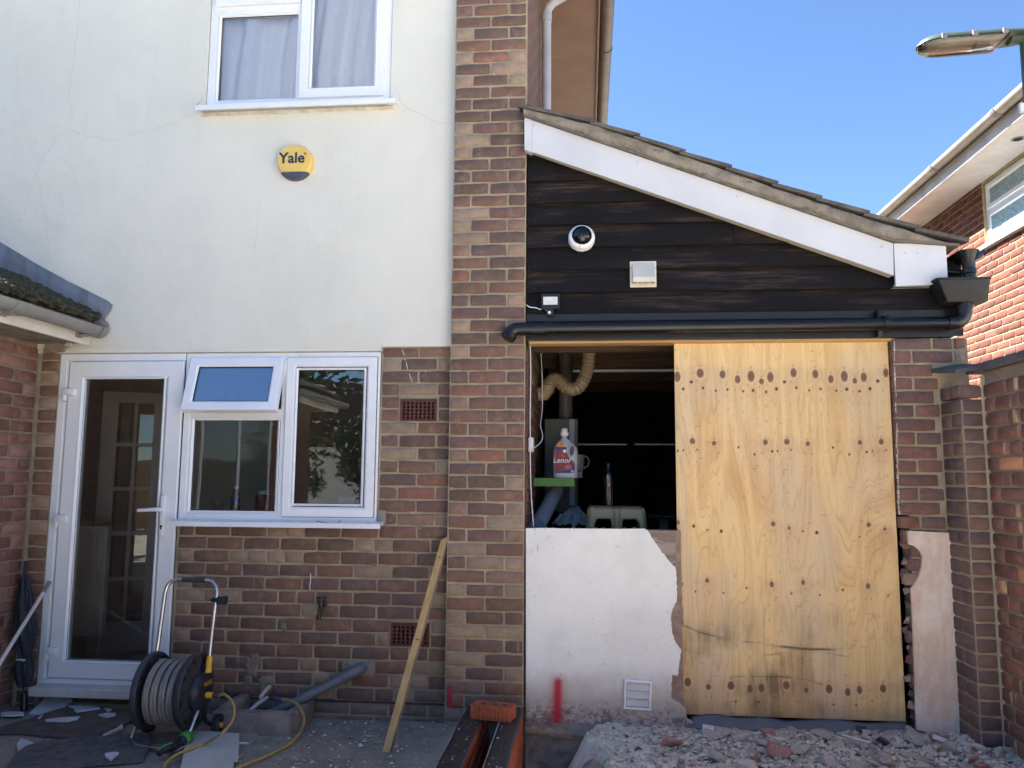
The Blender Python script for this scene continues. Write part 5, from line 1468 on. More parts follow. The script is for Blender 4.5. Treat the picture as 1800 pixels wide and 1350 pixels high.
# dirt near the foot and the black scuff arcs
zr = (Zg - pz0)
dirt = np.clip((fbm(Xg, Zg, 61, 6, 4, 5) - .40) * 4, 0, 1) * np.clip((.62 - zr) / .3, 0, 1)
dirt *= .55 + .45 * (fib2 > .5)
col = mixc(col, dirt * .85, lin(118, 100, 74))
col = mixc(col, np.clip((.10 - zr) / .1, 0, 1) * .35, lin(120, 100, 74))
def scuff(pp, wd, k):
    global col
    P = [at(1170 + x / 3.462, 900 + y / 3.462, PLY_Y) for x, y in pp]
    zz = np.interp(Xg, [p.x for p in P], [p.z for p in P])
    inx = (Xg > P[0].x) & (Xg < P[-1].x)
    m = np.exp(-((Zg - zz + .003 * (fib2 - .5)) / wd) ** 2) * inx * np.clip((fbm(Xg, Zg, 71, 12, 60, 3) - .36) * 4, 0, 1)
    col = mixc(col, m * k, lin(74, 66, 56))
scuff([(90, 680), (200, 730), (330, 765), (480, 790), (640, 812), (760, 826), (880, 834), (1040, 838)], .006, .75)
scuff([(560, 790), (700, 815), (860, 836), (1050, 836), (1290, 815)], .004, .7)
scuff([(300, 760), (400, 790), (520, 840)], .004, .5); scuff([(900, 855), (1000, 860), (1120, 882)], .003, .55); scuff([(500, 900), (640, 870), (800, 840), (1000, 835)], .006, .4)
scuff([(230, 1000), (420, 1000), (640, 1002), (820, 1012), (940, 1046)], .004, .5); scuff([(680, 998), (800, 1008), (960, 1048)], .003, .7)
for _ in range(60):
    cx_, cz_ = np.random.RandomState(100 + _).rand(2); kx_ = px0 + cx_ * (px1 - px0); kz_ = pz0 + cz_ * (pz1 - pz0)
    m = np.exp(-((Xg - kx_) / .012) ** 2 - ((Zg - kz_) / .0028) ** 2); col = mixc(col, m * .45, lin(110, 90, 70))
me = bpy.data.meshes.new('plywood_face')
vs = [(x, PLY_Y + .0015 * mnoise.noise((x * 4, z * 3, 2)), z) for z in zs_ for x in xs_]
fs = [(j * (NX_ + 1) + i, j * (NX_ + 1) + i + 1, (j + 1) * (NX_ + 1) + i + 1, (j + 1) * (NX_ + 1) + i) for j in range(NZ_) for i in range(NX_)]
ply = thing('plywood_sheet', 'tall knotty yellow plywood sheet boarding up the garage doorway', 'plywood board', ((px0 + px1) / 2, PLY_Y, pz0))
o0 = wl(ply)
me.from_pydata([Vector(v_) - o0 for v_ in vs], [], fs)
at_ = me.color_attributes.new('veneer', 'FLOAT_COLOR', 'POINT')
at_.data.foreach_set('color', np.concatenate([np.clip(col, 0, 1), np.ones(col.shape[:2] + (1,))], axis=2).astype(np.float32).ravel())
me.polygons.foreach_set('use_smooth', [True] * len(fs))
t = NT('pine_veneer'); ca = t.n('ShaderNodeAttribute', attribute_name='veneer'); t.l(ca.outputs['Color'], t.b.inputs['Base Color'])
t.b.inputs['Roughness'].default_value = .62; t.b.inputs['Specular IOR Level'].default_value = .3
v = t.coords('Object', (160, 1, 8)); t.l(t.bump(t.noise(v, 1, 4), .12, .002), t.b.inputs['Normal'])
me.materials.append(t.mat)
link('face_veneer', me, ply, o0)
b = MB(); b.box(px0, px1, PLY_Y + .003, PLY_Y + .018, pz0, pz1); b.build('core', RAWW, ply)
# bitumen felt strip lying along the foot of the sheet
FELT = mat('grey_dpc_felt', srgb(98, 102, 106), srgb(112, 116, 120), 8, .55, c3=srgb(150, 152, 152), scale3=10, lo3=.62, hi3=.8, bump=.3, bscale=40)
b = MB(); ft0, ft1 = at(1218, 1262, .0).x, at(1602, 1272, .0).x
def felt(u, v_):
    x = ft0 + u * (ft1 - ft0)
    rise = .055 * (1 - v_) ** 1.2 * (.75 + .5 * mnoise.noise((x * 5, 1, 1)))
    return Vector((x, PLY_Y - .006 - v_ * .085, .024 + rise + .010 * max(0, mnoise.noise((x * 7, v_ * 2, 3))) * (v_ > .3)))
b.grid(felt, 60, 6); o = b.build('felt_strip', FELT, None, smooth=60); tag(o, 'crinkled dark grey felt strip along the foot of the plywood sheet', 'felt strip')
sm = o.modifiers.new('thickness', 'SOLIDIFY'); sm.thickness = .002

# ================================================================== FIXTURES ON THE WALLS
# alarm box
pa = at(518.5, 285, RY - .03)
alarm = thing('alarm_box', 'round yellow alarm box with dark blue base reading Yale on cream wall', 'alarm', (pa.x, RY, pa.z))
YEL_ = mat('alarm_yellow', srgb(232, 198, 108), srgb(226, 191, 100), 4, .38); BLU = mat('alarm_blue', srgb(78, 88, 108), srgb(70, 80, 100), 4, .38)
R_ = .113
b = MB(); b.lathe([(R_, 0), (R_, .02), (R_ * .97, .034), (R_ * .90, .043), (R_ * .885, .046), (.0, .050)], (pa.x, RY - .001, pa.z), (0, -1, 0), 56)
bm_ = bmesh.new()
vv = [bm_.verts.new(v_) for v_ in b.v]; 
for f in b.f:
    try: bm_.faces.new([vv[i] for i in f])
    except ValueError: pass
cutz = pa.z - R_ * .62
def half(clear_inner):
    bm2 = bm_.copy()
    bmesh.ops.bisect_plane(bm2, geom=bm2.verts[:] + bm2.edges[:] + bm2.faces[:], plane_co=(0, 0, cutz + (.0012 if clear_inner else -.0012)), plane_no=(0, 0, 1), clear_inner=clear_inner, clear_outer=not clear_inner)
    bm2.verts.index_update(); m_ = MB(); m_.add([v_.co.copy() for v_ in bm2.verts], [[v_.index for v_ in f.verts] for f in bm2.faces]); bm2.free(); return m_
half(True).build('cover', YEL_, alarm, smooth=25); half(False).build('base', BLU, alarm, smooth=25); bm_.free()
b = MB(); b.lathe([(R_ * .985, .002), (R_ * .985, .02)], (pa.x, RY - .001, pa.z), (0, -1, 0), 48); b.build('back_plate', BLU, alarm)
b = MB(); b.lathe([(R_ * .80, .036), (R_ * .80, .0535), (R_ * .785, .0555), (0, .0565)], (pa.x - .012, RY, pa.z + .010), (0, -1, 0), 48)
bm_ = bmesh.new(); vv = [bm_.verts.new(v_) for v_ in b.v]
for f in b.f:
    try: bm_.faces.new([vv[i] for i in f])
    except ValueError: pass
half(True).build('raised_disc', YEL_, alarm, smooth=25); bm_.free()
PRINT = mat('blue_black_print', srgb(40, 48, 66), rough=.5)
text_mesh('brand_lettering', 'Yale', .094, (pa.x - .010, RY - .0575, pa.z + .014), PRINT, alarm, bold=.0022)
text_mesh('mark_lettering', '\u00ae', .022, (pa.x + .073, RY - .0575, pa.z + .040), PRINT, alarm)

# dome camera
pc = at(1022, 419, YB - .03)
cctv = thing('dome_camera', 'white and black dome security camera on the dark weatherboards', 'camera', (pc.x, YB, pc.z))
ax = Vector((.06, -1, .22)); WCAM = mat('camera_white', srgb(232, 232, 230), rough=.35)
b = MB(); b.lathe([(.078, 0), (.078, .028), (.074, .042), (.064, .050), (.060, .050)], (pc.x, YB - .014, pc.z - .004), ax, 40); b.build('housing', WCAM, cctv, smooth=35)
DOME = mat('smoked_dome', srgb(14, 16, 20), rough=.06)
b = MB(); b.lathe([(.0585 * math.cos(a), .047 + .050 * math.sin(a)) for a in [i / 10 * PI / 2 for i in range(11)]], (pc.x, YB - .014, pc.z - .004), ax, 36); b.build('dome', DOME, cctv, smooth=80)
for a in (.6, 2.7, 4.4):
    u_ = ax.normalized().orthogonal().normalized(); w_ = ax.normalized().cross(u_)
    b = MB(); b.lathe([(.0045, 0), (.004, .003)], Vector((pc.x, YB - .014, pc.z - .004)) + ax.normalized() * .045 + (u_ * math.cos(a) + w_ * math.sin(a)) * .069, ax, 8); b.build('screw', STEEL, cctv)

# extractor cowl
e0, e1 = at(1107, 460, YB - .015), at(1154, 505, YB - .015)
CREAMP = mat('aged_cream_plastic', srgb(218, 212, 196), srgb(206, 200, 184), 5, .45)
cowl = thing('extractor_vent', 'square cream plastic extractor vent with hooded front on the weatherboards', 'vent', ((e0.x + e1.x) / 2, YB, e1.z))
b = MB(); b.box(e0.x, e1.x, YB - .022, YB - .008, e1.z, e0.z, .003); b.build('plate', CREAMP, cowl)
m_ = .014; b = MB()
zt, zb = e0.z - m_, e1.z + .016
b.prism([(e0.x + m_, YB - .022, zt), (e0.x + m_, YB - .03, zt), (e0.x + m_, YB - .085, zb + .03), (e0.x + m_, YB - .085, zb), (e0.x + m_, YB - .081, zb), (e0.x + m_, YB - .081, zb + .03), (e0.x + m_, YB - .028, zt - .005), (e0.x + m_, YB - .022, zt - .005)], (e1.x - e0.x - 2 * m_, 0, 0)); b.build('hood', CREAMP, cowl)
for xx in (e0.x + m_, e1.x - m_ - .003):
    b = MB(); b.prism([(xx, YB - .022, zt - .002), (xx, YB - .03, zt - .002), (xx, YB - .083, zb + .03), (xx, YB - .083, zb), (xx, YB - .022, zb)], (.003, 0, 0)); b.build('hood_cheek', CREAMP, cowl)
for i in range(4):
    x = e0.x + m_ + .012 + i * (e1.x - e0.x - 2 * m_ - .024) / 3; b = MB(); b.box(x - .002, x + .002, YB - .08, YB - .0225, zb + .002, zb + .006); b.build('grille_bar', CREAMP, cowl)
b = MB(); b.box(e0.x + m_ + .004, e1.x - m_ - .004, YB - .079, YB - .0225, zb + .012, zb + .014); b.build('inner_flap', mat('tan_flap', srgb(150, 120, 84), rough=.6), cowl)

# floodlight with sensor
f0, f1 = at(951, 516, YB - .05), at(984, 546, YB - .05)
fl_ = thing('floodlight', 'small black floodlight with white lamp face and sensor beside the brick pier', 'light', ((f0.x + f1.x) / 2, YB, f1.z))
b = MB(); b.box(f0.x, f1.x, YB - .055, YB - .02, f1.z + .01, f0.z, .005); b.build('body', BLACKRUB, fl_)
g0, g1 = at(955, 522, YB - .056), at(980, 535.5, YB - .056)
b = MB(); b.box(g0.x, g1.x, YB - .058, YB - .0552, g1.z, g0.z); b.build('lamp_face', mat('lamp_face', srgb(226, 226, 214), srgb(206, 206, 200), 20, .25), fl_)
b = MB(); pb_ = at(967, 549, YB - .04); b.box(pb_.x - .02, pb_.x + .022, YB - .045, YB - .012, pb_.z - .022, pb_.z + .02, .004); b.build('sensor_housing', BLACKRUB, fl_)
b = MB(); ps_ = at(965.5, 549, YB - .05); b.lathe([(.010, 0), (.009, .006), (.005, .010), (0, .011)], (ps_.x, YB - .045, ps_.z), (0, -1, 0), 14); b.build('sensor', WCAM, fl_, smooth=60)
b = MB(); b.box(pb_.x - .006, pb_.x + .006, YB - .03, YB - .012, pb_.z + .018, f1.z + .014); b.build('bracket', BLACKRUB, fl_)
b = px_tube([(925, 536), (932, 540), (942, 541), (950, 544), (957, 542), (961, 546)], .0028, [-.004, -.008, -.006, -.0, -.0, -.0]); tag(b.build('cable', UPVC, None, smooth=60), 'short white cable from the brick pier to the floodlight', 'cable')

# louvred vent on the low wall
q = [at(x, y, DY - .012) for x, y in ((1098, 1194), (1147, 1198), (1143.5, 1250), (1096, 1245))]
lv = thing('louvre_vent', 'white plastic three-flap louvre vent on the low white wall', 'vent', ((q[0].x + q[2].x) / 2, DY, q[3].z))
cx_, cz_ = sum(p.x for p in q) / 4, sum(p.z for p in q) / 4; wd = .151; ht = .157
b = MB(); b.ring(cx_ - wd / 2, cx_ + wd / 2, cz_ - ht / 2, cz_ + ht / 2, [(0, DY - .001), (0, DY - .014), (.004, DY - .018), (.012, DY - .018), (.015, DY - .012), (.015, DY - .001)])
rotm = Matrix.Translation((cx_, 0, cz_)) @ Matrix.Rotation(math.radians(2.2), 4, 'Y') @ Matrix.Translation((-cx_, 0, -cz_))
b.xf(rotm); b.build('frame', UPVC, lv)
b = MB(); b.box(cx_ - wd / 2 + .012, cx_ + wd / 2 - .012, DY - .0016, DY - .0006, cz_ - ht / 2 + .012, cz_ + ht / 2 - .012); b.xf(rotm); b.build('duct_mouth', BLACKHOLE, lv)
for i in range(3):
    z1 = cz_ + ht / 2 - .018 - i * .0415; b = MB()
    b.prism([(cx_ - wd / 2 + .016, DY - .002, z1), (cx_ - wd / 2 + .016, DY - .004, z1), (cx_ - wd / 2 + .016, DY - .0165, z1 - .037), (cx_ - wd / 2 + .016, DY - .014, z1 - .037)], (wd - .032, 0, 0)); b.xf(rotm); b.build('flap', UPVC_DIRTY, lv)

# outside tap
pt = at(565, 1066, W - .05)
BRASS = mat('weathered_brass', srgb(62, 66, 66), srgb(84, 80, 68), 14, .5, metal=.6)
tap = thing('outside_tap', 'dark weathered outside tap sticking out of the brick wall', 'tap', (pt.x, W, pt.z))
b = MB(); b.lathe([(.022, 0), (.022, .008), (.011, .012), (.011, .05)], (pt.x, W - .003, pt.z + .01), (0, -1, 0), 14)
b.lathe([(.010, -.035), (.013, -.03), (.013, .01), (.016, .012), (.016, .022), (.009, .026), (.009, .046)], (pt.x, W - .058, pt.z), (0, 0, 1), 14)
b.tube([(pt.x, W - .06, pt.z), (pt.x, W - .082, pt.z - .004), (pt.x, W - .092, pt.z - .022), (pt.x, W - .092, pt.z - .034)], .009, 10); b.build('body', BRASS, tap, smooth=45)
b = MB(); b.tube([(pt.x - .034, W - .05, pt.z + .050), (pt.x + .034, W - .066, pt.z + .054)], [.005, .005], 8); b.lathe([(.008, 0), (.008, .012)], (pt.x, W - .058, pt.z + .044), (0, 0, 1), 10); b.build('handle', BRASS, tap, smooth=45)
b = MB(); b.lathe([(.012, 0), (.013, .018), (.013, .03)], (pt.x, W - .092, pt.z - .066), (0, 0, 1), 14); b.build('hose_connector', BLACKPVC, tap, smooth=40)
# stray white wire stuck to the wall, dead twig on the sill
b = px_tube([(546, 1008), (546, 1020), (544.5, 1030), (545, 1038)], .0022, [W - .008] * 4, 6); tag(b.build('wire', UPVC, None), 'short white wire stuck to the brick wall above the tap', 'wire')
TWIG = mat('dry_twig', srgb(110, 94, 80), rough=.9)
b = px_tube([(555, 916), (575, 919), (590, 921), (612, 921)], .0022, [W - .07] * 4, 6); 
b.v += []; k_ = px_tube([(590, 920.5), (598, 917), (597, 914)], .002, [W - .07] * 3, 6); b.add(k_.v, k_.f)
tag(b.build('twig', TWIG, None), 'small dry twig lying on the kitchen window sill', 'twig')

# black waste pipe across the garage with its hopper
YP_ = YB - .085
a0, a1 = at(958, 577, YP_), at(1690, 567.5, YP_)
RP = .0345
pipe = thing('black_drainpipe', 'long black drainpipe running across the garage front below the boards', 'drainpipe', (a0.x, YP_, a0.z))
corner = at(1703, 567, YP_)
b = MB(); b.tube([at(918, 578, YP_), a0, a1 + Vector((-.05, 0, 0))], RP, 22); b.build('pipe', BLACKPVC, pipe, smooth=50)
ell = at(1701, 566, YP_)
b = MB(); L0 = a1 + Vector((-.075, 0, 0))
arc = [L0, L0 + Vector((.03, 0, 0))] + [L0 + Vector((.03 + .062 * math.sin(k / 6 * PI / 2), 0, .062 * (1 - math.cos(k / 6 * PI / 2)))) for k in range(1, 7)] + [L0 + Vector((.092, 0, .09))]
b.tube(arc, RP + .006, 22); b.tube([L0 + Vector((.092, 0, .075)), L0 + Vector((.092, 0, .125))], RP + .011, 22); b.build('elbow', BLACKPVC, pipe, smooth=50)
vx = L0.x + .092; vz = L0.z + .12
b = MB(); c0 = at(920, 578.5, YP_)
b.tube([at(942, 578, YP_), at(915, 578.2, YP_), at(906, 579, YP_), at(898, 584, YP_), at(893, 592, YP_ - .01)], RP + .004, 22); b.tube([at(896, 588, YP_ - .005), at(892, 594, YP_ - .012)], RP + .010, 22)
b.build('end_bend', BLACKPVC, pipe, smooth=50)
b = MB(); b.tube([at(938, 577.8, YP_), at(961, 577.2, YP_)], RP + .007, 22); b.build('pipe_socket', BLACKPVC, pipe, smooth=40)
pk_ = at(1556, 568, YP_)
b = MB(); b.tube([pk_ + Vector((-.014, 0, 0)), pk_ + Vector((.014, 0, 0))], RP + .007, 22); b.box(pk_.x - .035, pk_.x - .012, YP_ + .012, YB - .024, pk_.z - .075, pk_.z + .078, .003); b.build('bracket', BLACKPVC, pipe, smooth=40)
h0, h1 = at(1645, 489, YP_ - .07), at(1742, 488, YP_ - .07); hb0, hb1 = at(1663, 531, YP_ - .05), at(1736, 530, YP_ - .05)
hop = thing('rainwater_hopper', 'black plastic rainwater hopper at the garage eaves above the drainpipe', 'hopper', (vx, YP_, hb0.z))
def rloop(x0, x1, y0, y1, z, r=.015):
    L = []
    for (cx_, cy_, a0_) in ((x1 - r, y1 - r, 0), (x0 + r, y1 - r, 90), (x0 + r, y0 + r, 180), (x1 - r, y0 + r, 270)):
        for k in range(4):
            a_ = math.radians(a0_ + k * 30); L.append(Vector((cx_ + r * math.cos(a_), cy_ + r * math.sin(a_), z)))
    return L
b = MB()
y0_, y1_ = YP_ - .085, YB - .03
b.loft([rloop(hb0.x, hb1.x, y0_ + .025, y1_, hb0.z), rloop(hb0.x - .004, hb1.x + .002, y0_ + .02, y1_, hb0.z + .012), rloop(h0.x + .006, h1.x - .004, y0_ + .004, y1_, h0.z - .012), rloop(h0.x, h1.x, y0_, y1_, h0.z - .010), rloop(h0.x, h1.x, y0_, y1_, h0.z),
        rloop(h0.x + .006, h1.x - .006, y0_ + .006, y1_ - .006, h0.z), rloop(hb0.x + .01, hb1.x - .01, y0_ + .03, y1_ - .008, hb0.z + .01)])
b.build('box', BLACKRUB, hop, smooth=40)
b = MB(); b.tube([(vx, YP_, vz - .01), (vx, YP_, hb0.z + .005)], RP + .004, 20); b.build('outlet', BLACKPVC, hop, smooth=50)
# running outlet above, dropping from the garage gutter
t0, t1 = at(1684, 441, YP_), at(1731, 443, YP_); tn0, tn1 = at(1692, 465, YP_), at(1714, 465, YP_)
gxc = (tn0.x + tn1.x) / 2
gg = thing('garage_gutter', 'black garage eaves gutter with funnel outlet pointing into the hopper', 'gutter', (gxc, 0, tn0.z))
b = MB(); half_gutter(b, (gxc + .012, YP_ - .03, t0.z), (gxc + .012, 4.9, t0.z), .062, 12); b.build('channel', BLACKPVC, gg, smooth=40)
b = MB(); r_ = (tn1.x - tn0.x) / 2
b.lathe([(r_ * 1.0, at(1700, 489, YP_).z - .02 - tn0.z), (r_ * 1.0, -.055), (r_ * 1.15, -.05), (r_ * 1.15, -.028), (r_ * .98, -.024), (r_ * 1.05, .02), (r_ * 1.35, .05), (r_ * 1.7, .075)], (gxc, YP_, tn0.z), (0, 0, 1), 22); b.build('funnel_outlet', BLACKPVC, gg, smooth=40)
b = MB(); b.tube([(gxc - .02, YP_ + .06, tn0.z - .03), (gxc - .07, YP_ + .08, tn0.z - .02), (gxc - .10, YP_ + .09, tn0.z + .02)], .012, 10); b.build('stay', BLACKPVC, gg, smooth=50)

# ================================================================== BOUNDARY WALL AND ITS PIER (right)
BPX = JX1 + .0
bw_x = at(1735, 800, -.22).x
bound = thing('boundary_wall', 'boundary brick wall with attached dark pier at the right of the garage', 'wall', (bw_x, -.22, 0))
PYF = -.222
ztop = at(1735, 655, PYF).z
b = MB(); b.box(BPX + .003, bw_x - .0, PYF + .003, JY - .001, -.3, zj[1] + 9 * cj); pr_ = b.build('pier', MORTAR, bound)
b = MB(); b.box(bw_x + .003, bw_x + .22, -3.2, PYF + .003, -.3, ztop); bwl = b.build('wall', MORTAR_OLD, bound)
cz = cj; zz0 = zj[1]
rF, rS, rW = [], [], []
ml2 = []
for k in range(-16, 12):
    z0 = zz0 + k * cz + .01
    if z0 + cz > ztop - .005: break
    k2 = k % 2
    rF.append((z0, z0 + cz, [(BPX + .001, bw_x - .004)]))
    dep = JY - PYF
    rS.append((z0, z0 + cz, [(0.004, dep * .5), (dep * .5, dep - .001)] if k2 else [(0.004, dep - .001)]))
    cells = bond(0, .62, 'SHSS' if k2 else 'HSSH', 0)
    rW.append((z0, z0 + cz, [(.62 - bb, .62 - a) for a, bb in cells]))
def front_sel(kind, u, z): return B_BP
lay(pr_, (0, PYF, 0), 0, rF, front_sel)
lay(pr_, (BPX, JY, 0), -PI / 2, rS, front_sel)
lay(bwl, (bw_x, PYF, 0), -PI / 2, [(z0, z1, [(a, bb) for a, bb in [(.62 - c[1], .62 - c[0]) for c in cs]]) for z0, z1, cs in rW], lambda k, u, z: B_BW)
ml2 = []
lay(None, (bw_x, PYF, 0), -PI / 2, [(z0, z1, bond(.625, 2.9, 'S', .1 if i % 2 else 0)) for i, (z0, z1, cs) in enumerate(rW)], lambda k, u, z: B_BW, mesh_list=ml2)
join_stuff('brickwork', ml2, bwl)
# mortar fillets in the inner corners, slate capping on the pier, coping on the wall
b = MB(); b.prism([(bw_x - .012, PYF - .001, -.3), (bw_x + .004, PYF - .001, -.3), (bw_x + .004, PYF - .018, -.3)], (0, 0, ztop + .28)); b.build('corner_mortar', MORTAR, bound)
SLATE = mat('grey_slate_capping', srgb(92, 92, 94), srgb(74, 74, 78), 8, .8, bump=.7, bscale=50, c3=srgb(116, 112, 106), scale3=18)
c0, c1, c2 = at(1640, 667, JY - .03), at(1733, 648, PYF - .02), at(1728, 640, JY - .02)
zc0 = at(1655, 662, -.1).z
b = MB(); b.prism([(BPX - .04, JY - .002, zc0 + .035), (bw_x + .012, JY - .002, zc0 + .065), (bw_x + .012, PYF - .035, zc0 + .02), (BPX - .035, PYF - .035, zc0 - .005)], (0, 0, .022)); b.build('capping', SLATE, bound)
b = MB(); b.box(bw_x - .03, bw_x + .25, -3.2, PYF + .12, ztop + .004, ztop + .045, .006); b.build('coping', SLATE, bound)

# ================================================================== NEIGHBOUR'S HOUSE (far right)
XN = 4.05
nb = thing('neighbour_house', 'sunlit red brick neighbouring house with white eaves and frosted window', 'house', (XN, 3.5, 0))
zS = 4.385                                                       # soffit height
YF = 7.2; YN = .6
wy1, wy0 = atX(1728, 370, XN).y, 1.75                              # window between these depths
wzb, wzt = atX(1733, 434, XN).z, zS - .02
b = MB(); Mn = Matrix.Translation((XN, 0, 0)) @ Matrix.Rotation(-PI / 2, 4, 'Z')
wall_cells(b, -YF, -YN, -.3, zS + .05, .003, .2, [(-wy1, -wy0, wzb, wzt)])
b.xf(Mn); MORT_Y = mat('yellow_mortar', srgb(184, 164, 124), srgb(168, 150, 112), 9, .95, bump=.5, bscale=90); nbw = b.build('brick_wall', MORT_Y, nb)
rows = []; k = 0; z = 2.1
ml = []
rows_far = []
while z < zS - .03:
    cells = bond(-6.2, -2.6, 'S', .1125 if k % 2 else 0)
    out = []
    for a, bb in cells:
        if z + .037 > wzb - .01 and bb > -wy1 + .0:
            if a < -wy1 - .04: out.append((a, -wy1))
        else: out.append((a, bb))
    rows.append((z, z + .075, out)); z += .075; k += 1
# nearest 240 or so as bricks, the rest joined
near = [(z0, z1, [c for c in cs if c[1] > -4.75]) for z0, z1, cs in rows]
far = [(z0, z1, [c for c in cs if c[1] <= -4.75]) for z0, z1, cs in rows]
lay(nbw, (XN, 0, 0), -PI / 2, near, lambda k_, u, z_: B_NB, joint=.0095)
lay(None, (XN, 0, 0), -PI / 2, far, lambda k_, u, z_: B_NB, joint=.0095, mesh_list=ml)
join_stuff('brickwork', ml, nbw)
b = MB(); b.box(XN + .21, XN + 5.5, YN, YN + .2, -.3, zS); b.box(XN + .21, XN + 5.5, YF - .2, YF, -.3, zS); b.build('end_walls', BODYB, nb)
# eaves: soffit, fascia, gutter
OV = .40
SOFW = mat('white_soffit', srgb(226, 220, 212), srgb(210, 204, 196), 4, .6, c3=srgb(190, 180, 168), scale3=12, lo3=.62, hi3=.85)
gy0, gy1 = atX(1565, 385, XN - OV - .05).y, -.4
YE = 6.55
for (ya, yb) in ((gy1, 1.55), (1.555, 3.15), (3.155, YE)):
    b = MB(); b.box(XN - OV, XN + .19, ya, yb, zS, zS + .012); b.build('soffit_board', SOFW, nb)
for (ya, yb) in ((gy1, 4.05), (4.055, YE)):
    b = MB(); b.box(XN - OV - .018, XN - OV - .001, ya, yb, zS - .012, zS + .17, .003); b.build('fascia', mat('white_fascia', srgb(222, 222, 220), srgb(200, 198, 194), 3, .45, c3=srgb(150, 146, 140), scale3=9), nb)
b = MB(); half_gutter(b, (XN - OV - .085, gy1, zS + .155), (XN - OV - .085, YE, zS + .155), .058, 12); ng = b.build('gutter', mat('pale_grey_gutter', srgb(170, 164, 156), srgb(150, 144, 136), 5, .5), nb, smooth=40)
for px_, py_ in ((1645, 305), (1757, 216)):
    yy = atX(px_, py_, XN - OV - .085).y; b = MB(); half_gutter(b, (XN - OV - .085, yy - .03, zS + .155), (XN - OV - .085, yy + .03, zS + .155), .066, 12); b.build('gutter_union', GREYPVC, ng, smooth=40)
pv = atX(1793, 237, XN - .18)
b = MB(); b.lathe([(.055, 0), (.055, .004), (.04, .006)], (XN - .2, pv.y, zS - .001), (0, 0, -1), 24); vn = b.build('soffit_vent', GREYPVC, nb); b = MB(); b.lathe([(.038, .0062), (.036, .0085)], (XN - .2, pv.y, zS - .001), (0, 0, -1), 20); b.build('vent_mesh', BLACKHOLE, vn)
b = MB(); b.prism([(XN - OV - .06, gy1, zS + .19), (XN + 2.8, gy1, zS + 1.9), (XN + 5.8, gy1, zS + .19), (XN + 5.8, gy1, zS + .12), (XN - OV - .06, gy1, zS + .12)], (0, YE + .1 - gy1, 0)); b.build('roof', ROOFT, nb)
# window
b = MB(); frame_ring(b, -wy1, -wy0, wzb, wzt, .03, .06, .06); zt_ = atX(1740, 366, XN).z
b.box(-wy1 + .05, -wy0 - .05, .031, .085, zt_ - .045, zt_ + .02)
b.xf(Mn); nw = b.build('window', UPVC, nb)
b = MB(); frame_ring(b, -wy1 + .045, -wy0 - .045, zt_ + .012, wzt - .03, .012, .05, .03); b.xf(Mn); b.build('fanlight_sash', UPVC, nw)
b = MB(); b.box(-wy1 + .09, -wy0 - .09, .03, .036, zt_ + .05, wzt - .07); b.xf(Mn); b.build('pane', GLASS_FROST, nw)
b = MB(); frame_ring(b, -wy1 + .045, -wy0 - .045, wzb + .035, zt_ - .032, .026, .03, .03); b.xf(Mn); b.build('lower_bead', UPVC, nw)
b = MB(); b.box(-wy1 + .06, -wy0 - .06, .04, .046, wzb + .05, zt_ - .045); b.xf(Mn); b.build('pane', GLASS_FROST, nw)
b = MB(); b.box(-wy1 - .05, -wy0 + .05, -.05, .08, wzb - .03, wzb + .002, .004); b.xf(Mn); b.build('sill', UPVC, nw)

# ================================================================== STREET LAMP
LYP = 1.7
lp0, lp1 = at(1610, 82, LYP), at(1797, 70, LYP)
lamp = thing('street_lamp', 'green street lamp with long flat head reaching over the lane', 'street lamp', (lp1.x + .02, LYP, 0))
LG = mat('lamp_green', srgb(74, 92, 82), srgb(66, 84, 74), 5, .45); 
L_len = lp1.x - lp0.x; zc = lp0.z
def hw_(s): return .135 * min(1, math.sqrt(max(0, 1 - (1 - min(s / .28, 1)) ** 2))) * (1 - .25 * max(0, (s - .75) / .25)) + .004
def ht_(s): return .065 * min(1, math.sqrt(max(0, 1 - (1 - min(s / .22, 1)) ** 2))) + .004
b = MB(); loops = []
for i in range(25):
    s = i / 24; x = lp0.x + s * L_len; zz = zc - .005 + .035 * s
    loops.append([Vector((x, LYP + hw_(s) * math.cos(a), zz + ht_(s) * math.sin(a))) for a in [PI * k / 10 for k in range(11)]])
b.loft(loops); b.build('canopy', LG, lamp, smooth=50)
BOWL = glass_mat('lamp_bowl', (.93, .93, .92, 1), 1.0)
b = MB(); loops = []
for i in range(21):
    s = .015 + .80 * i / 20; x = lp0.x + s * L_len; zz = zc - .008 + .035 * s
    d_ = .062 * min(1, math.sqrt(max(0, 1 - (1 - min(i / 20 / .2, 1)) ** 2))) * min(1, (1 - i / 20) / .08 + .15) + .003
    loops.append([Vector((x, LYP + hw_(s) * .94 * math.cos(a), zz - d_ * abs(math.sin(a)) ** .6)) for a in [PI * k / 10 for k in range(11)]])
b.loft(loops); b.build('bowl', BOWL, lamp, smooth=50)
REFL = mat('lamp_reflector', srgb(168, 160, 154), srgb(152, 144, 138), 6, .5)
b = MB(); loops = []
for i in range(13):
    s = .04 + .74 * i / 12; x = lp0.x + s * L_len; zz = zc - .012 + .035 * s
    loops.append([Vector((x, LYP + hw_(s) * .86 * math.cos(a), zz - .016 * abs(math.sin(a)))) for a in [PI * k / 6 for k in range(7)]])
b.loft(loops); b.build('reflector_tray', REFL, lamp, smooth=40)
b = MB(); x_ = lp0.x + .62 * L_len; b.box(x_ - .06, x_ + .05, LYP - .04, LYP + .04, zc - .042, zc - .004, .006); b.build('lamp_holder', GREYPVC, lamp)
for s in (.20, .48, .76):
    x_ = lp0.x + s * L_len; b = MB(); b.box(x_ - .02, x_ + .02, LYP - hw_(s) - .012, LYP - hw_(s) + .006, zc + .035 * s - .022, zc + .035 * s + .022, .004); b.build('clip', GREYPVC, lamp)
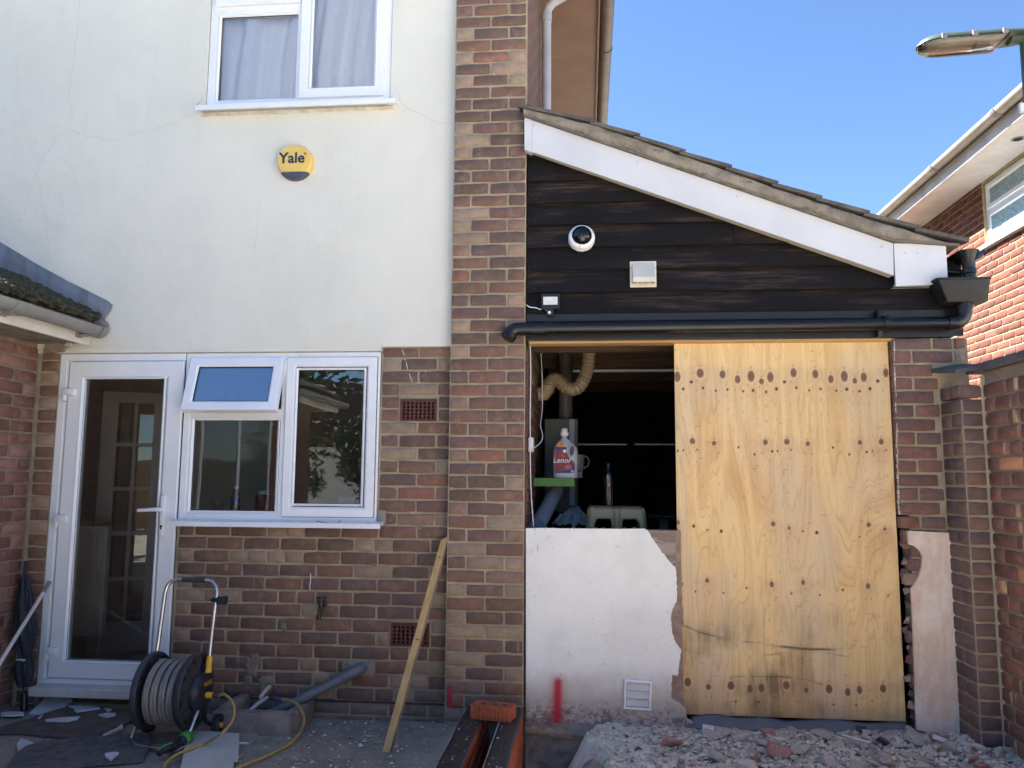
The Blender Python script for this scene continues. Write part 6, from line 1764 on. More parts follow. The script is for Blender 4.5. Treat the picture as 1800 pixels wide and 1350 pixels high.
b = MB(); pxp = lp1.x + .03
b.tube([(lp1.x - .10, LYP, zc + .045), (pxp, LYP, zc + .045)], .06, 18)
b.tube([(pxp, LYP, -.03), (pxp, LYP, 1.2), (pxp, LYP, zc + .09)], [.07, .062, .048], 18); b.build('pole', LG, lamp, smooth=50)
b = MB(); p_ = at(1795, 190, LYP - .06); b.box(p_.x - .02, p_.x + .02, LYP - .085, LYP - .05, p_.z - .04, p_.z + .035, .008); b.build('bracket', WCAM, lamp)

# ================================================================== NEW CAVITY WALL WITH DAMP COURSE, LOOSE BRICK
ZC = .12
cav = thing('new_cavity_wall', 'low new orange brick cavity wall topped with two black damp-proof strips', 'wall', (-.486, -1.0, -.3))
DPC = mat('black_dpc', srgb(36, 37, 42), srgb(48, 49, 54), 9, .5, c3=srgb(120, 116, 110), scale3=26, lo3=.66, hi3=.78, bump=.3, bscale=50)
leafs = [(at(822.8, 1242, -.11).x, -.530, 0), (-.436, -.337, 1)]
leafs = [(-.636, -.531), (-.4355, -.3375)]
for i, (x0, x1) in enumerate(leafs):
    b = MB(); b.box(x0 + .004, x1 - .004, -2.6, -.03, -.42, ZC - .005); lf = b.build('leaf_core', MORTAR_OLD, cav)
    rows = []
    z = ZC - .003
    k = 0
    while z > -.36:
        rows.append((z - .0735, z, bond(.045, 1.6, 'S', .1125 if (k + i) % 2 else 0))); z -= .0735; k += 1
    lay(lf, (x1 - .004, 0, 0), PI / 2, [(a, c, [(-v2_, -v1_) for v1_, v2_ in cs]) for a, c, cs in rows], lambda k_, u, zz: B_NEW, joint=.005)
    lay(lf, (x0 + .004, 0, 0), -PI / 2, rows, lambda k_, u, zz: B_NEW, joint=.005)
    b = MB()
    def strip(u, v_, x0=x0, x1=x1):
        y = -.10 - u * 2.4; e_ = .003 * mnoise.noise((y * 6, v_ * 3 + x0, 1))
        return Vector((x0 - .002 + v_ * (x1 - x0 + .004) + e_, y, ZC + .0015 + .0025 * mnoise.noise((y * 5, v_ * 2, x0 * 9))))
    b.grid(strip, 120, 6); o = b.build('damp_proof_course', DPC, cav, smooth=60); s_ = o.modifiers.new('thickness', 'SOLIDIFY'); s_.thickness = .0022; s_.offset = 1
    # pale mortar smear along the left edge, blobs of dried mortar on top
    b = MB()
    for q in range(70):
        y = -.12 - q * .02; b.box(x0 - .006 + .001 * mnoise.noise((y * 20, 1, 1)), x0 - .0015, y - .0215, y, ZC - .006, ZC + .002 + .0025 * mnoise.noise((y * 25, 3, 1)))
    b.build('mortar_smear', mat('pale_mortar', srgb(186, 180, 166), srgb(160, 154, 142), 20, .95), cav)
    r2 = random.Random(i + 3)
    for q in range(15):
        y = -.40 - r2.random() ** 1.5 * .7; x = r2.uniform(x0 + .01, x1 - .01); s_ = r2.uniform(.0015, .0045)
        b = MB(); b.lathe([(s_ * 1.6, 0), (s_ * 1.2, s_ * .4), (s_ * .4, s_ * .6)], (x, y, ZC + .0035), (0, 0, 1), 7); b.build('mortar_blob', MORTAR_OLD if q % 2 else UPVC_DIRTY, cav)
# lay the loose three-hole brick across both leaves
L0, L1 = Vector((-.590, -.345, ZC + .004)), Vector((-.383, -.391, ZC + .004))
d_ = (L1 - L0).normalized(); nn = Vector((-d_.y, d_.x, 0)); BL, BD, BH = .213, .102, .068
outl = [(0, 0)]
for i in range(9):
    x = .020 + i * .0205
    outl += [(x, 0), (x + .002, .0032), (x + .008, .0032), (x + .010, 0)]
outl += [(BL, 0), (BL, BD), (0, BD)]
bm = bmesh.new()
def w2(p, z): return L0 + d_ * p[0] + nn * p[1] + Vector((0, 0, z))
rings = [outl] + [[(cx_ + .0205 * math.cos(a), BD / 2 + .0205 * math.sin(a)) for a in [2 * PI * k / 18 for k in range(18)]] for cx_ in (.05, .1065, .163)]
tops = []; 
for z in (0, BH):
    es = []
    for rg in rings:
        vs = [bm.verts.new(w2(p, z)) for p in rg]; tops.append(vs)
        es += [bm.edges.new((vs[i], vs[(i + 1) % len(vs)])) for i in range(len(vs))]
    bmesh.ops.triangle_fill(bm, use_beauty=True, use_dissolve=False, edges=es)
for k in range(4):
    lo_, hi_ = tops[k], tops[k + 4]
    for i in range(len(lo_)): bm.faces.new((lo_[i], lo_[(i + 1) % len(lo_)], hi_[(i + 1) % len(lo_)], hi_[i]))
bm.verts.index_update(); b = MB(); b.add([v_.co.copy() for v_ in bm.verts], [[v_.index for v_ in f.verts] for f in bm.faces]); bm.free()
lb = thing('loose_brick', 'new orange three-hole brick lying across the black topped cavity wall', 'brick', (L0 + L1) / 2 + nn * BD / 2)
b.build('body', B_NEW, lb)
for (fx, fz) in ((.045, .055), (.088, .053), (.105, .05), (.130, .047), (.045, .012), (.070, .012), (.088, .012), (.105, .012), (.130, .014)):
    b = MB(); b.lathe([(.0032, 0), (.0032, .0008)], w2((fx, .0008 if True else 0), fz) , -nn, 8); b.build('face_hole', BLACKHOLE, lb)

# red survey marks on the pier foot
SPRAY = mat('red_spray_paint', srgb(170, 34, 56), srgb(150, 60, 70), 30, .8, lo=.5, hi=.7)
t = NT('sprayed_red'); ca = t.n('ShaderNodeAttribute', attribute_name='spray')
tr = t.n('ShaderNodeBsdfTransparent'); mx = t.n('ShaderNodeMixShader'); t.b.inputs['Base Color'].default_value = srgb(178, 26, 50); t.b.inputs['Roughness'].default_value = .85
nz = t.noise(t.coords('Object'), 160, 4, .7)
fac = t.step(t.math('ADD', t.math('MULTIPLY', ca.outputs['Fac'], 1.15), t.math('MULTIPLY', t.math('SUBTRACT', nz, .5), .9)), .25, .85)
t.l(fac, mx.inputs[0]); t.l(tr.outputs[0], mx.inputs[1]); t.l(t.b.outputs[0], mx.inputs[2]); t.l(mx.outputs[0], t.out.inputs['Surface']); SPRAYM = t.mat
def spray(fn, name, label, power=1.0):
    n1, n2 = 10, 16
    me = bpy.data.meshes.new(name); vs = []; al = []
    for j in range(n2 + 1):
        for i in range(n1 + 1):
            u, v_ = i / n1, j / n2; vs.append(fn(u, v_)); al.append(max(0, min(1, power * 1.6 * (1 - abs(u - .5) * 2) * min(1, (1 - abs(v_ - .5) * 2) * 4))))
    o0 = vs[0]; me.from_pydata([v_ - o0 for v_ in vs], [], [(j * (n1 + 1) + i, j * (n1 + 1) + i + 1, (j + 1) * (n1 + 1) + i + 1, (j + 1) * (n1 + 1) + i) for j in range(n2) for i in range(n1)])
    a_ = me.attributes.new('spray', 'FLOAT', 'POINT'); a_.data.foreach_set('value', al); me.materials.append(SPRAYM)
    return tag(link(name, me, None, o0), label, 'paint mark')
q0, q1 = at(789, 1204, -.007), at(792, 1246, -.007)
SPRAYM.node_tree.nodes['Principled BSDF'].inputs['Base Color'].default_value = srgb(176, 44, 66)
spray(lambda u, v_: Vector((q0.x + (q1.x - q0.x) * v_ + (u - .5) * .032, -.0068, q0.z + (q1.z - q0.z) * v_)), 'paint_mark', 'red spray paint stripe at the foot of the brick pier', .9)

# ================================================================== RUBBLE
def chunk_mesh(name, seed, flat, matl):
    r = random.Random(seed); bm = bmesh.new()
    for _ in range(11): 
        p = Vector((r.gauss(0, 1), r.gauss(0, 1), r.gauss(0, 1))).normalized()
        p = Vector((max(-.72, min(.72, p.x)), max(-.62, min(.62, p.y)), max(-.6, min(.6, p.z)) * flat))
        bm.verts.new(p)
    g = bmesh.ops.convex_hull(bm, input=bm.verts[:])
    for v_ in [v_ for v_ in bm.verts if not v_.link_faces]: bm.verts.remove(v_)
    bmesh.ops.bevel(bm, geom=bm.edges[:], offset=.025, segments=1, affect='EDGES')
    me = bpy.data.meshes.new(name); bm.to_mesh(me); bm.free(); me.materials.append(matl); return me
R_MOR = mat('rubble_mortar', srgb(232, 223, 202), srgb(214, 204, 184), 7, .95, bump=.9, bscale=40, c3=srgb(240, 232, 214), scale3=18, rvar=.16, spec=.15)
R_BRK = mat('rubble_brick', srgb(196, 154, 142), srgb(176, 136, 124), 7, .95, bump=.8, bscale=40, c3=srgb(164, 140, 124), scale3=12, rvar=.18, spec=.15)
R_WHT = mat('rubble_plaster', srgb(216, 212, 204), srgb(196, 190, 180), 7, .9, bump=.4, bscale=40, rvar=.06)
R_SLT = mat('rubble_slate', srgb(72, 78, 84), srgb(60, 64, 70), 7, .85, bump=.4, bscale=40)
def in_heap(x, y):
    left = .30 + .10 * (y + .05) + .06 * math.sin(y * 11)
    return x > left
kinds = {'mortar': (R_MOR, .72, 'grey mortar lump in the rubble heap along the garage front', 6),
         'brick': (R_BRK, .78, 'red brick fragment in the rubble heap along the garage front', 4),
         'plaster': (R_WHT, .34, 'white plaster chip in the rubble heap along the garage front', 3),
         'slab': (R_MOR, .32, 'flat grey-brown render piece in the rubble heap along the garage front', 4)}
cm_ = {k: [chunk_mesh('rubble_piece', 17 * i + len(k), v_[1], v_[0]) for i in range(v_[3])] for k, v_ in kinds.items()}
placed = []
r2 = random.Random(21)
def put_chunk(k, x, y, s, name=None, label=None, lift=.42):
    o = bpy.data.objects.new(name or {'mortar': 'mortar_lump', 'brick': 'brick_fragment', 'plaster': 'plaster_chip', 'slab': 'render_piece'}[k], r2.choice(cm_[k])); C.objects.link(o)
    o.scale = (s * r2.uniform(.8, 1.35), s * r2.uniform(.7, 1.1), s * r2.uniform(.6, .95))
    o.rotation_euler = (r2.uniform(-.38, .38), r2.uniform(-.38, .38), r2.uniform(0, 6.28))
    o.location = (x, y, ground_h(x, y) + s * kinds[k][1] * lift)
    tag(o, label or kinds[k][2], 'rubble', None if label else 'rubble heap along the garage front: ' + k)
    placed.append((x, y, s)); return o
n_try = 0
sizes = sorted([min(.072, .021 * math.exp(r2.gauss(0.25, .52))) for _ in range(294)], reverse=True)
for s in sizes:
    for _ in range(60):
        x, y = .08 + 1.96 * r2.random() ** .85, -.095 - .70 * r2.random() ** 1.05
        if not in_heap(x + (.22 if s < .022 else 0), y): continue
        if y > -.06: continue
        if x > 1.80 and y > -.27: continue
        if x < .6 and s > .04: continue
        if all((x - a) ** 2 + (y - c) ** 2 > ((s + q) * .52) ** 2 for a, c, q in placed): break
    else: continue
    k = r2.choices(['mortar', 'slab', 'brick', 'plaster'], [52, 33, 7, 8])[0]
    if k == 'plaster': s *= .55
    put_chunk(k, x, y, s)
# distinct bits
p_ = atZ(1178, 1308, .03); put_chunk('brick', p_.x, p_.y, .075, 'brick_fragment', 'largest red brick fragment at the left end of the rubble heap', .45)
o = None
def slab_piece(px_, py_, l_, w_, h_, ang_, m_, name, label, cat, tilt=(.2, .1), dz=.03):
    p = atZ(px_, py_, .03); b = MB(); b.box(-l_ / 2, l_ / 2, -w_ / 2, w_ / 2, 0, h_, .003)
    b.xf(Matrix.Translation((p.x, p.y, ground_h(p.x, p.y) + dz)) @ Matrix.Rotation(ang_, 4, 'Z') @ Matrix.Rotation(tilt[0], 4, 'X') @ Matrix.Rotation(tilt[1], 4, 'Y'))
    tag(b.build(name, m_, None), label, cat)
slab_piece(1551, 1318, .09, .05, .012, 1.3, R_SLT, 'slate_piece', 'dark blue slate shard propped in the rubble before the plywood', 'slate', (.5, .5))
slab_piece(1515, 1293, .06, .04, .01, .2, R_SLT, 'slate_piece', 'small dark slate shard by the felt strip under the plywood', 'slate', (.6, .2), .02)
slab_piece(1245, 1285, .06, .045, .006, -.2, R_WHT, 'plaster_shard', 'flat white plaster shard against the threshold at the plywood foot', 'plaster', (.5, .1), .02)
slab_piece(1651, 1314, .055, .03, .006, -.6, R_WHT, 'plaster_shard', 'white plaster shard beside the plaster strip at the right', 'plaster', (.5, .3), .03)
slab_piece(1505, 1320, .13, .012, .008, -.5, R_WHT, 'plastic_strip', 'thin pale strip lying across the rubble', 'strip', (.1, .1), .05)
# fines: chips and grit too small to count
b = MB(); r3 = random.Random(5)
for i in range(11000):
    u = r3.random()
    if u < .70: x, y = r3.uniform(.02, 2.05), -.065 - 1.0 * r3.random()
    elif u < .92: x, y = r3.uniform(-.05, .5), -.06 - .9 * r3.random()
    else: x, y = r3.uniform(-1.75, -.66), .06 - 1.0 * r3.random()
    if x < .02 and x > -.66: continue
    if x > 1.95 and y > -.25: continue
    s = min(.018, .0038 * math.exp(r3.gauss(.35, .65)) * (1.0 if u < .70 else .6)); z = ground_h(x, y)
    a = [Vector((r3.gauss(0, 1), r3.gauss(0, 1), r3.gauss(0, .7))) .normalized() * s * r3.uniform(.7, 1.3) for _ in range(3)]
    c_ = Vector((x, y, z + s * .3)); up_ = Vector((0, 0, s * r3.uniform(.4, .9)))
    q = [c_ + Vector((p.x, p.y, -abs(p.z) * .3)) for p in (Vector((s, 0, 0)) + a[0] * .5, Vector((-s * .5, s * .8, 0)) + a[1] * .5, Vector((-s * .5, -s * .8, 0)) + a[2] * .5)]
    b.add(q + [c_ + up_ + a[0] * .35, c_ + up_ * .8 + a[1] * .4], [(0, 1, 3), (1, 2, 4), (2, 0, 3), (3, 1, 4), (3, 4, 2), (2, 1, 0)], r3.choices([0, 1, 2, 3], [74, 11, 11, 4] if u < .92 else [80, 8, 4, 8])[0])
b.build('rubble_grit', [R_MOR, R_BRK, R_WHT, R_SLT], None, kind='stuff')
# the smaller lumps between the big ones: too many to count, one mesh
b = MB(); r4 = random.Random(77); mats_ = [R_MOR, R_BRK, R_WHT, R_SLT]
small = {k: [[v_.co.copy() for v_ in m_.vertices] for m_ in cm_[k]] for k in cm_}; smallf = {k: [[tuple(p.vertices) for p in m_.polygons] for m_ in cm_[k]] for k in cm_}
for i in range(1900):
    x, y = .12 + 1.92 * r4.random() ** .9, -.085 - .76 * r4.random() ** 1.1
    if not in_heap(x + .16 * r4.random(), y) or (x > 1.93 and y > -.24): continue
    k = r4.choices(['mortar', 'slab', 'brick', 'plaster'], [46, 40, 8, 6])[0]; q_ = r4.randrange(len(small[k])); sz = min(.030, .0125 * math.exp(r4.gauss(0, .42)))
    M_ = Matrix.Translation((x, y, ground_h(x, y) + sz * .22)) @ Matrix.Rotation(r4.uniform(0, 6.28), 4, 'Z') @ Matrix.Rotation(r4.uniform(-.6, .6), 4, 'X') @ Matrix.Diagonal((sz * r4.uniform(.8, 1.4), sz * r4.uniform(.7, 1.1), sz * r4.uniform(.6, 1), 1))
    b.add([M_ @ c_ for c_ in small[k][q_]], smallf[k][q_], {'mortar': 0, 'slab': 0, 'brick': 1, 'plaster': 2}[k])
b.build('small_rubble', mats_, None, kind='stuff')
# a few stones on the soil
for px_, py_, s, k in ((519, 1331, .018, 'mortar'), (545, 1290, .02, 'slab'), (648, 1292, .028, 'plaster'), (662, 1303, .022, 'plaster'), (695, 1312, .026, 'mortar'), (655, 1266, .018, 'plaster'), (668, 1268, .015, 'plaster'), (582, 1335, .02, 'mortar'), (617, 1298, .016, 'brick'), (512, 1288, .014, 'brick')):
    p = atZ(px_, py_, -.01); o = put_chunk(k, p.x, p.y, s); o['label'] = 'small %s bit lying on the dark soil by the timber batten' % {'mortar': 'grey stone', 'slab': 'flat stone', 'plaster': 'white plaster', 'brick': 'red brick'}[k]; o['group'] = 'bits on the soil: ' + k
# cracked lump of old concrete at the mound's edge
p = at(1035, 1342, -.62)
b = MB()
def lump(u, v_):
    a = u * 2 * PI; r_ = (1 - v_) ** .6; x = .09 * r_ * math.cos(a); y = .075 * r_ * math.sin(a)
    return Vector((.03 + x + .012 * mnoise.noise((x * 30, y * 30, 1)), -.62 + y, -.07 + .11 * (1 - r_ ** 2) + .02 * mnoise.noise((x * 22, y * 22, 4))))
b.grid(lump, 30, 10); tag(b.build('concrete_lump', CONC, None, smooth=40), 'cracked pale concrete lump at the left edge of the spoil mound', 'concrete')

# ================================================================== LEANING BATTEN, PIPES, GULLY
BAT = mat('pine_batten', srgb(214, 176, 118), srgb(196, 154, 96), 5, .7, stretch=(6, 6, .5), bump=.2, bscale=20)
BATG = mat('grey_batten_edge', srgb(140, 132, 112), srgb(112, 104, 90), 5, .8, stretch=(6, 6, .5), c3=srgb(70, 64, 56), scale3=20, lo3=.6, hi3=.68)
bt_ = at(783, 941, .045); bb_ = atZ(678, 1322, -.02)
bat = thing('timber_batten', 'long pale timber batten leaning against the wall beside the brick pier', 'batten', bb_)
ax = (bt_ - bb_).normalized(); fr = Vector((0, -1, 0)); fr = (fr - ax * fr.dot(ax)).normalized(); sd_ = ax.cross(fr)
fr2 = (fr * math.cos(.38) - sd_ * math.sin(.38)) if sd_.x > 0 else (fr * math.cos(.38) + sd_ * math.sin(.38)); sd2 = ax.cross(fr2)
def bl(p, a, c): return p + sd2 * a + fr2 * c
if sd2.x < 0: sd2 = -sd2
wb, tb2 = .042, .022
q = [(-wb / 2, 0), (wb / 2, 0), (wb / 2, -tb2), (-wb / 2, -tb2)]
b = MB(); topcut = lambda a: ax * (-.03 if a < 0 else .0)
b.loft([[bl(bb_, a, c) for a, c in q], [bl(bb_ + (bt_ - bb_) * .5, a, c) for a, c in q], [bl(bt_, a, c) + topcut(a) for a, c in q]])
b.m = [0] * len(b.f)
for i, f in enumerate(b.f):
    cen = sum((b.v[k] for k in f), Vector()) / len(f)
    nrm = (b.v[f[1]] - b.v[f[0]]).cross(b.v[f[2]] - b.v[f[0]])
    if len(f) == 4 and abs(nrm.normalized().dot(sd2)) > .8: b.m[i] = 1
b.build('batten', [BAT, BATG], bat)
for f_ in (.105 + .06, .73 - .02):
    pass
for py_, px_ in ((985, 771), (1137, 731)):
    f_ = (py_ - 941) / (1322 - 941); c_ = bt_.lerp(bb_, f_)
    b = MB(); b.loft([[bl(c_, a, .0006) + ax * h for a in (-.008, .012)] for h in (-.002, .003)], closed=False, caps=False); b.build('dark_mark', mat('burn_mark', srgb(70, 44, 30), rough=.8), bat)

wp0 = at(628, 1180, W - .045); wp1 = at(556, 1216, W - .10); wp2 = at(470, 1258, -.06)
wpp = thing('waste_pipe', 'grey waste pipe sloping from the brick wall down into the gully', 'waste pipe', wp1)
b = MB(); b.tube([wp0 + Vector((-.03, -.005, -.012)), wp1, wp2, wp2 + (wp2 - wp1).normalized() * .05], .0255, 18); b.build('pipe', GREYPIPE, wpp, smooth=50)
b = MB(); b.tube([(wp0.x + .016, W + .004, wp0.z + .012), (wp0.x + .014, W - .025, wp0.z + .010), wp0 + Vector((.0, -.002, .004)), wp0 + Vector((-.05, -.008, -.022)), wp0 + Vector((-.085, -.014, -.038))], .031, 18); b.build('elbow', GREYPIPE, wpp, smooth=50)
b = MB(); b.box(wp0.x - .10, wp0.x + .09, W - .0055, W + .002, wp0.z - .035, wp0.z + .055, .002); b.build('mortar_patch', CONC, wpp)
gl = thing('gully_surround', 'low grey concrete kerb round the gully below the waste pipe', 'kerb', (-1.75, -.15, -.05))
def lumpy_box(x0, x1, y0, y1, z0, z1, name, par, m_):
    b = MB(); b.box(x0, x1, y0, y1, z0, z1, .012)
    b.v = [p + Vector((.006 * mnoise.noise((p.x * 20, p.y * 20, p.z * 20)), .006 * mnoise.noise((p.x * 20, p.y * 20, p.z * 20 + 9)), .005 * mnoise.noise((p.x * 20, p.y * 20 + 5, p.z * 20)))) for p in b.v]; b.build(name, m_, par, smooth=35)
KERB = mat('weathered_kerb', srgb(158, 145, 131), srgb(130, 120, 110), 8, .95, bump=.9, bscale=60, c3=srgb(104, 96, 86), scale3=22)
lumpy_box(-2.0, -1.565, -.275, -.20, -.10, .095, 'front_kerb', gl, KERB)
lumpy_box(-1.62, -1.55, -.20, .075, -.10, .085, 'side_kerb', gl, KERB); lumpy_box(-2.0, -1.93, -.199, .075, -.10, .10, 'side_kerb', gl, KERB)
b = MB(); b.box(-1.92, -1.63, -.19, .07, -.12, -.06); b.build('gully_base', BLACKHOLE, gl)
for a_, c_ in (((474, 1207), (458, 1226)), ((470, 1226), (436, 1252))):
    p, q = at(*a_, .03), at(*c_, -.10); b = MB(); b.tube([p, p.lerp(q, .5) + Vector((0, 0, .006)), q], .0105, 12)
    tag(b.build('overflow_pipe', UPVC_DIRTY, None, smooth=50), 'short white overflow pipe %s the gully' % ('stub at the wall above' if a_[1] == 1207 else 'end slanting down into'), 'pipe')
# old mortar repairs on the brickwork
REP = mat('mortar_repair', srgb(150, 138, 118), srgb(118, 108, 94), 12, .95, bump=1, bscale=60)
def patch(px_, py_, rx, rz, sd):
    p = at(px_, py_, W - .006); b = MB(); n = 34; r = random.Random(sd)
    ringv = [1 + .5 * mnoise.noise((math.cos(2 * PI * k / n) * 1.5, math.sin(2 * PI * k / n) * 1.5, sd * 3.3)) + .3 * mnoise.noise((math.cos(2 * PI * k / n) * 4, math.sin(2 * PI * k / n) * 4, sd)) for k in range(n)]
    loops = [[Vector((p.x + rx * s_ * ringv[k] * math.cos(2 * PI * k / n), W - .004 - h_ + .002 * mnoise.noise((k * .9, s_ * 3, sd)), p.z + rz * s_ * ringv[k] * math.sin(2 * PI * k / n))) for k in range(n)] for s_, h_ in ((1, -.003), (.92, .002), (.6, .004), (.1, .004))]
    b.loft(loops); b.build('mortar_patch', REP, brick_wall, smooth=60)
patch(443, 1168, .05, .065, 1); patch(498, 1102, .022, .026, 5); patch(436, 1196, .03, .03, 3); patch(397, 998, .016, .02, 8); patch(470, 1205, .055, .05, 11); patch(738, 928, .012, .012, 4); patch(658, 993, .011, .011, 6)

# ================================================================== HOSE REEL CART
RY0 = -.42
cz0 = at(305, 1214, RY0).z
xl_, xr_ = at(267, 1211, RY0).x, at(342, 1217, RY0).x
reel = thing('hose_reel_cart', 'grey and yellow wheeled hose reel cart with steel handle in front of the door', 'hose reel', ((xl_ + xr_) / 2, RY0, 0))
CHAR = mat('charcoal_plastic', srgb(58, 60, 64), srgb(48, 50, 54), 6, .5, c3=srgb(92, 92, 92), scale3=20, lo3=.64, hi3=.84); CHARD = mat('dark_plastic', srgb(38, 42, 50), srgb(30, 34, 40), 6, .45)
HOSEG = mat('grey_hose', srgb(142, 134, 126), srgb(122, 116, 110), 8, .5, c3=srgb(104, 92, 80), scale3=20, lo3=.58, hi3=.75)
YELP = mat('yellow_plastic', srgb(232, 172, 44), srgb(222, 160, 36), 6, .42)
RR = .192
def disc(x, sgn):
    b = MB(); prof = [(.028, -.006), (RR - .02, -.006), (RR - .016, -.016), (RR - .004, -.018), (RR, -.012), (RR, .010), (RR - .004, .014), (RR - .012, .012), (RR - .018, .004), (.12, .004), (.10, .016), (.028, .018)]
    b.lathe(prof, (x, RY0, cz0), (sgn, 0, 0), 56); o = b.build('drum_flange', CHAR, reel, smooth=35)
    for k in range(8):
        a0_ = k * PI / 4 + .2
        pl = [(.135, a0_ - .10), (.168, a0_ - .13), (.168, a0_ + .13)]
        for s_ in (1, -1):
            b = MB(); b.prism([(x + sgn * (.0045 if s_ > 0 else -.0065), RY0 + r_ * math.cos(a), cz0 + r_ * math.sin(a)) for r_, a in pl], (sgn * s_ * .001, 0, 0)); b.build('flange_slot', BLACKHOLE if s_ > 0 or k % 2 else STEEL, o)
    for k in range(8):
        a0_ = k * PI / 4 - .19; b = MB()
        p0_, p1_ = Vector((x + sgn * .008, RY0 + .11 * math.cos(a0_), cz0 + .11 * math.sin(a0_))), Vector((x + sgn * .006, RY0 + .175 * math.cos(a0_), cz0 + .175 * math.sin(a0_))); b.tube([p0_, p1_], .005, 6); b.build('rib', CHAR, o)
disc(xl_, -1); disc(xr_, 1)
b = MB(); b.lathe([(.085, 0), (.085, xr_ - xl_)], (xl_, RY0, cz0), (1, 0, 0), 28); b.build('drum_core', CHARD, reel, smooth=40)
path = []; r2 = random.Random(2); turns = 9; hr = .0118
x0_ = xl_ + .022; x1_ = xr_ - .022
for lay_i, (rad0, wob) in enumerate(((.118, .002), (.146, .006))):
    n = turns * 34; seq = []
    for i in range(n + 1):
        f = i / n; a = f * turns * 2 * PI + lay_i * 1.3
        xx = (x0_ + (x1_ - x0_) * f) if lay_i == 0 else (x1_ - (x1_ - x0_) * f)
        k_ = wob * mnoise.noise((a * .35, lay_i * 3, 1))
        seq.append(Vector((xx + .007 * math.sin(a * .5 + 1) * (lay_i) + .003 * mnoise.noise((a * .7, 4, 2)), RY0 + (rad0 + k_) * math.cos(a), cz0 + (rad0 + k_) * math.sin(a) - .012 * lay_i * (math.sin(a) < 0) * abs(math.sin(a)))))
    b = MB(); b.tube(seq, hr, 8); b.build('wound_hose', HOSEG, reel, smooth=60)
# hub cover, badge, connector
hx = xr_ + .016
b = MB(); b.lathe([(.10, 0), (.10, .012), (.092, .030), (.07, .046), (.03, .052), (0, .053)], (hx, RY0 + .0, cz0 - .004), (1, 0, 0), 32)
b.box(hx, hx + .035, RY0 + .03, RY0 + .10, cz0 - .01, cz0 + .13, .012); b.box(hx, hx + .022, RY0 + .0, RY0 + .08, cz0 - .16, cz0 - .02, .010)
b.build('hub_cover', CHARD, reel, smooth=40)
b = MB(); b.box(hx + .0445, hx + .0495, RY0 - .030, RY0 + .055, cz0 + .022, cz0 + .05, .003); bd = b.build('badge', YELP, reel)
b = MB(); b.box(hx + .0496, hx + .0506, RY0 - .027, RY0 + .052, cz0 + .025, cz0 + .047); b.build('badge_face', CHARD, bd)
text_mesh('brand_lettering', 'HOZELOCK', .0165, (hx + .0512, RY0 + .0125, cz0 + .0365), YELP, bd, rot=(PI / 2, 0, PI / 2), bold=.0002, extrude=.0003)
b = MB(); b.lathe([(.013, 0), (.013, .012), (.0155, .012), (.0155, .042), (.012, .044)], (hx + .045, RY0 - .01, cz0 - .012), (1, 0, -.05), 14); b.build('tap_connector', YELP, reel, smooth=40)
b = MB(); b.lathe([(.012, .044), (.014, .046), (.0135, .072), (.010, .078)], (hx + .045, RY0 - .01, cz0 - .012), (1, 0, -.05), 14); b.build('hose_nut', CHARD, reel, smooth=40)
# steel handle
def TP(x, y, Y): return at(x, y, Y)
YH = RY0 + .05
hl = [TP(273, 1160, YH), TP(276, 1147, YH + .004), TP(283, 1095, YH + .03), TP(290, 1043, YH + .06), TP(294, 1030, YH + .068), TP(301, 1022, YH + .074), TP(311, 1018.5, YH + .077), TP(340, 1019, YH + .077), TP(365, 1020.5, YH + .077), TP(374, 1023, YH + .075), TP(380, 1031, YH + .07), TP(382, 1042, YH + .063), TP(379, 1060, YH + .055), TP(373, 1110, YH + .03), TP(367, 1166, YH)]
b = MB(); b.tube(hl, .0105, 14); hd = b.build('handle', STEEL, reel, smooth=70)
b = MB(); b.tube([TP(321, 1018.8, YH + .077), TP(361, 1020.2, YH + .077)], .0135, 14); b.build('grip', CHAR, hd, smooth=50)
b = MB(); b.tube([TP(372.5, 1120, YH + .022) * .0 + TP(368.8, 1153, YH + .006), TP(366.3, 1172, YH - .002), TP(366, 1182, YH - .004)], [.0145, .018, .020], 14); b.build('socket', YELP, reel, smooth=40)
cp_ = TP(380, 1055, YH + .056)
b = MB(); b.tube([cp_ + Vector((-.035, 0, 0)), cp_ + Vector((-.018, 0, .002)), cp_ + Vector((.018, 0, .0))], [.004, .014, .015], 10); b.box(cp_.x + .01, cp_.x + .05, cp_.y - .02, cp_.y + .02, cp_.z - .021, cp_.z + .019, .006); b.box(cp_.x + .045, cp_.x + .056, cp_.y - .024, cp_.y + .024, cp_.z - .023, cp_.z + .022, .004); b.build('hose_clip', CHARD, hd, smooth=40)
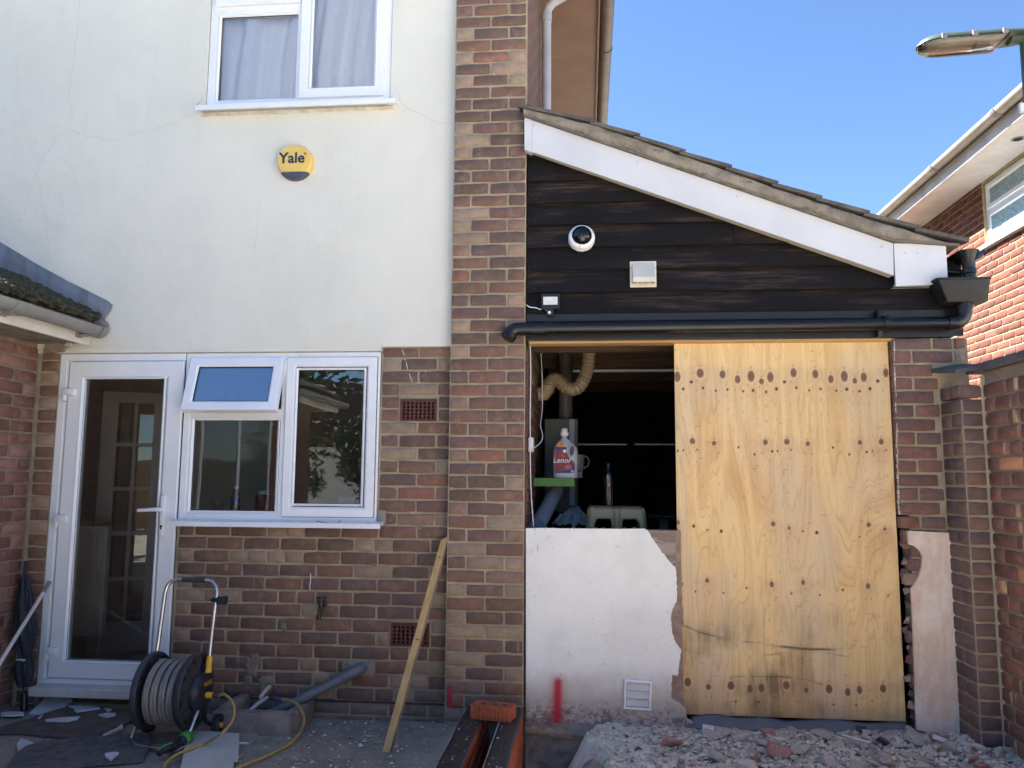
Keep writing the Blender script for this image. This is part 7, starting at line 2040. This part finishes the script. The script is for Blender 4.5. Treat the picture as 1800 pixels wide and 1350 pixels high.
# foot frame and wheels
YFt = -.60
z_f = -.004
fl_pts = [at(243, 1262, RY0 - .02), at(238, 1280, RY0 - .09), at(231, 1298, YFt + .03), atZ(233, 1306, .006), atZ(240, 1311, .006), atZ(280, 1316, .006), atZ(312, 1319, .006), atZ(322, 1314, .006), at(330, 1296, YFt + .04), at(349, 1246, RY0 - .03)]
b = MB(); b.tube(fl_pts, .010, 12); b.build('foot_frame', STEEL, reel, smooth=70)
yw = -.30; zw = .034
for (x_, nm_) in ((at(384, 1268, yw).x, 'r'), (at(262, 1272, yw).x, 'l')):
    b = MB(); b.lathe([(.030, -.018), (.048, -.018), (.0535, -.012), (.0535, .012), (.048, .018), (.030, .018), (.026, .010), (0, .010)], (x_, yw, zw), (1, 0, 0), 28); wh = b.build('wheel', CHARD, reel, smooth=35)
    b = MB(); b.lathe([(.014, .0102), (.014, .020), (.010, .024), (0, .024)], (x_, yw, zw), (1, 0, 0), 18); b.build('hub_cap', YELP, wh, smooth=40)
    for k in range(20):
        a = k * 2 * PI / 20; c_ = Vector((x_, yw + .0535 * math.cos(a), zw + .0535 * math.sin(a))); b = MB(); tg = Vector((0, -math.sin(a), math.cos(a))) * .003; nr_ = Vector((0, math.cos(a), math.sin(a))) * .002
        b.prism([c_ - tg + Vector((-.014, 0, 0)), c_ + tg + Vector((-.014, 0, 0)), c_ + tg + nr_ + Vector((-.014, 0, 0)), c_ - tg + nr_ + Vector((-.014, 0, 0))], (.028, 0, 0)); b.build('tread_block', CHARD, wh)
    b = MB(); s_ = 1 if nm_ == 'r' else -1
    b.tube([(x_ - s_ * .03, yw, zw), ((xr_ if s_ > 0 else xl_) + s_ * .022, yw - .02, zw + .02), ((xr_ if s_ > 0 else xl_) + s_ * .018, RY0 + .04, cz0 - .10)], .011, 10); b.build('wheel_bracket', CHARD, reel, smooth=50)
# spray gun lying on the foot
g0, g1 = atZ(301, 1321, .02), atZ(331, 1298, .035)
gun = thing('spray_gun', 'green and black hose spray gun lying at the foot of the hose reel', 'spray gun', g0)
GRN = mat('green_plastic', srgb(96, 170, 66), srgb(84, 156, 58), 6, .4); GRND = mat('dark_green_plastic', srgb(64, 120, 70), rough=.45)
d_ = (g1 - g0); Lg = d_.length
b = MB(); b.lathe([(.014, 0), (.017, .015), (.017, Lg * .45), (.014, Lg * .5), (.026, Lg * .62), (.027, Lg * .7)], g0 + Vector((0, 0, .012)), d_, 20); b.build('barrel', CHARD, gun, smooth=40)
b = MB(); b.lathe([(.0275, Lg * .64), (.031, Lg * .66), (.031, Lg * .80), (.028, Lg * .81)], g0 + Vector((0, 0, .012)), d_, 24); b.build('collar', GRN, gun, smooth=40)
b = MB(); b.lathe([(.029, Lg * .81), (.034, Lg * .83), (.034, Lg * .98), (.030, Lg)], g0 + Vector((0, 0, .012)), d_, 24); b.build('dial_ring', GRND, gun, smooth=40)
b = MB(); b.lathe([(.029, Lg), (.029, Lg + .003), (0, Lg + .004)], g0 + Vector((0, 0, .012)), d_, 24); b.build('spray_face', CHARD, gun, smooth=40)
dn = d_.normalized(); sdv = dn.cross(Vector((0, 0, 1))).normalized()
b = MB(); p = g0 + Vector((0, 0, .012)); b.tube([p + dn * .03, p - dn * .0 + sdv * -.012 + Vector((0, 0, .004)), p - dn * .03 + sdv * -.03, p - dn * .05 + sdv * -.035 - Vector((0, 0, .006))], [.016, .015, .014, .013], 12); b.build('grip', CHARD, gun, smooth=60)
b = MB(); b.tube([p + dn * .035 - sdv * .02 + Vector((0, 0, .012)), p + dn * .0 - sdv * .034 + Vector((0, 0, .014)), p - dn * .035 - sdv * .05 + Vector((0, 0, .006))], .0045, 8); b.build('trigger', GRN, gun, smooth=60)
# yellow garden hoses
t = NT('striped_yellow_hose'); t.b.inputs['Base Color'].default_value = srgb(196, 158, 78); v = t.coords('Generated'); n_ = t.noise(t.coords('Object'), 9, 5)
t.l(t.mix(n_, srgb(206, 172, 92), srgb(178, 140, 66)), t.b.inputs['Base Color']); t.b.inputs['Roughness'].default_value = .4; HOSEY = t.mat
STRIPE = mat('grey_hose_stripe', srgb(112, 108, 100), rough=.45)
def smooth_path(P, n=8):
    out = []
    for i in range(len(P) - 1):
        a, b_, c, d = P[max(i - 1, 0)], P[i], P[i + 1], P[min(i + 2, len(P) - 1)]
        for k in range(n):
            s_ = k / n; out.append(.5 * ((2 * b_) + (-a + c) * s_ + (2 * a - 5 * b_ + 4 * c - d) * s_ ** 2 + (-a + 3 * b_ - 3 * c + d) * s_ ** 3))
    return out + [P[-1]]
def hose(P, label):
    Q = smooth_path([Vector(p) for p in P]); t_ = thing('garden_hose', label, 'hose', Q[-1])
    MB().tube(Q, .0072, 12).build('hose', HOSEY, t_, smooth=70)
    for off in ((0, -.0055, .0052), (0, -.0075, -.0002)):
        b = MB(); b.tube([p + Vector(off) * 1.0 for p in Q], .0014, 6); b.build('stripe', STRIPE, t_, smooth=70)
    return t_, Q
cst = Vector((hx + .12, RY0 - .01, cz0 - .016))
hose([cst, at(392, 1220, -.44), at(406, 1231, -.46), at(412, 1250, -.50), at(405, 1272, -.54), at(386, 1292, -.60), atZ(358, 1308, .026), atZ(326, 1319, .03), atZ(302, 1332, .014), atZ(288, 1352, .006), atZ(292, 1400, .0)], 'yellow garden hose curving from the reel connector down across the white board')
h2, Q2 = hose([at(494, 1229, -.12), at(508, 1231, -.13), at(522, 1238, -.15), at(532, 1254, -.20), at(534, 1270, -.27), atZ(526, 1290, .0), atZ(508, 1308, -.006), atZ(476, 1326, -.008), atZ(430, 1345, -.008), atZ(400, 1362, -.006), atZ(360, 1420, -.006)], 'yellow garden hose looping from the blue connector by the gully across the soil')
b = MB(); dd_ = (at(482, 1228, -.115) - at(496, 1229, -.12)); b.lathe([(.0095, -.004), (.013, 0), (.0135, .02), (.011, .022), (.0135, .024), (.0125, .042), (.007, .044)], at(494, 1229, -.12), dd_, 16); b.build('connector', mat('blue_plastic', srgb(34, 56, 96), rough=.45), h2, smooth=40)

# ================================================================== DOOR CORNER: umbrella, pole, shards, mats, board
UMB = mat('black_nylon', srgb(26, 30, 38), srgb(36, 40, 50), 8, .65)
ub, ut = atZ(42, 1252, -.02), at(44, 986, -.02)
ub = at(42, 1250, -.05); ut = at(44.5, 986, .02)
umb = thing('umbrella', 'folded black umbrella standing upside down in the corner beside the door', 'umbrella', ub)
def UP(f): return ub.lerp(ut, f)
b = MB(); loops = []
prof = [(.16, .030), (.18, .036), (.22, .045), (.27, .052), (.31, .045), (.335, .036), (.36, .032), (.39, .038), (.45, .052), (.53, .060), (.60, .056), (.70, .046), (.80, .034), (.87, .024), (.90, .014)]
for f, r_ in prof:
    c_ = UP(f); n = 28
    loops.append([c_ + Vector((math.cos(2 * PI * k / n) * r_ * (1 + .22 * math.sin(k * 2 * PI / n * 7 + f * 9)), math.sin(2 * PI * k / n) * r_ * .8 * (1 + .22 * math.sin(k * 2 * PI / n * 7 + f * 9)), 0)) for k in range(n)])
b.loft(loops); b.build('canopy', UMB, umb, smooth=60)
b = MB(); b.tube([UP(.88), UP(.95), UP(1.0)], [.012, .010, .007], 10); b.build('ferrule', UMB, umb, smooth=50)
b = MB(); b.tube([UP(0.0), UP(.11)], [.020, .017], 14); b.build('handle', BLACKPVC, umb, smooth=50)
b = MB(); b.tube([UP(.10), UP(.2)], .006, 8); b.build('shaft', BLACKPVC, umb)
for k in range(7):
    a = k / 7 * 2 * PI; b = MB(); c_ = UP(.150) + Vector((.027 * math.cos(a), .022 * math.sin(a), 0)); b.tube([c_ + Vector((0, 0, .012)), c_ - Vector((0, 0, .008))], .0022, 6); b.build('rib_tip', STEEL, umb)
b = MB(); c_ = UP(.345); n = 26; b.loft([[c_ + Vector((math.cos(2 * PI * k / n) * .038, math.sin(2 * PI * k / n) * .032, h)) for k in range(n)] for h in (-.010, .008)]); stp = b.build('strap', UMB, umb, smooth=60)
text_mesh('strap_lettering', 'orange', .020, UP(.345) + Vector((.004, -.0345, -.001)), UPVC, stp, bold=.0004, extrude=.0004)
pt0, pt1 = at(87, 1024, W - .035), atZ(-130, 1376, -.01)
pole = thing('white_pole', 'white broom pole with grey tip leaning against the back door frame', 'pole', pt1)
pm = pt0.lerp(pt1, .07)
b = MB(); b.tube([pm, pt1], .0105, 12); b.build('shaft', UPVC_DIRTY, pole, smooth=60)
b = MB(); b.tube([pt0, pm], .0118, 12); b.build('tip', GREYPVC, pole, smooth=60)
POT = mat('broken_white_plastic', srgb(214, 216, 218), srgb(196, 198, 200), 5, .5)
def shard(pp, z, th, label, tilt=0.0, name='broken_piece'):
    P = [atZ(x, y, z) for x, y in pp]; c_ = sum(P, Vector()) / len(P)
    P = [p + Vector((0, 0, tilt * (p.y - c_.y) + .004 * mnoise.noise((p.x * 30, p.y * 30, 1)))) for p in P]
    b = MB(); b.prism(P, (0, 0, th)); return tag(b.build(name, POT, None), label, 'broken plastic')
r6 = lambda q: [(a / 3.215, 930 + c / 3.215) for a, c in q]
shard(r6([(165, 1015), (230, 985), (275, 940), (345, 912), (362, 935), (408, 980), (345, 1010), (300, 1038), (200, 1030)]), .012, .006, 'large curved white broken piece propped below the door threshold', .25)
shard(r6([(5, 1045), (50, 1038), (130, 1040), (135, 1055), (70, 1062), (8, 1060)]), .0, .008, 'flat white broken strip left of the large piece by the umbrella')
shard(r6([(385, 1008), (440, 1000), (540, 1005), (565, 1018), (500, 1028), (430, 1040), (418, 1025), (440, 1018)]), .008, .008, 'long jagged white broken piece right of the large one')
shard(r6([(555, 1055), (600, 1042), (655, 1045), (650, 1060), (600, 1068)]), .006, .007, 'small pointed white broken piece near the hose reel')
shard(r6([(590, 1022), (610, 1016), (634, 1024), (608, 1036)]), .006, .006, 'smallest white broken chip under the door threshold edge')
shard(r6([(255, 1082), (340, 1072), (450, 1063), (440, 1080), (380, 1092), (260, 1090)]), .008, .007, 'thin white broken sliver lying on the brown doormat')
shard(r6([(580, 1168), (660, 1130), (692, 1108), (694, 1130), (640, 1150), (590, 1173)]), .008, .009, 'pale stick-like broken sliver on the right edge of the brown doormat')
shard(r6([(93, 1222), (118, 1192), (160, 1200), (190, 1218), (130, 1252), (103, 1263)]), -.004, .007, 'rounded white broken piece on the paving left of the dark doormat')
shard(r6([(592, 1275), (628, 1268), (668, 1266), (672, 1275), (625, 1312), (595, 1295)]), .016, .007, 'white arrow-shaped broken piece on the dark bristle doormat')
shard(r6([(212, 1072), (230, 1058), (242, 1050), (238, 1062), (222, 1074)]), .004, .005, 'tiny white broken chip above the brown doormat')
MAT1 = mat('brown_doormat', srgb(128, 116, 108), srgb(110, 100, 94), 12, 1.0, bump=1, bscale=160, spec=.05); MAT2 = mat('dark_bristle_mat', srgb(128, 124, 122), srgb(104, 102, 102), 30, 1.0, bump=1.0, bscale=200, c3=srgb(150, 146, 142), scale3=90, spec=.05)
def rug(pp, z, th, m_, label):
    P = [atZ(x, y, z) for x, y in pp]
    Q = smooth_path(P + [P[0]], 4)[:-1]
    b = MB(); b.prism(Q, (0, 0, th)); tag(b.build('doormat', m_, None), label, 'doormat')
rug([(-60, 1300), (0, 1281), (60, 1263), (121, 1246), (180, 1250), (236, 1256), (238, 1266), (200, 1284), (152, 1301), (93, 1297), (20, 1290)], -.008, .012, MAT1, 'thin brown doormat scattered with white shards below the door')
rug([(8, 1362), (20, 1340), (36, 1324), (58, 1313), (131, 1302), (200, 1296.5), (258, 1293.5), (266, 1298), (262, 1318), (254, 1334), (240, 1341), (131, 1350), (60, 1362)], -.006, .016, MAT2, 'dark bristle doormat with rounded corners at the bottom left')
WBD = mat('dirty_white_board', srgb(208, 206, 198), srgb(190, 188, 180), 4, .55, c3=srgb(90, 86, 78), scale3=11, lo3=.60, hi3=.78, stretch=(1, .35, 1))
P = [atZ(x, y, .004) for x, y in ((329.6, 1288), (420.8, 1293.7), (418.6, 1339), (411, 1339.5), (408, 1385), (300, 1392), (318.6, 1350))]
b = MB(); b.prism(P, (0, 0, .014)); tag(b.build('white_board', WBD, None), 'dirty white chipboard offcut lying flat beside the hose reel', 'board')
b = MB(); p, q = atZ(419, 1306, .0), atZ(437, 1307, -.004); b.tube([p, q], .006, 6); tag(b.build('stick', UPVC_DIRTY, None), 'short grey stick poking out from under the white board', 'stick')

# ================================================================== WHAT STANDS BEHIND THE CAMERA (seen only in the window reflections)
LEAF = mat('dark_leaf', srgb(52, 68, 40), srgb(38, 52, 30), 3, .6, c3=srgb(84, 100, 56), scale3=9, lo3=.55, hi3=.7)
BARK = mat('bark', srgb(84, 70, 58), srgb(60, 50, 42), 14, .95, bump=.8, bscale=30)
def crown_mesh(name, c_, rad, n, ls, sd):
    r = random.Random(sd); b = MB(); clumps = []
    for _ in range(26):
        d_ = Vector((r.gauss(0, 1), r.gauss(0, 1), r.gauss(0, 1))).normalized() * (r.random() ** .4)
        clumps.append((Vector((d_.x * rad[0], d_.y * rad[1], d_.z * rad[2])), r.uniform(.2, .42)))
    for _ in range(n):
        cc, k = r.choice(clumps); d_ = Vector((r.gauss(0, 1), r.gauss(0, 1), r.gauss(0, 1))).normalized() * r.random() ** .5
        p = Vector(c_) + cc + Vector((d_.x * rad[0], d_.y * rad[1], d_.z * rad[2])) * k
        a = Vector((r.gauss(0, 1), r.gauss(0, 1), r.gauss(0, .7))).normalized() * ls * r.uniform(.6, 1.3); e_ = a.orthogonal().normalized() * ls * .45
        b.add([p - a, p + e_, p + a, p - e_], [(0, 1, 2, 3)])
    return b
def tree(name, x, y, h, rad, n, ls, sd, label, pot=False):
    t_ = thing(name, label, 'bush' if pot else 'tree', (x, y, -.03))
    crown_mesh('crown', (x, y, h - rad[2]), rad, n, ls, sd).build('crown', LEAF, t_)
    b = MB(); z0 = .3 if pot else -.03; b.tube([(x, y, z0), (x + .02, y, (h - rad[2]) * .6), (x - .03, y, h - rad[2])], [.10 * h / 4, .07 * h / 4, .03 * h / 4], 8)
    for k in range(5):
        a = k * 1.3; b.tube([(x, y, h - rad[2] * 1.5), (x + rad[0] * .6 * math.cos(a), y + rad[1] * .6 * math.sin(a), h - rad[2] * .7)], [.03 * h / 4, .012], 6)
    b.build('trunk', BARK, t_, smooth=50)
    if pot:
        b = MB(); b.lathe([(.22, 0), (.30, .30), (.33, .31), (.33, .36), (.29, .36), (.27, .30)], (x, y, -.03), (0, 0, 1), 24); b.build('pot', mat('red_pot', srgb(120, 48, 42), rough=.5), t_, smooth=40)
tree('potted_bush', -3.0, -6.0, 2.5, (.75, .7, .95), 2600, .06, 5, 'dark leafy bush in a red pot behind the camera, reflected in the kitchen window', True)
tree('garden_tree', -6.6, -11, 6.2, (2.4, 2.2, 2.4), 3600, .15, 6, 'tall dark garden tree behind the camera, beyond the extension')
tree('garden_tree', 5.0, -15, 6.5, (2.6, 2.4, 2.5), 3000, .17, 9, 'broad garden tree behind the camera at the right end of the garden')
sh = thing('tiled_outbuilding', 'low tiled outbuilding with pale doors at the far end of the garden', 'outbuilding', (-4.6, -13, -.03))
b = MB(); b.box(-6.4, -1.6, -14.5, -12, -.03, 2.2); b.build('walls', BODYB, sh)
b = MB(); b.prism([(-6.6, -11.7, 2.15), (-6.6, -13.3, 3.5), (-6.6, -14.8, 2.15)], (5.2, 0, 0)); rfm = mat('sunlit_roof_tile', srgb(140, 112, 90), srgb(118, 94, 78), 10, .9, bump=.6, bscale=40); b.build('roof', rfm, sh)
for k in range(2):
    b = MB(); b.box(-5.9 + k * 2.2, -3.9 + k * 2.2, -11.99, -11.95, 0, 1.95, .01); b.build('door', UPVC_DIRTY, sh)
fen = thing('garden_fence', 'brown close-boarded fence along the end of the garden', 'fence', (1.5, -12.5, -.03))
FEN = mat('fence_wood', srgb(120, 92, 68), srgb(100, 76, 58), 6, .85, stretch=(3, 3, .4))
bd = MB().box(-.06, .06, -.011, .011, 0, 1.7).build('board', FEN, fen, origin=(0, 0, 0)); bd.location = Vector((-1.4, -12.5, 0)) - wl(fen)
for i in range(1, 60):
    o = bpy.data.objects.new('board', bd.data); C.objects.link(o); o.parent = fen; o.location = Vector((-1.4 + i * .125, -12.5 + (.006 if i % 2 else 0), 0)) - wl(fen)
# patio door in the extension (reflected in the lower kitchen pane)
b = MB(); frame_ring(b, 2.0, 3.6, .02, 2.02, -.012, .06, .04); b.box(2.77, 2.83, -.011, .03, .07, 1.97); b.xf(Matrix.Translation((XE, 0, 0)) @ Matrix.Rotation(PI / 2, 4, 'Z') @ Matrix.Translation((-5.6, 0, 0))); pd = b.build('patio_door', UPVC, ext)
b = MB(); b.box(2.05, 2.78, .002, .006, .07, 1.97); b.box(2.82, 3.55, .002, .006, .07, 1.97); b.xf(Matrix.Translation((XE + .008, 0, 0)) @ Matrix.Rotation(PI / 2, 4, 'Z') @ Matrix.Translation((-5.6, 0, 0))); b.build('pane', mat('dark_glass', srgb(40, 46, 44), rough=.05), pd)
